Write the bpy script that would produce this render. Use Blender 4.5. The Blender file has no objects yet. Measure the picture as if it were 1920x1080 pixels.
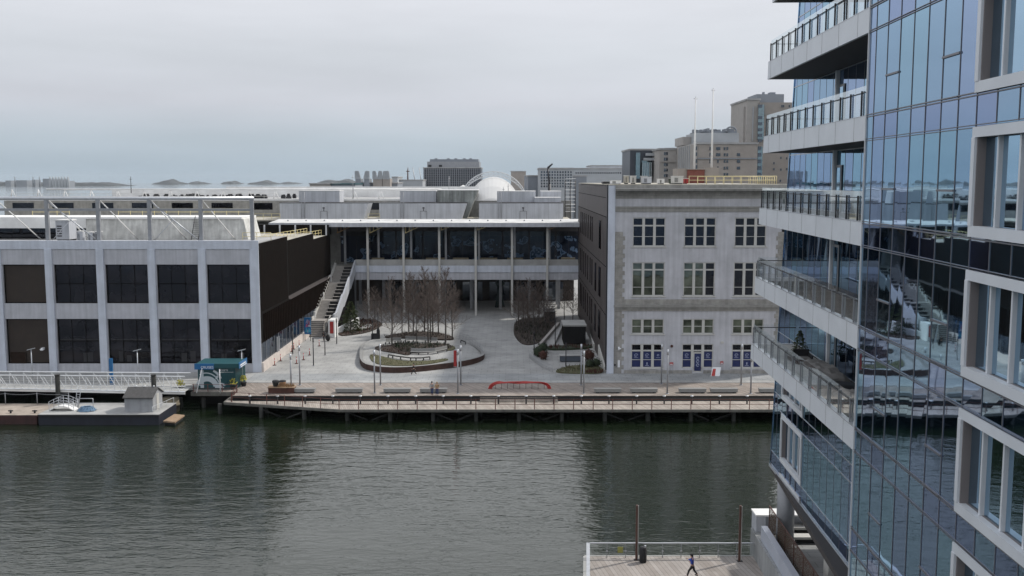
import bpy, bmesh, math, random
from mathutils import Vector, Matrix
R = random.Random(7)
S = bpy.context.scene
C = S.collection
rad = math.radians
# ------------------------------------------------------------ camera
H = 30.0
PITCH = 6.2
cam = bpy.data.cameras.new('camera'); cam.lens = 35; cam.sensor_width = 36
cam.clip_start = 0.5; cam.clip_end = 40000
camo = bpy.data.objects.new('camera', cam); C.objects.link(camo)
camo.location = (0, 0, H); camo.rotation_euler = (rad(90 - PITCH), 0, 0)
S.camera = camo
# ------------------------------------------------------------ sky, sun, exposure
SUN_EL = 45.0; SUN_AZ = 62.0          # azimuth clockwise from +Y
w = bpy.data.worlds.new('World'); S.world = w; w.use_nodes = True
nt = w.node_tree; N = nt.nodes; L = nt.links
N.clear()
wo = N.new('ShaderNodeOutputWorld'); bg = N.new('ShaderNodeBackground')
sky = N.new('ShaderNodeTexSky'); sky.sky_type = 'NISHITA'; sky.sun_disc = False
sky.sun_elevation = rad(SUN_EL); sky.sun_rotation = rad(SUN_AZ)
sky.air_density = 1.0; sky.dust_density = 2.0; sky.ozone_density = 1.5
tc = N.new('ShaderNodeTexCoord'); sep = N.new('ShaderNodeSeparateXYZ')
L.new(tc.outputs['Generated'], sep.inputs[0])
mp = N.new('ShaderNodeMapping'); mp.inputs['Scale'].default_value = (1.0, 1.0, 7.0); mp.inputs['Rotation'].default_value = (0.05, 0.12, 0.3)
L.new(tc.outputs['Generated'], mp.inputs[0])
no = N.new('ShaderNodeTexNoise'); no.inputs['Scale'].default_value = 2.2; no.inputs['Detail'].default_value = 6; no.inputs['Roughness'].default_value = .55
L.new(mp.outputs[0], no.inputs['Vector'])
# overcast layer: horizon blue grey, paler higher up, brightest in an unseen mid band added to light water and walls
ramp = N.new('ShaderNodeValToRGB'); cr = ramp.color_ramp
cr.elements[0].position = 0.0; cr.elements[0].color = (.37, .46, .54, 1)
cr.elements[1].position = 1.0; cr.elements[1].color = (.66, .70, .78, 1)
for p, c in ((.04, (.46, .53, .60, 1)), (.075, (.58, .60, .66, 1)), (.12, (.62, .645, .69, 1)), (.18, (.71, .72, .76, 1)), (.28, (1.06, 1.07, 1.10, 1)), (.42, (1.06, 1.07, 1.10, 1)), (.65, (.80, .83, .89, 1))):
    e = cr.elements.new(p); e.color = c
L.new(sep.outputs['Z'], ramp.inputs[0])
nr = N.new('ShaderNodeMapRange'); nr.inputs['From Min'].default_value = .3; nr.inputs['From Max'].default_value = .7
nr.inputs['To Min'].default_value = .92; nr.inputs['To Max'].default_value = 1.09
L.new(no.outputs['Fac'], nr.inputs['Value'])
mul = N.new('ShaderNodeVectorMath'); mul.operation = 'MULTIPLY'
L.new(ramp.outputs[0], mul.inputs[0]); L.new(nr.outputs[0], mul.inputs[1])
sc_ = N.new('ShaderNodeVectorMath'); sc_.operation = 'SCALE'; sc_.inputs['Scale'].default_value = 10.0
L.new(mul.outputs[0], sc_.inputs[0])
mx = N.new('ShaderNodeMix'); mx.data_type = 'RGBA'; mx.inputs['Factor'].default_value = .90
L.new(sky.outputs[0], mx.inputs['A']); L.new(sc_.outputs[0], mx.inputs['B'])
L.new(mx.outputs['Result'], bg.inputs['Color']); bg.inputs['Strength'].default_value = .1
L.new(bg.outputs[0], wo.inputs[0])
sl = bpy.data.lights.new('sun', 'SUN'); sl.energy = 2.8; sl.angle = rad(2.5); sl.color = (1, .95, .87)
so = bpy.data.objects.new('sun', sl); C.objects.link(so)
sdir = Vector((math.sin(rad(SUN_AZ)) * math.cos(rad(SUN_EL)), math.cos(rad(SUN_AZ)) * math.cos(rad(SUN_EL)), math.sin(rad(SUN_EL))))
so.rotation_euler = (-sdir).to_track_quat('-Z', 'Y').to_euler()
so.location = (60, 20, 90)
S.view_settings.view_transform = 'Standard'; S.view_settings.look = 'None'
S.view_settings.gamma = 1; S.view_settings.exposure = 0.15
S.cycles.max_bounces = 8; S.cycles.glossy_bounces = 5; S.cycles.transparent_max_bounces = 12
S.cycles.caustics_reflective = False; S.cycles.caustics_refractive = False
S.cycles.use_denoising = True

# ------------------------------------------------------------ measuring helpers (photo pixel -> point on a known plane)
_c, _s = math.cos(rad(PITCH)), math.sin(rad(PITCH)); _f = 1866.67
def _d(px, py):
    u = 540 - py
    return px - 960, _f * _c + u * _s, -_f * _s + u * _c
def G(px, py, z):
    a, b, e = _d(px, py); t = (z - H) / e
    return a * t, b * t
def fx(px, Y, py=520):
    a, b, e = _d(px, py); return a * Y / b
def fz(py, Y):
    a, b, e = _d(960, py); return H + e * Y / b

# ------------------------------------------------------------ object helpers
def link(o): C.objects.link(o); return o
def wl(o):
    v = Vector((0, 0, 0))
    while o is not None: v += o.location; o = o.parent
    return v
def tag(o, label=None, cat=None, group=None, kind=None):
    if label: o['label'] = label
    if cat: o['category'] = cat
    if group: o['group'] = group
    if kind: o['kind'] = kind
    return o
def thing(name, label, cat, loc=(0, 0, 0), group=None):
    o = bpy.data.objects.new(name, None); link(o); o.location = loc; o.empty_display_size = .5
    return tag(o, label, cat, group)
class MB:
    """collects faces in world space; build() links them as one mesh object"""
    def __init__(s): s.v = []; s.f = []; s.m = []; s.k = 0; s.sm = []
    def mat(s, k): s.k = k; return s
    def face(s, pts, smooth=False):
        i = len(s.v); s.v += [tuple(p) for p in pts]; s.f.append(tuple(range(i, i + len(pts)))); s.m.append(s.k); s.sm.append(smooth); return s
    def box(s, x0, x1, y0, y1, z0, z1):
        if x1 < x0: x0, x1 = x1, x0
        if y1 < y0: y0, y1 = y1, y0
        if z1 < z0: z0, z1 = z1, z0
        p = [(x0, y0, z0), (x1, y0, z0), (x1, y1, z0), (x0, y1, z0), (x0, y0, z1), (x1, y0, z1), (x1, y1, z1), (x0, y1, z1)]
        return s.hexa(p)
    def hexa(s, p):
        i = len(s.v); s.v += [tuple(q) for q in p]
        for f in ((0, 3, 2, 1), (4, 5, 6, 7), (0, 1, 5, 4), (1, 2, 6, 5), (2, 3, 7, 6), (3, 0, 4, 7)):
            s.f.append(tuple(i + a for a in f)); s.m.append(s.k); s.sm.append(False)
        return s
    def prism(s, pts, z0, z1):
        n = len(pts)
        a = 0
        for i in range(n):
            x0, y0 = pts[i]; x1, y1 = pts[(i + 1) % n]; a += x0 * y1 - x1 * y0
        if a < 0: pts = pts[::-1]
        i = len(s.v)
        s.v += [(x, y, z0) for x, y in pts] + [(x, y, z1) for x, y in pts]
        s.f.append(tuple(i + j for j in reversed(range(n)))); s.f.append(tuple(i + n + j for j in range(n))); s.m += [s.k] * 2; s.sm += [False] * 2
        for j in range(n):
            k = (j + 1) % n
            s.f.append((i + j, i + k, i + n + k, i + n + j)); s.m.append(s.k); s.sm.append(False)
        return s
    def bar(s, a, b, r0, r1=None, n=6, cap=True, smooth=True):
        a = Vector(a); b = Vector(b); r1 = r0 if r1 is None else r1
        d = (b - a)
        if d.length < 1e-6: return s
        d.normalize(); u = d.cross(Vector((0, 0, 1)) if abs(d.z) < .9 else Vector((1, 0, 0))).normalized(); v = d.cross(u)
        i = len(s.v)
        for q, r in ((a, r0), (b, r1)):
            for j in range(n):
                t = 2 * math.pi * j / n
                s.v.append(tuple(q + (u * math.cos(t) + v * math.sin(t)) * r))
        for j in range(n):
            k = (j + 1) % n; s.f.append((i + j, i + k, i + n + k, i + n + j)); s.m.append(s.k); s.sm.append(smooth and n > 4)
        if cap:
            s.f.append(tuple(i + j for j in reversed(range(n)))); s.f.append(tuple(i + n + j for j in range(n))); s.m += [s.k] * 2; s.sm += [False] * 2
        return s
    def sqbar(s, a, b, w_): return s.bar(a, b, w_ * .707, n=4)
    def lathe(s, c, prof, n=16):
        i = len(s.v); m = len(prof)
        for r, z in prof:
            for j in range(n):
                t = 2 * math.pi * j / n; s.v.append((c[0] + r * math.cos(t), c[1] + r * math.sin(t), c[2] + z))
        for q in range(m - 1):
            for j in range(n):
                k = (j + 1) % n; s.f.append((i + q * n + j, i + q * n + k, i + (q + 1) * n + k, i + (q + 1) * n + j)); s.m.append(s.k); s.sm.append(True)
        s.f.append(tuple(i + (m - 1) * n + j for j in range(n))); s.m.append(s.k); s.sm.append(False)
        return s
    def blob(s, c, r, n=8, jit=.12, rnd=None):
        rnd = rnd or R
        i = len(s.v); m = n // 2
        for q in range(m + 1):
            ph = math.pi * q / m
            for j in range(n):
                t = 2 * math.pi * j / n; k = 1 + rnd.uniform(-jit, jit)
                s.v.append((c[0] + r[0] * math.sin(ph) * math.cos(t) * k, c[1] + r[1] * math.sin(ph) * math.sin(t) * k, c[2] - r[2] * math.cos(ph) * k))
        for q in range(m):
            for j in range(n):
                k = (j + 1) % n; s.f.append((i + q * n + j, i + q * n + k, i + (q + 1) * n + k, i + (q + 1) * n + j)); s.m.append(s.k); s.sm.append(True)
        return s
    def build(s, name, mats, parent=None, bevel=0):
        if not isinstance(mats, (list, tuple)): mats = [mats]
        o0 = wl(parent) if parent is not None else Vector((0, 0, 0))
        me = bpy.data.meshes.new(name)
        me.from_pydata([(x - o0.x, y - o0.y, z - o0.z) for x, y, z in s.v], [], s.f)
        for m in mats: me.materials.append(m)
        me.polygons.foreach_set('material_index', s.m)
        me.polygons.foreach_set('use_smooth', s.sm)
        me.update()
        o = bpy.data.objects.new(name, me); link(o)
        if parent is not None: o.parent = parent
        if bevel:
            b = o.modifiers.new('bevel', 'BEVEL'); b.width = bevel; b.segments = 2; b.limit_method = 'ANGLE'
        return o
def solo(mb, name, mats, label, cat, group=None):
    """a thing that is one mesh, origin at its base"""
    xs = [v[0] for v in mb.v]; ys = [v[1] for v in mb.v]; zs = [v[2] for v in mb.v]
    o0 = Vector(((min(xs) + max(xs)) / 2, (min(ys) + max(ys)) / 2, min(zs)))
    mb.v = [(x - o0.x, y - o0.y, z - o0.z) for x, y, z in mb.v]
    o = mb.build(name, mats); o.location = o0
    return tag(o, label, cat, group)
def struct(mb, name, mats):
    o = mb.build(name, mats); o['kind'] = 'structure'; return o
def dup(root, loc, rz=None, label=None, scale=None):
    r = root.copy(); link(r); r.location = loc
    if rz is not None: r.rotation_euler = (0, 0, rz)
    if scale is not None: r.scale = (scale,) * 3 if not isinstance(scale, tuple) else scale
    if label: r['label'] = label
    for ch in list(root.children):
        c = ch.copy(); link(c); c.parent = r
        for g in ch.children:
            d = g.copy(); link(d); d.parent = c
    return r
def text(s, size, loc, rot, mat, name, parent, depth=.01, align='LEFT'):
    cu = bpy.data.curves.new(name, 'FONT'); cu.body = s; cu.size = size; cu.extrude = depth; cu.align_x = align
    t = bpy.data.objects.new('tmp', cu); link(t)
    bpy.context.view_layer.update()
    me = bpy.data.meshes.new_from_object(t.evaluated_get(bpy.context.evaluated_depsgraph_get()))
    bpy.data.objects.remove(t)
    me.materials.clear(); me.materials.append(mat)
    o = bpy.data.objects.new(name, me); link(o); o.parent = parent
    o.location = Vector(loc) - wl(parent); o.rotation_euler = rot
    return o
# ------------------------------------------------------------ materials
MATS = {}
def pm(name, col, rough=.75, metal=0.0, ns=0, amt=.2, col2=None, bump=0, spec=.5, stretch=(1, 1, 1), streak=0):
    m = bpy.data.materials.new(name); m.use_nodes = True; t = m.node_tree; n = t.nodes; l = t.links
    b = n['Principled BSDF']; b.inputs['Roughness'].default_value = rough; b.inputs['Metallic'].default_value = metal
    b.inputs['Specular IOR Level'].default_value = spec
    b.inputs['Base Color'].default_value = (*col, 1)
    if ns:
        co = n.new('ShaderNodeTexCoord'); mpp = n.new('ShaderNodeMapping'); mpp.inputs['Scale'].default_value = stretch
        l.new(co.outputs['Object'], mpp.inputs[0])
        q = n.new('ShaderNodeTexNoise'); q.inputs['Scale'].default_value = ns; q.inputs['Detail'].default_value = 5; q.inputs['Roughness'].default_value = .6
        l.new(mpp.outputs[0], q.inputs['Vector'])
        r = n.new('ShaderNodeMapRange'); r.inputs['From Min'].default_value = .3; r.inputs['From Max'].default_value = .7
        l.new(q.outputs['Fac'], r.inputs['Value'])
        x = n.new('ShaderNodeMix'); x.data_type = 'RGBA'
        x.inputs['A'].default_value = (*[c * (1 + amt * .5) for c in col], 1)
        x.inputs['B'].default_value = (*(col2 or [c * (1 - amt) for c in col]), 1)
        l.new(r.outputs[0], x.inputs['Factor'])
        out = x.outputs['Result']
        if streak:     # rain streaks: noise stretched along z
            m2 = n.new('ShaderNodeMapping'); m2.inputs['Scale'].default_value = (2.2, 2.2, .12); l.new(co.outputs['Object'], m2.inputs[0])
            q2 = n.new('ShaderNodeTexNoise'); q2.inputs['Scale'].default_value = 1.0; q2.inputs['Detail'].default_value = 6; l.new(m2.outputs[0], q2.inputs['Vector'])
            r2 = n.new('ShaderNodeMapRange'); r2.inputs['From Min'].default_value = .35; r2.inputs['From Max'].default_value = .65
            r2.inputs['To Min'].default_value = 1 + streak * .4; r2.inputs['To Max'].default_value = 1 - streak; l.new(q2.outputs['Fac'], r2.inputs['Value'])
            vm = n.new('ShaderNodeVectorMath'); vm.operation = 'SCALE'; l.new(out, vm.inputs[0]); l.new(r2.outputs[0], vm.inputs['Scale'])
            out = vm.outputs[0]
        l.new(out, b.inputs['Base Color'])
        if bump:
            bp = n.new('ShaderNodeBump'); bp.inputs['Strength'].default_value = bump; bp.inputs['Distance'].default_value = .05
            l.new(q.outputs['Fac'], bp.inputs['Height']); l.new(bp.outputs[0], b.inputs['Normal'])
    MATS[name] = m
    return m
def planks(name, col, col2, width, axis='X', rough=.8, seam=.06, length=4.0, rot=0):
    """boards or slabs: a brick texture in world metres"""
    m = bpy.data.materials.new(name); m.use_nodes = True; t = m.node_tree; n = t.nodes; l = t.links
    b = n['Principled BSDF']; b.inputs['Roughness'].default_value = rough
    ge = n.new('ShaderNodeNewGeometry'); mpp = n.new('ShaderNodeMapping'); mpp.inputs['Rotation'].default_value = (0, 0, rad(rot))
    l.new(ge.outputs['Position'], mpp.inputs[0])
    br = n.new('ShaderNodeTexBrick'); l.new(mpp.outputs[0], br.inputs['Vector'])
    br.inputs['Scale'].default_value = 1.0; br.inputs['Brick Width'].default_value = length; br.inputs['Row Height'].default_value = width
    br.inputs['Mortar Size'].default_value = width * seam; br.inputs['Mortar Smooth'].default_value = .3
    br.inputs['Color1'].default_value = (*col, 1); br.inputs['Color2'].default_value = (*col2, 1)
    br.inputs['Mortar'].default_value = (*[c * .35 for c in col2], 1)
    q = n.new('ShaderNodeTexNoise'); q.inputs['Scale'].default_value = .25; q.inputs['Detail'].default_value = 7; q.inputs['Roughness'].default_value = .65; l.new(ge.outputs['Position'], q.inputs['Vector'])
    r = n.new('ShaderNodeMapRange'); r.inputs['From Min'].default_value = .3; r.inputs['From Max'].default_value = .7; r.inputs['To Min'].default_value = .70; r.inputs['To Max'].default_value = 1.17
    l.new(q.outputs['Fac'], r.inputs['Value'])
    vm = n.new('ShaderNodeVectorMath'); vm.operation = 'SCALE'; l.new(br.outputs['Color'], vm.inputs[0]); l.new(r.outputs[0], vm.inputs['Scale'])
    l.new(vm.outputs[0], b.inputs['Base Color'])
    return m
def glassy(name, tint, refl, base, rough=.02, wav=.0, ws=.6, wstretch=(1, 1, .25), fres=True, FR=.25):
    """reflective window glass over a dark inside: mirror layer of strength refl tinted by tint"""
    m = bpy.data.materials.new(name); m.use_nodes = True; t = m.node_tree; n = t.nodes; l = t.links
    n.clear(); out = n.new('ShaderNodeOutputMaterial'); mixs = n.new('ShaderNodeMixShader')
    d = n.new('ShaderNodeBsdfDiffuse'); g = n.new('ShaderNodeBsdfGlossy')
    g.inputs['Color'].default_value = (*tint, 1); g.inputs['Roughness'].default_value = rough
    co = n.new('ShaderNodeTexCoord')
    q = n.new('ShaderNodeTexNoise'); q.inputs['Scale'].default_value = .35; q.inputs['Detail'].default_value = 4; l.new(co.outputs['Object'], q.inputs['Vector'])
    x = n.new('ShaderNodeMix'); x.data_type = 'RGBA'; x.inputs['A'].default_value = (*[c * .4 for c in base], 1); x.inputs['B'].default_value = (*[min(1, c * 2.0) for c in base], 1)
    r = n.new('ShaderNodeMapRange'); r.inputs['From Min'].default_value = .4; r.inputs['From Max'].default_value = .65; l.new(q.outputs['Fac'], r.inputs['Value'])
    l.new(r.outputs[0], x.inputs['Factor']); l.new(x.outputs['Result'], d.inputs['Color'])
    if fres:
        lw = n.new('ShaderNodeLayerWeight'); lw.inputs['Blend'].default_value = .35
        mr = n.new('ShaderNodeMapRange'); mr.inputs['To Min'].default_value = refl; mr.inputs['To Max'].default_value = min(1, refl + FR)
        l.new(lw.outputs['Fresnel'], mr.inputs['Value']); l.new(mr.outputs[0], mixs.inputs['Fac'])
    else: mixs.inputs['Fac'].default_value = refl
    if wav:
        ge = n.new('ShaderNodeNewGeometry')
        mpp = n.new('ShaderNodeMapping'); mpp.inputs['Scale'].default_value = wstretch; l.new(ge.outputs['Position'], mpp.inputs[0])
        q2 = n.new('ShaderNodeTexNoise'); q2.inputs['Scale'].default_value = ws; q2.inputs['Detail'].default_value = 1; l.new(mpp.outputs[0], q2.inputs['Vector'])
        bp = n.new('ShaderNodeBump'); bp.inputs['Strength'].default_value = 1; bp.inputs['Distance'].default_value = wav
        l.new(q2.outputs['Fac'], bp.inputs['Height']); l.new(bp.outputs[0], g.inputs['Normal'])
    l.new(d.outputs[0], mixs.inputs[1]); l.new(g.outputs[0], mixs.inputs[2]); l.new(mixs.outputs[0], out.inputs[0])
    return m
def clear_glass(name, tint, refl=.12, dens=.25, hi=.6):
    m = bpy.data.materials.new(name); m.use_nodes = True; t = m.node_tree; n = t.nodes; l = t.links
    n.clear(); out = n.new('ShaderNodeOutputMaterial'); mixs = n.new('ShaderNodeMixShader')
    tr = n.new('ShaderNodeBsdfTransparent'); tr.inputs['Color'].default_value = (*[1 - dens * (1 - c) for c in tint], 1)
    g = n.new('ShaderNodeBsdfGlossy'); g.inputs['Color'].default_value = (*tint, 1); g.inputs['Roughness'].default_value = .02
    lw = n.new('ShaderNodeLayerWeight'); lw.inputs['Blend'].default_value = .4
    mr = n.new('ShaderNodeMapRange'); mr.inputs['To Min'].default_value = refl; mr.inputs['To Max'].default_value = hi
    l.new(lw.outputs['Fresnel'], mr.inputs['Value']); l.new(mr.outputs[0], mixs.inputs['Fac'])
    l.new(tr.outputs[0], mixs.inputs[1]); l.new(g.outputs[0], mixs.inputs[2]); l.new(mixs.outputs[0], out.inputs[0])
    return m
M = {}
M['white_metal'] = pm('white_metal', (.62, .64, .66), .45, 0, .8, .12)
M['pale_panel'] = pm('pale_panel', (.47, .48, .52), .6, 0, .5, .14, streak=.13)
M['pillar_white'] = pm('pillar_white', (.56, .60, .68), .5, 0, .5, .12, streak=.09)
M['grey_metal'] = pm('grey_metal', (.30, .31, .33), .45, .3, 1.5, .15)
M['dark_metal'] = pm('dark_metal', (.03, .03, .034), .5, .3, 1.5, .2)
M['silver'] = pm('silver', (.50, .52, .55), .35, .5, 2, .12)
M['roof_white'] = pm('roof_white', (.78, .78, .77), .8, 0, .25, .2, streak=0)
M['house_white'] = pm('house_white', (.60, .60, .575), .8, 0, .7, .28, streak=.2)
M['edge_beam'] = pm('edge_beam', (.15, .145, .13), .9, 0, 1.5, .4)
M['roof_panel'] = pm('roof_panel', (.50, .52, .56), .6, .1, .4, .12, streak=.12)
M['roof_edge'] = pm('roof_edge', (.60, .60, .59), .8, 0, .5, .3)
M['roof_grey'] = pm('roof_grey', (.36, .36, .36), .9, 0, .12, .3)
M['brown_clad'] = pm('brown_clad', (.0075, .0062, .0055), .9, 0, .8, .35, spec=.1)
M['brown_fin'] = pm('brown_fin', (.024, .015, .011), .9, 0, 1.2, .3, spec=.1)
M['brown_panel'] = pm('brown_panel', (.028, .019, .014), .6, .1, .5, .3)
M['taupe_clad'] = pm('taupe_clad', (.088, .074, .072), .55, .1, .5, .2, streak=.15)
M['stone'] = pm('stone', (.33, .32, .30), .85, 0, 1.2, .3, bump=.3, streak=.12)
M['stucco'] = pm('stucco', (.52, .525, .56), .85, 0, .35, .20, streak=.12)
M['cornice'] = pm('cornice', (.29, .285, .27), .8, 0, .8, .25, streak=.12)
M['trim'] = pm('trim', (.52, .515, .49), .6, 0, 1, .1)
M['concrete'] = pm('concrete', (.38, .38, .37), .85, 0, .5, .2)
M['wet_concrete'] = pm('wet_concrete', (.055, .06, .06), .6, 0, .6, .4)
M['pinkwall'] = pm('pinkwall', (.60, .54, .50), .7, 0, 1, .15)
M['yellow'] = pm('yellow', (.72, .62, .34), .5, 0, 2, .2)
M['dull_yellow'] = pm('dull_yellow', (.70, .60, .30), .6, 0, 2, .2)
M['orange'] = pm('orange', (.32, .20, .10), .8, 0, 4, .4)
M['red'] = pm('red', (.42, .035, .03), .5, 0, 1.5, .2)
M['banner_red'] = pm('banner_red', (.35, .03, .03), .7)
M['rust'] = pm('rust', (.085, .035, .026), .8, 0, 2, .4)
M['railred'] = pm('railred', (.13, .045, .035), .6, .1, 2, .3)
M['corten'] = pm('corten', (.055, .026, .020), .8, 0, 1.5, .4)
M['timber'] = pm('timber', (.025, .025, .023), .9, 0, 2, .4)
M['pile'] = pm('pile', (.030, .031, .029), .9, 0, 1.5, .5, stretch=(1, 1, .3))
M['timber_warm'] = pm('timber_warm', (.33, .23, .15), .8, 0, 2, .3)
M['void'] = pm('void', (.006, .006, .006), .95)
M['bench'] = pm('bench', (.26, .26, .255), .8, 0, 3, .25, stretch=(1, 6, 6))
M['steps'] = pm('steps', (.34, .32, .30), .8, 0, 1.5, .15)
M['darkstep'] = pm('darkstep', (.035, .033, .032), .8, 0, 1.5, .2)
M['mulch'] = pm('mulch', (.055, .040, .032), .95, 0, 2.5, .6, bump=.6)
M['lawn'] = pm('lawn', (.055, .07, .03), .95, 0, 3, .5, col2=(.10, .075, .04), bump=.6)
M['bark'] = pm('bark', (.085, .075, .068), .9, 0, 3, .3)
M['twig'] = pm('twig', (.145, .115, .100), .9, 0, 3, .3)
M['needle'] = pm('needle', (.045, .07, .03), .8, 0, .9, .6, col2=(.085, .09, .03))
M['hedge'] = pm('hedge', (.03, .045, .022), .9, 0, 2, .5)
M['redbush'] = pm('redbush', (.085, .036, .026), .9, 0, 2, .5)
M['yellowbush'] = pm('yellowbush', (.55, .50, .06), .8, 0, 3, .4)
M['navy'] = pm('navy', (.012, .022, .10), .4, 0, 2, .15)
M['hull_navy'] = pm('hull_navy', (.016, .019, .032), .6, 0, .8, .3, streak=.2)
M['hull_red'] = pm('hull_red', (.055, .022, .02), .7, 0, .8, .4, streak=.2)
M['teal'] = pm('teal', (.006, .060, .072), .45, 0, .7, .2)
M['teal_roof'] = pm('teal_roof', (.006, .065, .078), .6)
M['blue_sign'] = pm('blue_sign', (.012, .12, .30), .4)
M['paint_white'] = pm('paint_white', (.75, .76, .78), .5)
M['mural_grey'] = pm('mural_grey', (.48, .54, .58), .5)
M['shed'] = pm('shed', (.34, .35, .37), .7, 0, 1, .12, streak=.1)
M['shingle'] = pm('shingle', (.08, .078, .078), .9, 0, 3, .3)
M['brick'] = pm('brick', (.20, .07, .055), .9, 0, 2, .25)
M['hotel'] = pm('hotel', (.31, .28, .255), .9, 0, .3, .12)
M['hotel2'] = pm('hotel2', (.36, .34, .32), .9, 0, .3, .12)
M['far_grey'] = pm('far_grey', (.24, .26, .29), .9, 0, .1, .15)
M['far_pale'] = pm('far_pale', (.38, .40, .42), .9, 0, .1, .15)
M['far_dark'] = pm('far_dark', (.035, .043, .06), .4, 0, .05, .2)
M['tent'] = pm('tent', (.85, .85, .84), .6, 0, .1, .06)
M['island'] = pm('island', (.035, .04, .04), .95, 0, .01, .3)
M['skin'] = pm('skin', (.45, .27, .20), .6)
M['black'] = pm('black', (.012, .012, .014), .7)
M['grey_cloth'] = pm('grey_cloth', (.30, .31, .32), .9)
M['tan_cloth'] = pm('tan_cloth', (.36, .24, .12), .9)
M['blue_cloth'] = pm('blue_cloth', (.02, .06, .36), .7)
M['jeans'] = pm('jeans', (.02, .04, .12), .9)
M['cover'] = pm('cover', (.24, .235, .23), .8, 0, 1.5, .3, bump=.3)
M['terracotta'] = pm('terracotta', (.26, .14, .07), .8)
M['aged_roof'] = pm('aged_roof', (.44, .42, .36), .9, 0, .6, .4, col2=(.25, .23, .19))
M['boards'] = planks('boards', (.33, .285, .25), (.23, .195, .17), .22, length=3.5, rot=62)
M['boards_low'] = planks('boards_low', (.42, .375, .33), (.30, .26, .225), .25, length=3.0, rot=75)
M['dock_boards'] = planks('dock_boards', (.41, .375, .35), (.30, .265, .24), .32, length=5.0, rot=80, seam=.04)
M['paving'] = planks('paving', (.37, .37, .36), (.34, .34, .335), 1.2, length=1.8, rough=.85, seam=.015)
M['paving_dark'] = planks('paving_dark', (.31, .32, .325), (.28, .29, .295), .9, length=1.8, rough=.8, seam=.02)
M['win_dark'] = glassy('win_dark', (.70, .76, .9), .04, (.006, .006, .008), FR=.08, wav=.012, ws=1.2)
M['win_left'] = glassy('win_left', (.62, .68, .85), .035, (.009, .008, .009), wav=.02, ws=1.6, FR=.07)
M['win_blue'] = glassy('win_blue', (.65, .72, .8), .16, (.012, .016, .026), wav=.01, ws=1.2)
M['win_olive'] = glassy('win_olive', (.6, .65, .6), .10, (.075, .085, .065))
M['win_far'] = glassy('win_far', (.6, .7, .8), .12, (.03, .035, .045))
for i_, (t_, r_) in enumerate((((.47, .66, .86), .66), ((.49, .63, .87), .65), ((.46, .68, .85), .68))): M['curtain%d' % i_] = glassy('curtain%d' % i_, t_, r_, (.006, .014, .022), wav=.0028, ws=.8, wstretch=(1, .8, .5), FR=.35)
M['curtain'] = M['curtain0']
M['curtain_dark'] = glassy('curtain_dark', (.46, .64, .80), .55, (.004, .010, .015), wav=.005, ws=.7, FR=.35)
M['curtain_sp'] = glassy('curtain_sp', (.49, .61, .87), .60, (.008, .012, .030), wav=.0028, ws=.8, wstretch=(1, .8, .5), FR=.35)
M['tower_white'] = pm('tower_white', (.70, .73, .77), .5, .1, .6, .07)
M['reveal'] = pm('reveal', (.22, .20, .20), .6)
M['mullion'] = pm('mullion', (.20, .20, .22), .45, .4)
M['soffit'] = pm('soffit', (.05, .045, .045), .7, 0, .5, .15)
M['rail_glass'] = clear_glass('rail_glass', (.88, .95, .97), .06, .35)
M['office_glass'] = glassy('office_glass', (.55, .68, .72), .35, (.05, .08, .09))
M['rub_glass'] = glassy('shop_glass', (.6, .7, .8), .03, (.012, .016, .026), FR=.12)
M['thin_glass'] = clear_glass('gallery_glass', (.5, .6, .7), .02, .9, hi=.2)
# translucent tent fabric
tn = bpy.data.materials.new('tent_fabric'); tn.use_nodes = True; n = tn.node_tree.nodes; l = tn.node_tree.links; n.clear(); o_ = n.new('ShaderNodeOutputMaterial'); a_ = n.new('ShaderNodeBsdfDiffuse'); a_.inputs['Color'].default_value = (.9, .9, .9, 1); b_ = n.new('ShaderNodeBsdfTranslucent'); b_.inputs['Color'].default_value = (.85, .85, .84, 1); c_ = n.new('ShaderNodeMixShader'); c_.inputs['Fac'].default_value = .45
l.new(a_.outputs[0], c_.inputs[1]); l.new(b_.outputs[0], c_.inputs[2]); l.new(c_.outputs[0], o_.inputs[0]); M['tent'] = tn
WAVE1, WAVE2, HAZE = .085, .034, .00004
# ============================================================ SETTING
DK = 2.2          # plaza and boardwalk level above the water
LO = 1.6          # lower boardwalk
# ---- water
wm = bpy.data.materials.new('water'); wm.use_nodes = True
n = wm.node_tree.nodes; l = wm.node_tree.links; b = n['Principled BSDF']
b.inputs['Base Color'].default_value = (.008, .0135, .0065, 1); b.inputs['Roughness'].default_value = .04; b.inputs['IOR'].default_value = 1.53
ge = n.new('ShaderNodeNewGeometry')
def wave(scale, stretch, rot, det, w_):
    m_ = n.new('ShaderNodeMapping'); m_.inputs['Scale'].default_value = stretch; m_.inputs['Rotation'].default_value = (0, 0, rad(rot)); l.new(ge.outputs['Position'], m_.inputs[0])
    q = n.new('ShaderNodeTexNoise'); q.inputs['Scale'].default_value = scale; q.inputs['Detail'].default_value = det; q.inputs['Roughness'].default_value = .5; q.inputs['Distortion'].default_value = .4; l.new(m_.outputs[0], q.inputs['Vector'])
    k = n.new('ShaderNodeMath'); k.operation = 'MULTIPLY'; k.inputs[1].default_value = w_; l.new(q.outputs['Fac'], k.inputs[0]); return k
a1 = wave(.55, (.55, 1.5, 1), 18, 3, WAVE1); a2 = wave(2.2, (.55, 1.4, 1), -10, 3, WAVE2)
ad = n.new('ShaderNodeMath'); ad.operation = 'ADD'; l.new(a1.outputs[0], ad.inputs[0]); l.new(a2.outputs[0], ad.inputs[1])
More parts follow.
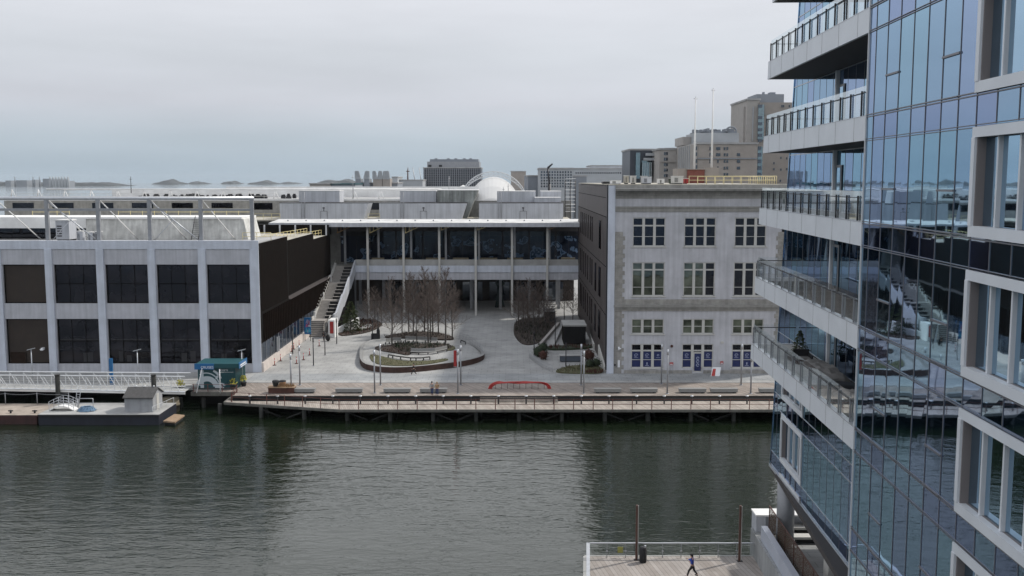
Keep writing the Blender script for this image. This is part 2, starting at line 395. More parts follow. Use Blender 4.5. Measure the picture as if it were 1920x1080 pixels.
# wind patches: calmer and rougher areas
q = n.new('ShaderNodeTexNoise'); q.inputs['Scale'].default_value = .028; q.inputs['Detail'].default_value = 4; l.new(ge.outputs['Position'], q.inputs['Vector'])
r = n.new('ShaderNodeMapRange'); r.inputs['From Min'].default_value = .35; r.inputs['From Max'].default_value = .65; r.inputs['To Min'].default_value = .45; r.inputs['To Max'].default_value = 1.6; l.new(q.outputs['Fac'], r.inputs['Value'])
mm = n.new('ShaderNodeMath'); mm.operation = 'MULTIPLY'; l.new(ad.outputs[0], mm.inputs[0]); l.new(r.outputs[0], mm.inputs[1])
bp = n.new('ShaderNodeBump'); bp.inputs['Strength'].default_value = 1; bp.inputs['Distance'].default_value = 1; l.new(mm.outputs[0], bp.inputs['Height']); l.new(bp.outputs[0], b.inputs['Normal'])
mb = MB(); mb.face([(-9000, -60, 0), (9000, -60, 0), (9000, 10200, 0), (-9000, 10200, 0)])
struct(mb, 'water', wm)

# ---- quay platform: boardwalk + plaza + ground under the buildings
YB = 134.9        # boardwalk / paving joint
YR = 126.7        # riser to lower deck
YE = 121.4        # lower deck edge
YEL = 125.6
XL = -36.2
mb = MB(); mb.box(-36.2, 120, YR, YB, DK - .45, DK); mb.box(-42.2, -36.2, 129.0, YB, DK - .45, DK); struct(mb, 'boardwalk', M['boards'])
LP = [(-36.9, YEL), (-21.5, YE), (120, YE), (120, YR), (-36.9, YR)]
mb = MB(); mb.prism(LP, LO - .18, LO); struct(mb, 'lower_boardwalk', M['boards_low'])
mb = MB(); mb.box(-120, 130, YB, 340, DK - .5, DK + .004); struct(mb, 'plaza', M['paving'])
# darker smooth strip of paving in front of the buildings
mb = MB(); mb.box(-37, 120, 136.6, 141.4, DK + .002, DK + .010); struct(mb, 'paving_strip', M['paving_dark'])
mb = MB(); mb.box(-41, 120, 134.86, 134.98, DK + .002, DK + .02); struct(mb, 'drain_channel', M['dark_metal'])
# seawall, far under the deck, and the cap beams along the deck edges
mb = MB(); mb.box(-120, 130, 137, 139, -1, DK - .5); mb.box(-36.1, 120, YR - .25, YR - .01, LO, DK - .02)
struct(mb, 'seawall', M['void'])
mb = MB(); mb.box(-21.4, 120, YE - .12, YE + .1, LO - .30, LO + .02); mb.hexa([(-37.0, YEL - .12, LO - .30), (-21.4, YE - .12, LO - .30), (-21.4, YE + .1, LO - .30), (-37.0, YEL + .1, LO - .30), (-37.0, YEL - .12, LO + .02), (-21.4, YE - .12, LO + .02), (-21.4, YE + .1, LO + .02), (-37.0, YEL + .1, LO + .02)]); mb.box(-42.3, -36.2, 128.85, 129.1, DK - .5, DK + .02); mb.box(-37.1, -36.92, YEL + .11, 128.8, LO - .3, LO + .02)
struct(mb, 'deck_edge_beam', M['edge_beam'])
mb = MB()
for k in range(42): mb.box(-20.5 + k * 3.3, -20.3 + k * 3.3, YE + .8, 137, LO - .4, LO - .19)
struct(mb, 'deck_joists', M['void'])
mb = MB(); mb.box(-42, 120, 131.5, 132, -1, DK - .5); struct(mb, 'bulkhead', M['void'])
# steps down to the lower deck in the middle
mb = MB(); xa, xb = fx(899, YR - 1), fx(1047, YR - 1)
for k in range(3): mb.box(xa, xb, YR - .35 - .4 * (k + 1), YR - .25 - .4 * k, LO, DK - .02 - .17 * (k + 1))
struct(mb, 'deck_steps', M['boards_low'])
mb = MB()
for k in range(3): mb.box(xa, xb, YR - .37 - .4 * (k), YR - .33 - .4 * k, DK - .1 - .17 * k, DK - .02 - .17 * k)
struct(mb, 'step_nosing', M['dark_metal'])

# ---- piles under the decks
def pile(px, Y, ztop, r=.26, brace=0, label='dark timber pile under the boardwalk edge', group='timber piles under the boardwalk'):
    x = fx(px, Y, 780)
    t = thing('pile', label, 'pile', (x, Y, -1.5), group)
    m_ = MB(); m_.bar((x, Y, -1.5), (x, Y, ztop), r * 1.05, r, 10); m_.build('shaft', M['pile'], t)
    if brace:
        m_ = MB(); m_.sqbar((x, Y + .1, ztop - .3), (x + brace * 2.9, Y + .6, -.3), .16); m_.build('brace', M['timber'], t)
    return t
for k in range(12): pile(490 + k * 80.5, YE + (2.6, 1.6, .9, .7)[min(k, 3)], LO - .3, brace=(1, -1)[k % 2] * (1 if k != 1 else 1))
for k in range(12): pile(500 + k * 80.5, YE + 5, LO - .4, r=.22, label='shadowed timber pile in the second row under the boardwalk', group='second row of piles')
for px in (413, 383, 340): pile(px, 129.6 if px < 400 else YEL + .5, LO - .3, label='timber pile under the deck corner by the kiosk', group='piles below the kiosk')

# ---- lower deck rail: thin red-brown posts, two rails; dark stub posts with caps behind
rl = thing('edge_railing', 'thin red-brown steel railing along the lower boardwalk edge above the water', 'railing', (0, YE, LO))
mb = MB(); 
for z in (.65, 1.28): mb.bar((-21.5, YE + .05, LO + z), (44, YE + .05, LO + z), .028); mb.bar((-36, YEL + .05, LO + z), (-21.5, YE + .05, LO + z), .028)
mb.build('rail', M['railred'], rl)
post = None
k = 0; x = -21.5
while x < 44:
    if post is None:
        mb = MB(); mb.sqbar((x, YE + .05, LO - .4), (x, YE + .05, LO + 1.34), .075); post = mb.build('post', M['railred'], rl); x0 = x; l0 = post.location.copy()
    else:
        p = post.copy(); link(p); p.parent = rl; p.location = l0 + Vector((x - x0, 0, 0))
    x += 2.43
for k in range(6):
    u = k / 6; xx = -36 + 14.5 * u; yy = YEL + (YE - YEL) * u + .05; mb = MB(); mb.sqbar((xx, yy, LO - .4), (xx, yy, LO + 1.34), .075); mb.build('post', M['railred'], rl)
proto = None; x = -34 + .6; k = 0
while x < 44:
    if proto is None:
        proto = thing('stub_post', 'dark square post with silver cap light on the lower boardwalk', 'post', (x, 124.6, LO), 'cap light posts on the lower boardwalk')
        mb = MB(); mb.sqbar((x, 124.6, LO), (x, 124.6, LO + .95), .14); mb.build('shaft', M['dark_metal'], proto)
        mb = MB(); mb.lathe((x, 124.6, LO + .95), [(.12, 0), (.22, .05), (.20, .12), (.05, .17)], 10); mb.build('cap', M['silver'], proto)
    else: dup(proto, (x, 124.6, LO))
    x += 3.52
rb = MB()
for z in (.35, .7): rb.bar((-33.6, 124.75, LO + z), (44, 124.75, LO + z), .035)
solo(rb, 'lean_rail', M['dark_metal'], 'double dark rail running along the cap light posts on the lower boardwalk', 'railing')

# ---- benches on the boardwalk
BP = [(566, 'concrete and timber bench beside the planter box, leftmost of the boardwalk benches'), (655, 'grey bench second from the left on the boardwalk'),
      (745, 'grey bench left of the two strolling people'), (813, 'grey bench that the two strolling people are passing'), (1139, 'grey bench just right of the red sculpture'),
      (1207, 'grey bench below the left corner of the stone building'), (1298, 'grey bench in front of the blue poster door'), (1357, 'grey bench under the right windows of the stone building'), (1448, 'grey bench half hidden by the glass tower')]
bench = None
for px, lab in BP:
    Y = 128.6; x = fx(px, Y, 737)
    if bench is None:
        bench = thing('bench', lab, 'bench', (x, Y, DK), 'long benches along the boardwalk')
        mb = MB()
        for q in range(5): mb.box(x - 1.8, x + 1.8, Y - .45 + q * .185, Y - .29 + q * .185, DK + .50, DK + .58)
        mb.build('seat', M['bench'], bench)
        for sx in (-1.35, 1.35):
            mb = MB(); mb.box(x + sx - .2, x + sx + .2, Y - .34, Y + .34, DK, DK + .14); mb.build('leg', M['black'], bench)
        mb = MB(); mb.box(x - 1.75, x + 1.75, Y - .42, Y + .42, DK + .14, DK + .495); mb.build('body', M['bench'], bench)
    else: dup(bench, (x, Y, DK), label=lab)

# ---- light masts: pairs along the boardwalk
def mast(px, ybase, ytop, lab, mat='grey_metal', r=.11, group='slim grey light masts on the boardwalk', fit=True):
    x, Y = G(px, ybase, DK); z = fz(ytop, Y)
    t = thing('light_mast', lab, 'light mast', (x, Y, DK), group)
    m_ = MB(); m_.bar((x, Y, DK), (x, Y, z - .7), r, r * .8, 10); m_.build('pole', M[mat], t)
    m_ = MB(); m_.bar((x, Y, z - .7), (x, Y, z), r * 1.15, r * 1.15, 10); m_.build('lamp_head', M['silver' if mat != 'dark_metal' else 'dark_metal'], t)
    m_ = MB(); m_.lathe((x, Y, DK), [(.24, 0), (.24, .05), (.13, .07)], 12); m_.build('base_plate', M['grey_metal'], t)
    return t
for a in [(546, 727, 664, 'front mast left of the planter boxes, nearest the ticket kiosk'), (562.5, 722, 648, 'rear mast just behind the one near the ticket kiosk'),
          (702.5, 737, 657, 'front mast before the left end of the planted island'), (713.5, 722, 645, 'rear mast before the left end of the planted island'),
          (858.5, 738, 655, 'front mast carrying a red banner before the planted island'), (864, 722, 648, 'rear mast close behind the red banner mast'),
          (1089.5, 722, 645, 'rear mast left of the stone building corner'), (1094.5, 738, 658, 'front mast left of the stone building corner'),
          (1240, 720, 645, 'rear mast between the first and second poster windows'), (1251, 738, 655, 'front mast between the first and second poster windows'),
          (1389.5, 722, 645, 'rear mast before the right poster window'), (1407.5, 738, 668, 'front mast before the right poster window, next to the glass tower')]: 
    t = mast(*a)
    if a[0] == 858.5:
        x, Y, z_ = t.location; mb = MB(); z1 = fz(657, Y); z0 = fz(687, Y)
        mb.box(x - .52, x - .14, Y - .015, Y + .015, z0, z1); mb.build('banner', M['banner_red'], t)
        mb = MB(); mb.bar((x, Y, z1 + .05), (x - .55, Y, z1 + .05), .02); mb.bar((x, Y, z0 - .05), (x - .55, Y, z0 - .05), .02); mb.build('banner_arm', M['silver'], t)
DG = 'black slender plaza lamps'
for px, y0, y1, lab in [(516, 672, 640, 'black lamp beside the glazed side of the left building'), (549, 664, 612, 'black lamp between the cones near the left building'), (588, 686, 633, 'black lamp standing among the red cones on the plaza'), (609.5, 666, 622, 'black lamp in front of the person on the steps'),
                        (631.5, 645, 597, 'black lamp right of the red sign at the foot of the stairs'), (698.5, 638, 598, 'black lamp behind the left end of the planted island'), (709, 620, 570, 'black lamp among the shrubs behind the planted island'),
                        (1001.5, 668, 622, 'black lamp at the ramp railing on the right of the plaza'), (1041, 650, 596, 'black lamp by the ramp wall in the shaded garden'), (1061, 688, 643, 'black lamp in front of the shaded garden bench')]:
    mast(px, y0, y1, lab, 'dark_metal', .085, DG)

# ---- red coiled bench sculpture
Y0 = 131.0; x0, x1 = fx(916, Y0, 725), fx(1033, Y0, 725)
t = thing('sculpture_bench', 'long red looping tube bench sculpture in the middle of the boardwalk', 'sculpture', ((x0 + x1) / 2, Y0, DK))
def loop_tube(off, amp, ph, r, name):
    mb = MB(); pts = []
    for i in range(61):
        u = i / 60; x = x0 + off + (x1 - x0 - 2 * off) * u
        e = min(u, 1 - u) * (x1 - x0)
        z = DK + (.92 - off * .35) * min(1, math.sqrt(max(0, 1 - max(0, 1 - e / 1.6) ** 2))) + .03 * math.sin(u * 16 + ph)
        y = Y0 + amp * math.sin(u * math.pi * 4 + ph) * (min(1, e / 1.5))
        pts.append((x, y, z))
    for a, b_ in zip(pts, pts[1:]): mb.bar(a, b_, r, n=8, cap=False)
    return mb.build(name, M['red'], t)
loop_tube(0, .30, 0, .07, 'tube'); loop_tube(.12, .34, 1.6, .07, 'tube'); loop_tube(.25, .30, 3.1, .07, 'tube'); loop_tube(.38, .22, 4.6, .06, 'tube'); loop_tube(.05, .1, 2.2, .07, 'tube')
for k in range(9):
    x = x0 + .9 + k * (x1 - x0 - 1.8) / 8
    mb = MB(); mb.bar((x, Y0, DK), (x, Y0, DK + .85), .03); mb.build('leg', M['rust'], t)

# ---- ticket kiosk
def kiosk():
    x0, x1 = fx(371, 130.6, 700), fx(441, 130.6, 700); y0, y1 = 130.6, 134.4; z0 = DK; z1 = DK + 3.3
    t = thing('ticket_kiosk', 'teal ticket kiosk with blue sign band and grey wave mural beside the gangway', 'kiosk', ((x0 + x1) / 2, (y0 + y1) / 2, DK))
    mb = MB(); mb.box(x0, x1, y0, y1, z0, z1); wallo = mb.build('wall', M['teal'], t)
    mb = MB()
    for k in range(14): mb.box(x1, x1 + .04, y0 + .1 + k * .35, y0 + .3 + k * .35, z0 + .1, z1 - .1)
    for k in range(7): mb.box(x1 - 1.45 + k * .2, x1 - 1.35 + k * .2, y0 - .03, y0, z0 + .1, z1 - .9)
    mb.build('ribbing', M['teal'], wallo)
    mb = MB(); mb.box(x0 - .25, x1 + .55, y0 - .35, y1 + .2, z1, z1 + .18); mb.build('roof', M['teal_roof'], t)
    mb = MB(); mb.box(x0 - .3, x0 + 2.3, y0 - .47, y0 - .36, z1 - .52, z1 + .26); s_ = mb.build('sign_band', M['blue_sign'], t)
    mb = MB(); mb.box(x0 + 2.31, x1 + .62, y0 - .44, y0 - .36, z1 - .35, z1 + .24); mb.build('fascia', M['teal_roof'], t)
    mb = MB(); mb.box(x1 + .56, x1 + .66, y0 - .36, y0 + 3.6, z1 - .45, z1 + .35); s2 = mb.build('sign_band', M['blue_sign'], t)
    mb = MB(); mb.box(x1 + .665, x1 + .69, y0 + .1, y0 + 2.8, z1 - .15, z1 + .02); mb.box(x1 + .665, x1 + .69, y0 + .3, y0 + 3.2, z1 - .38, z1 - .27); mb.build('side_lettering', M['paint_white'], s2)
    text('CRUISES', .46, (x0 + .55, y0 - .475, z1 - .38), (rad(90), 0, 0), M['paint_white'], 'sign_lettering', s_)
    text('TICKETS', .34, (x0 + 2.75, y0 - .02, z1 - .82), (rad(90), 0, 0), M['paint_white'], 'ticket_lettering', wallo)
    mb = MB(); mb.box(x0 + 2.7, x1 - .25, y0 - .03, y0, z1 - 1.0, z1 - .94); mb.build('lettering_underline', M['paint_white'], wallo)
    # painted wave mural: arcs and foam shapes on the front
    mb = MB()
    def arc(cx, cz, r0, r1, a0, a1, dy):
        for i in range(16):
            a = rad(a0 + (a1 - a0) * i / 16); b_ = rad(a0 + (a1 - a0) * (i + 1) / 16)
            p = [(cx + r0 * math.cos(a), cz + r0 * math.sin(a)), (cx + r1 * math.cos(a), cz + r1 * math.sin(a)), (cx + r1 * math.cos(b_), cz + r1 * math.sin(b_)), (cx + r0 * math.cos(b_), cz + r0 * math.sin(b_))]
            mb.face([(u, y0 - dy, v) for u, v in p])
    arc(x0 + 1.2, z0 + .25, .85, 1.55, 8, 165, .012); arc(x0 + 1.1, z0 + .5, 1.65, 1.8, 15, 120, .012)
    arc(x0 + 2.9, z0 - .35, 1.0, 1.25, 50, 120, .015); arc(x0 + 1.3, z0 + .9, 1.65, 1.95, 20, 65, .018); arc(x0 + 2.75, z0 + 1.5, .15, .42, 0, 200, .018)
    mb.box(x0 + .3, x0 + .75, y0 - .01, y0, z0 + .2, z1 - .7)
    mb.face([(x0 + 2.2, y0 - .02, z0 + .15), (x0 + 3.5, y0 - .02, z0 + .2), (x0 + 3.1, y0 - .02, z0 + .55), (x0 + 2.3, y0 - .02, z0 + .8)])
    mb.build('wave_mural', M['mural_grey'], wallo)
    mb = MB(); mb.bar((x0 + .45, y0 - 2.2, z0), (x0 + .75, y0 - .5, z1 - .3), .05); mb.build('stay_pole', M['paint_white'], t)
    mb = MB(); mb.bar((x1 - 1.35, y0 - 2.4, z0), (x1 - 1.35, y0 - 2.4, z1 - .1), .06); mb.build('front_pole', M['paint_white'], t)
kiosk()
def pot_plant(px, py, lab, h=1.0, s=1.0, mat='yellowbush', pot='black', z=DK):
    x, Y = G(px, py, z)
    t = thing('potted_plant', lab, 'potted plant', (x, Y, z), 'potted plants on the quay')
    mb = MB(); mb.lathe((x, Y, z), [(.25 * s, 0), (.36 * s, .45 * s), (.38 * s, .5 * s), (.3 * s, .47 * s)], 12); mb.build('pot', M[pot], t)
    mb = MB()
    for k in range(90):
        a = R.uniform(0, 6.28); e = R.uniform(.25, 1); d = R.uniform(.25, .62) * s
        p = Vector((x, Y, z + .5 * s)) + Vector((math.cos(a) * d * (1 - e * .5), math.sin(a) * d * (1 - e * .5), e * h * .75 * s)); u = Vector((R.uniform(-1, 1), R.uniform(-1, 1), R.uniform(-.3, 1))).normalized() * .16 * s; v = Vector((R.uniform(-1, 1), R.uniform(-1, 1), R.uniform(-1, 1))).normalized() * .12 * s
        mb.face([p - u, p + v, p + u])
    mb.build('foliage', M[mat], t); return t
pot_plant(339, 733, 'yellow leafy shrub in a black pot at the gangway landing', 1.1, 1.1)
pot_plant(437, 730, 'yellow shrub in a pot at the front corner of the kiosk', 1.1, 1.1)
pot_plant(457, 724, 'yellow shrub in a dark pot right behind the kiosk corner', 1.1, 1.1)
# long planter table with two barrels
xa, xb = fx(505, 128.6, 735), fx(553, 128.6, 735)
t = thing('planter_box', 'long reddish timber planter box with dry orange plants on the boardwalk', 'planter', ((xa + xb) / 2, 128.6, DK))
mb = MB(); mb.box(xa, xb, 128.0, 129.2, DK, DK + .75); mb.build('box', M['rust'], t)
mb = MB(); mb.box(xa - .08, xb + .08, 127.9, 129.3, DK + .75, DK + .84); mb.build('rim', M['timber_warm'], t)
mb = MB()
for k in range(160):
    x = R.uniform(xa + 1.2, xb - .1); y = R.uniform(128.1, 129.1); z = DK + .84; u = Vector((R.uniform(-.12, .12), R.uniform(-.12, .12), R.uniform(.15, .5)))
    mb.face([(x - .05, y, z), (x + .05, y, z), (x + u.x, y + u.y, z + u.z)])
mb.build('dry_plants', M['orange'], t)
for px, lab in ((517, 'dark barrel pot on the left end of the timber planter box'), (530, 'tan barrel pot second from the left on the timber planter box')):
    x = fx(px, 128.6, 725); mb = MB(); mb.mat(0).lathe((x, 128.6, DK + .84), [(.30, 0), (.42, .45), (.45, .62)], 14); mb.mat(1).lathe((x, 128.6, DK + 1.46), [(.45, 0), (.47, .12), (.3, .2)], 14)
    solo(mb, 'barrel_pot', [M['terracotta' if px > 520 else 'timber'], M['black']], lab, 'pot', 'barrel pots on the planter box')

# ---- cones / delineators with plastic chain
for px, py, lab in [(515, 685, 'red delineator nearest the left building corner'), (526, 677, 'red delineator beside the pale low wall'), (556, 682, 'red delineator at the front of the roped lane'), (569, 675, 'red delineator second from the front of the roped lane'),
                    (580.5, 666, 'red delineator third from the front of the roped lane'), (598.5, 649, 'red delineator nearest the steps'), (547, 660, 'red delineator by the poster column, near one of the pair'), (551, 655, 'red delineator by the poster column, far one of the pair'), (561, 650, 'red delineator far back along the pale low wall')]:
    x, Y = G(px, py, DK); t = thing('delineator_post', lab, 'traffic post', (x, Y, DK), 'red delineator posts on the plaza')
    mb = MB(); mb.bar((x, Y, DK + .08), (x, Y, DK + 1.1), .07, .045, 8); mb.build('tube', M['red'], t)
    mb = MB(); mb.lathe((x, Y, DK), [(.28, 0), (.28, .06), (.12, .10)], 8); mb.build('foot', M['rust'], t)
    mb = MB(); mb.bar((x, Y, DK + .7), (x, Y, DK + .85), .072, .068, 8); mb.build('reflector_band', M['paint_white'], t)

# ---- gangway truss, barge, float
def truss(Y, lab, nm):
    xa, xb = -66, fx(352, Y, 710)
    def zt(x): return DK + 1.62 - .012 * (x + 66) * .2
    def zb(x): return zt(x) - 1.75 - (x + 66) * .004
    return xa, xb, zt, zb
t = thing('gangway', 'long white aluminium truss gangway leading left from the kiosk deck over the water', 'gangway', (-50, 128, DK - .4))
Ya, Yb = 127.2, 129.6
xa, xb = -72, fx(350, 128, 710)
zt0, zt1 = fz(703, 127.2), fz(706, 127.2); zb0, zb1 = fz(727, 127.2), fz(735, 127.2)
def lz(a, b_, x): return a + (b_ - a) * (x - xa) / (xb - xa)
for Y in (Ya, Yb):
    mb = MB(); mb.sqbar((xa, Y, zt0), (xb, Y, zt1), .12); mb.build('top_chord', M['white_metal'], t)
    mb = MB(); mb.sqbar((xa, Y, zb0), (xb, Y, zb1), .16); mb.build('bottom_chord', M['white_metal'], t)
    mb = MB(); k = 0; x = xa
    while x < xb - 1.2:
        mb.sqbar((x, Y, lz(zt0, zt1, x)), (x + 1.1, Y, lz(zb0, zb1, x + 1.1)), .06); mb.sqbar((x, Y, lz(zt0, zt1, x)), (x, Y, lz(zb0, zb1, x)), .06); x += 1.85
    mb.build('diagonals', M['white_metal'], t)
mb = MB(); mb.hexa([(xa, Ya, zb0 + .02), (xb, Ya, zb1 + .02), (xb, Yb, zb1 + .02), (xa, Yb, zb0 + .02), (xa, Ya, zb0 + .1), (xb, Ya, zb1 + .1), (xb, Yb, zb1 + .1), (xa, Yb, zb0 + .1)]); mb.build('walkway', M['concrete'], t)
mb = MB(); mb.hexa([(xa, Ya - .05, zb0 - .32), (xb, Ya - .05, zb1 - .32), (xb, Ya + .05, zb1 - .32), (xa, Ya + .05, zb0 - .32), (xa, Ya - .05, zb0 - .08), (xb, Ya - .05, zb1 - .08), (xb, Ya + .05, zb1 - .08), (xa, Ya + .05, zb0 - .08)]); mb.build('side_plate', M['roof_white'], t)
mb = MB()
for z in (.35, .7): mb.bar((xa, Ya, lz(zb0, zb1, xa) + z), (xb, Ya, lz(zb0, zb1, xb) + z), .025)
mb.build('handrail', M['silver'], t)
# deck of the left apron behind the gangway, with handrail
mb = MB(); mb.box(-120, -42.3, 132.5, YB, DK - .5, DK); struct(mb, 'apron', M['concrete'])
rt = thing('apron_railing', 'pale horizontal railing behind the gangway at the foot of the left building', 'railing', (-70, 132.7, DK))
mb = MB()
for z in (.4, .75, 1.1): mb.bar((-110, 132.7, DK + z), (-42.5, 132.7, DK + z), .03)
mb.build('rail', M['trim'], rt)
mb = MB()
for k in range(28): mb.bar((-110 + k * 2.5, 132.7, DK), (-110 + k * 2.5, 132.7, DK + 1.1), .03)
mb.build('posts', M['trim'], rt)
rt = thing('landing_railing', 'red-brown railing round the landing below the kiosk', 'railing', (-38, 129, DK))
mb = MB()
for z in (.5, 1.0):
    mb.bar((-42.2, 129.05, DK + z), (-36.2, 129.05, DK + z), .03); mb.bar((-36.1, 129.05, DK + z - .1), (-36.1, YEL + .1, LO + z + .2), .03)
mb.build('rail', M['railred'], rt)
for k in range(4):
    mb = MB(); mb.sqbar((-42 + k * 1.9, 129.05, DK), (-42 + k * 1.9, 129.05, DK + 1.05), .08); mb.build('post', M['railred'], rt)
for k in range(3):
    mb = MB(); mb.sqbar((-36.1, 128.4 - k * 1.3, LO), (-36.1, 128.4 - k * 1.3, LO + 1.2), .08); mb.build('post', M['railred'], rt)
# grey barge
xa, xb = fx(72, 120, 785), fx(294, 120, 785); y0 = 120.0; y1 = 126.4; zd = fz(777, y0)
t = thing('barge', 'flat dark navy work barge with pale deck moored under the gangway', 'barge', ((xa + xb) / 2, 123, 0))
mb = MB(); mb.box(xa, xb + .25, y0, y1, -.5, zd - .06); mb.build('hull', M['hull_navy'], t)
mb = MB(); mb.box(xa - .03, xb + .28, y0 - .03, y1 + .03, zd - .06, zd); mb.build('deck', M['concrete'], t)
mb = MB(); mb.box(xa, xb + .3, y0 - .1, y0 - .03, zd - .35, zd - .1); mb.build('rubbing_strip', M['black'], t)
mb = MB()
for k in range(4): mb.bar((xb - .6 + k * .3, y0 + .3 + k * 1.7, zd), (xb - .6 + k * .3, y0 + .3 + k * 1.7, zd + .9), .025)
mb.bar((xb - .6, y0 + .3, zd + .9), (xb + .3, y0 + 5.4, zd + .9), .025); mb.build('railing', M['white_metal'], t)
# shed on barge
sx0, sx1 = fx(232, 121, 750), fx(285, 121, 750); sy0, sy1 = 121.2, 124.6; zs = fz(745, 121.2); zr = fz(727, 122.9)
t = thing('shed', 'small grey gabled shed with dark shingle roof standing on the barge', 'shed', ((sx0 + sx1) / 2, 122.9, zd))
mb = MB(); mb.box(sx0, sx1, sy0, sy1, zd, zs); ym = (sy0 + sy1) / 2
mb.face([(sx1, sy0, zs), (sx1, sy1, zs), (sx1, ym, zr)]); mb.face([(sx0, sy1, zs), (sx0, sy0, zs), (sx0, ym, zr)]); mb.build('wall', M['shed'], t)
mb = MB()
for sgn, ye in ((-1, sy0 - .25), (1, sy1 + .25)):
    mb.hexa([(sx0 - .15, ye, zs - .12), (sx1 + .15, ye, zs - .12), (sx1 + .15, ym, zr), (sx0 - .15, ym, zr), (sx0 - .15, ye, zs), (sx1 + .15, ye, zs), (sx1 + .15, ym, zr + .12), (sx0 - .15, ym, zr + .12)])
mb.build('roof', M['shingle'], t)
mb = MB(); mb.box(sx1 + .005, sx1 + .05, ym - .45, ym + .45, zd, zd + 2.0); mb.build('door', M['trim'], t)
for k in range(3):
    mb = MB(); mb.blob((sx0 + .9 + k * 1.1, ym, zr + .2), (.12, .12, .1), 8, 0); mb.build('roof_lamp', M['paint_white'], t)
# things on the barge deck
xr = fx(163, 122, 770)
mb = MB()
for k in range(5):
    for i in range(24):
        a = 2 * math.pi * i / 24; b_ = 2 * math.pi * (i + 1) / 24; rr = .85 - .09 * k + .06 * math.sin(i * 2.1 + k)
        mb.bar((xr + rr * 1.25 * math.cos(a), 122 + rr * math.sin(a), zd + .08 + .1 * k), (xr + rr * 1.25 * math.cos(b_), 122 + rr * math.sin(b_), zd + .08 + .1 * k), .07, n=6, cap=False)
solo(mb, 'rope_coil', pm('blue_rope', (.20, .32, .46), .9, 0, 6, .5), 'tangled pile of pale blue mooring rope on the barge deck', 'rope')
xr0, xr1 = fx(97, 122.5, 765), fx(143, 122.5, 765)
t = thing('access_ramp', 'small humped white ramp with curved handrails on the barge', 'ramp', ((xr0 + xr1) / 2, 122.5, zd))
def hump(u): return zd + .55 * math.sin(math.pi * u)
mb = MB()
for i in range(10):
    u0, u1 = i / 10, (i + 1) / 10; a = xr0 + (xr1 - xr0) * u0; b_ = xr0 + (xr1 - xr0) * u1
    mb.hexa([(a, 121.8, hump(u0)), (b_, 121.8, hump(u1)), (b_, 123.1, hump(u1)), (a, 123.1, hump(u0)), (a, 121.8, hump(u0) + .08), (b_, 121.8, hump(u1) + .08), (b_, 123.1, hump(u1) + .08), (a, 123.1, hump(u0) + .08)])
mb.build('deck', M['roof_white'], t)
for yy in (121.8, 123.1):
    mb = MB()
    for hh in (.45, .8, 1.15):
        for i in range(10):
            u0, u1 = i / 10, (i + 1) / 10; a = xr0 + (xr1 - xr0) * u0; b_ = xr0 + (xr1 - xr0) * u1
            mb.bar((a, yy, hump(u0) + hh), (b_, yy, hump(u1) + hh), .03, cap=False)
    for i in range(6):
        u = i / 5; a = xr0 + (xr1 - xr0) * u; mb.bar((a, yy, hump(u)), (a, yy, hump(u) + 1.15), .03)
    mb.build('handrail', M['silver'], t)
t = thing('tie_rack', 'white metal rack and short ladder standing beside the blue rope', 'rack', (fx(160, 124, 760), 124, zd))
x = t.location.x
mb = MB()
for dx in (-1, 1): mb.bar((x + dx, 124, zd), (x + dx, 124, zd + 1.1), .04)
for z in (.5, 1.1): mb.bar((x - 1, 124, zd + z), (x + 1, 124, zd + z), .04)
mb.build('frame', M['silver'], t)
mb = MB(); 
for dx in (0, .45): mb.bar((x - 1.3 + dx, 124, zd), (x - .9 + dx, 124, zd + 2.6), .04)
for k in range(7): mb.bar((x - 1.3 + .06 * k, 124, zd + .3 + k * .33), (x - .85 + .06 * k, 124, zd + .3 + k * .33), .025)
mb.build('ladder', M['silver'], t)
# brown barge at the left edge of the photograph
xb2 = fx(72, 120.6, 785)
t = thing('barge', 'low rusty red barge with sandy deck at the left end of the gangway', 'barge', (-70, 123, 0))
mb = MB(); mb.box(-95, xb2 - .1, 120.4, 126.8, -.5, 1.1); mb.build('hull', M['hull_red'], t)
mb = MB(); mb.box(-95, xb2 - .1, 120.4, 126.8, 1.1, 1.16); mb.build('deck', pm('sand_deck', (.36, .31, .26), .9, 0, .8, .3), t)
mb = MB()
for k in range(9): mb.bar((-90 + k * 4.1, 126.2, 1.16), (-90 + k * 4.1, 126.2, 2.7), .05)
for k in range(8):
    for i in range(6):
        u0, u1 = i / 6, (i + 1) / 6; mb.bar((-90 + (k + u0) * 4.1, 126.2, 2.6 - .6 * u0 * (1 - u0)), (-90 + (k + u1) * 4.1, 126.2, 2.6 - .6 * u1 * (1 - u1)), .025, cap=False)
mb.build('chain_fence', M['grey_metal'], t)
for k, x in enumerate((fx(17, 121, 775), fx(62, 121, 770))):
    mb = MB(); mb.bar((x, 121.4, 1.16), (x, 121.4, 1.55), .12, n=8); mb.bar((x - .3, 121.4, 1.45), (x + .3, 121.4, 1.45), .08); solo(mb, 'mooring_bitt', M['black'], ('black mooring bitt at the far left of the rusty barge', 'black mooring bitt near the joint with the navy barge')[k], 'mooring bitt')
for px, z1, lab in ((109, 704, 'tall grey steel pile rising through the gangway behind the barge'), (289, 704, 'dark steel pile rising behind the shed')):
    x = fx(px, 126.9, 740); mb = MB(); mb.bar((x, 126.9, -1), (x, 126.9, fz(z1, 126.9)), .3, n=14); mb.bar((x, 126.9, fz(z1, 126.9)), (x, 126.9, fz(z1, 126.9) + .12), .34, n=14); solo(mb, 'mooring_pile', M['pile'], lab, 'pile')
x = fx(314, 126.5, 755); mb = MB(); mb.lathe((x, 127.6, -.5), [(1.15, 0), (1.15, 1.2), (1.2, 1.2), (1.2, 1.5), (1.1, 1.5), (1.1, 2.2), (.9, 2.35)], 20)
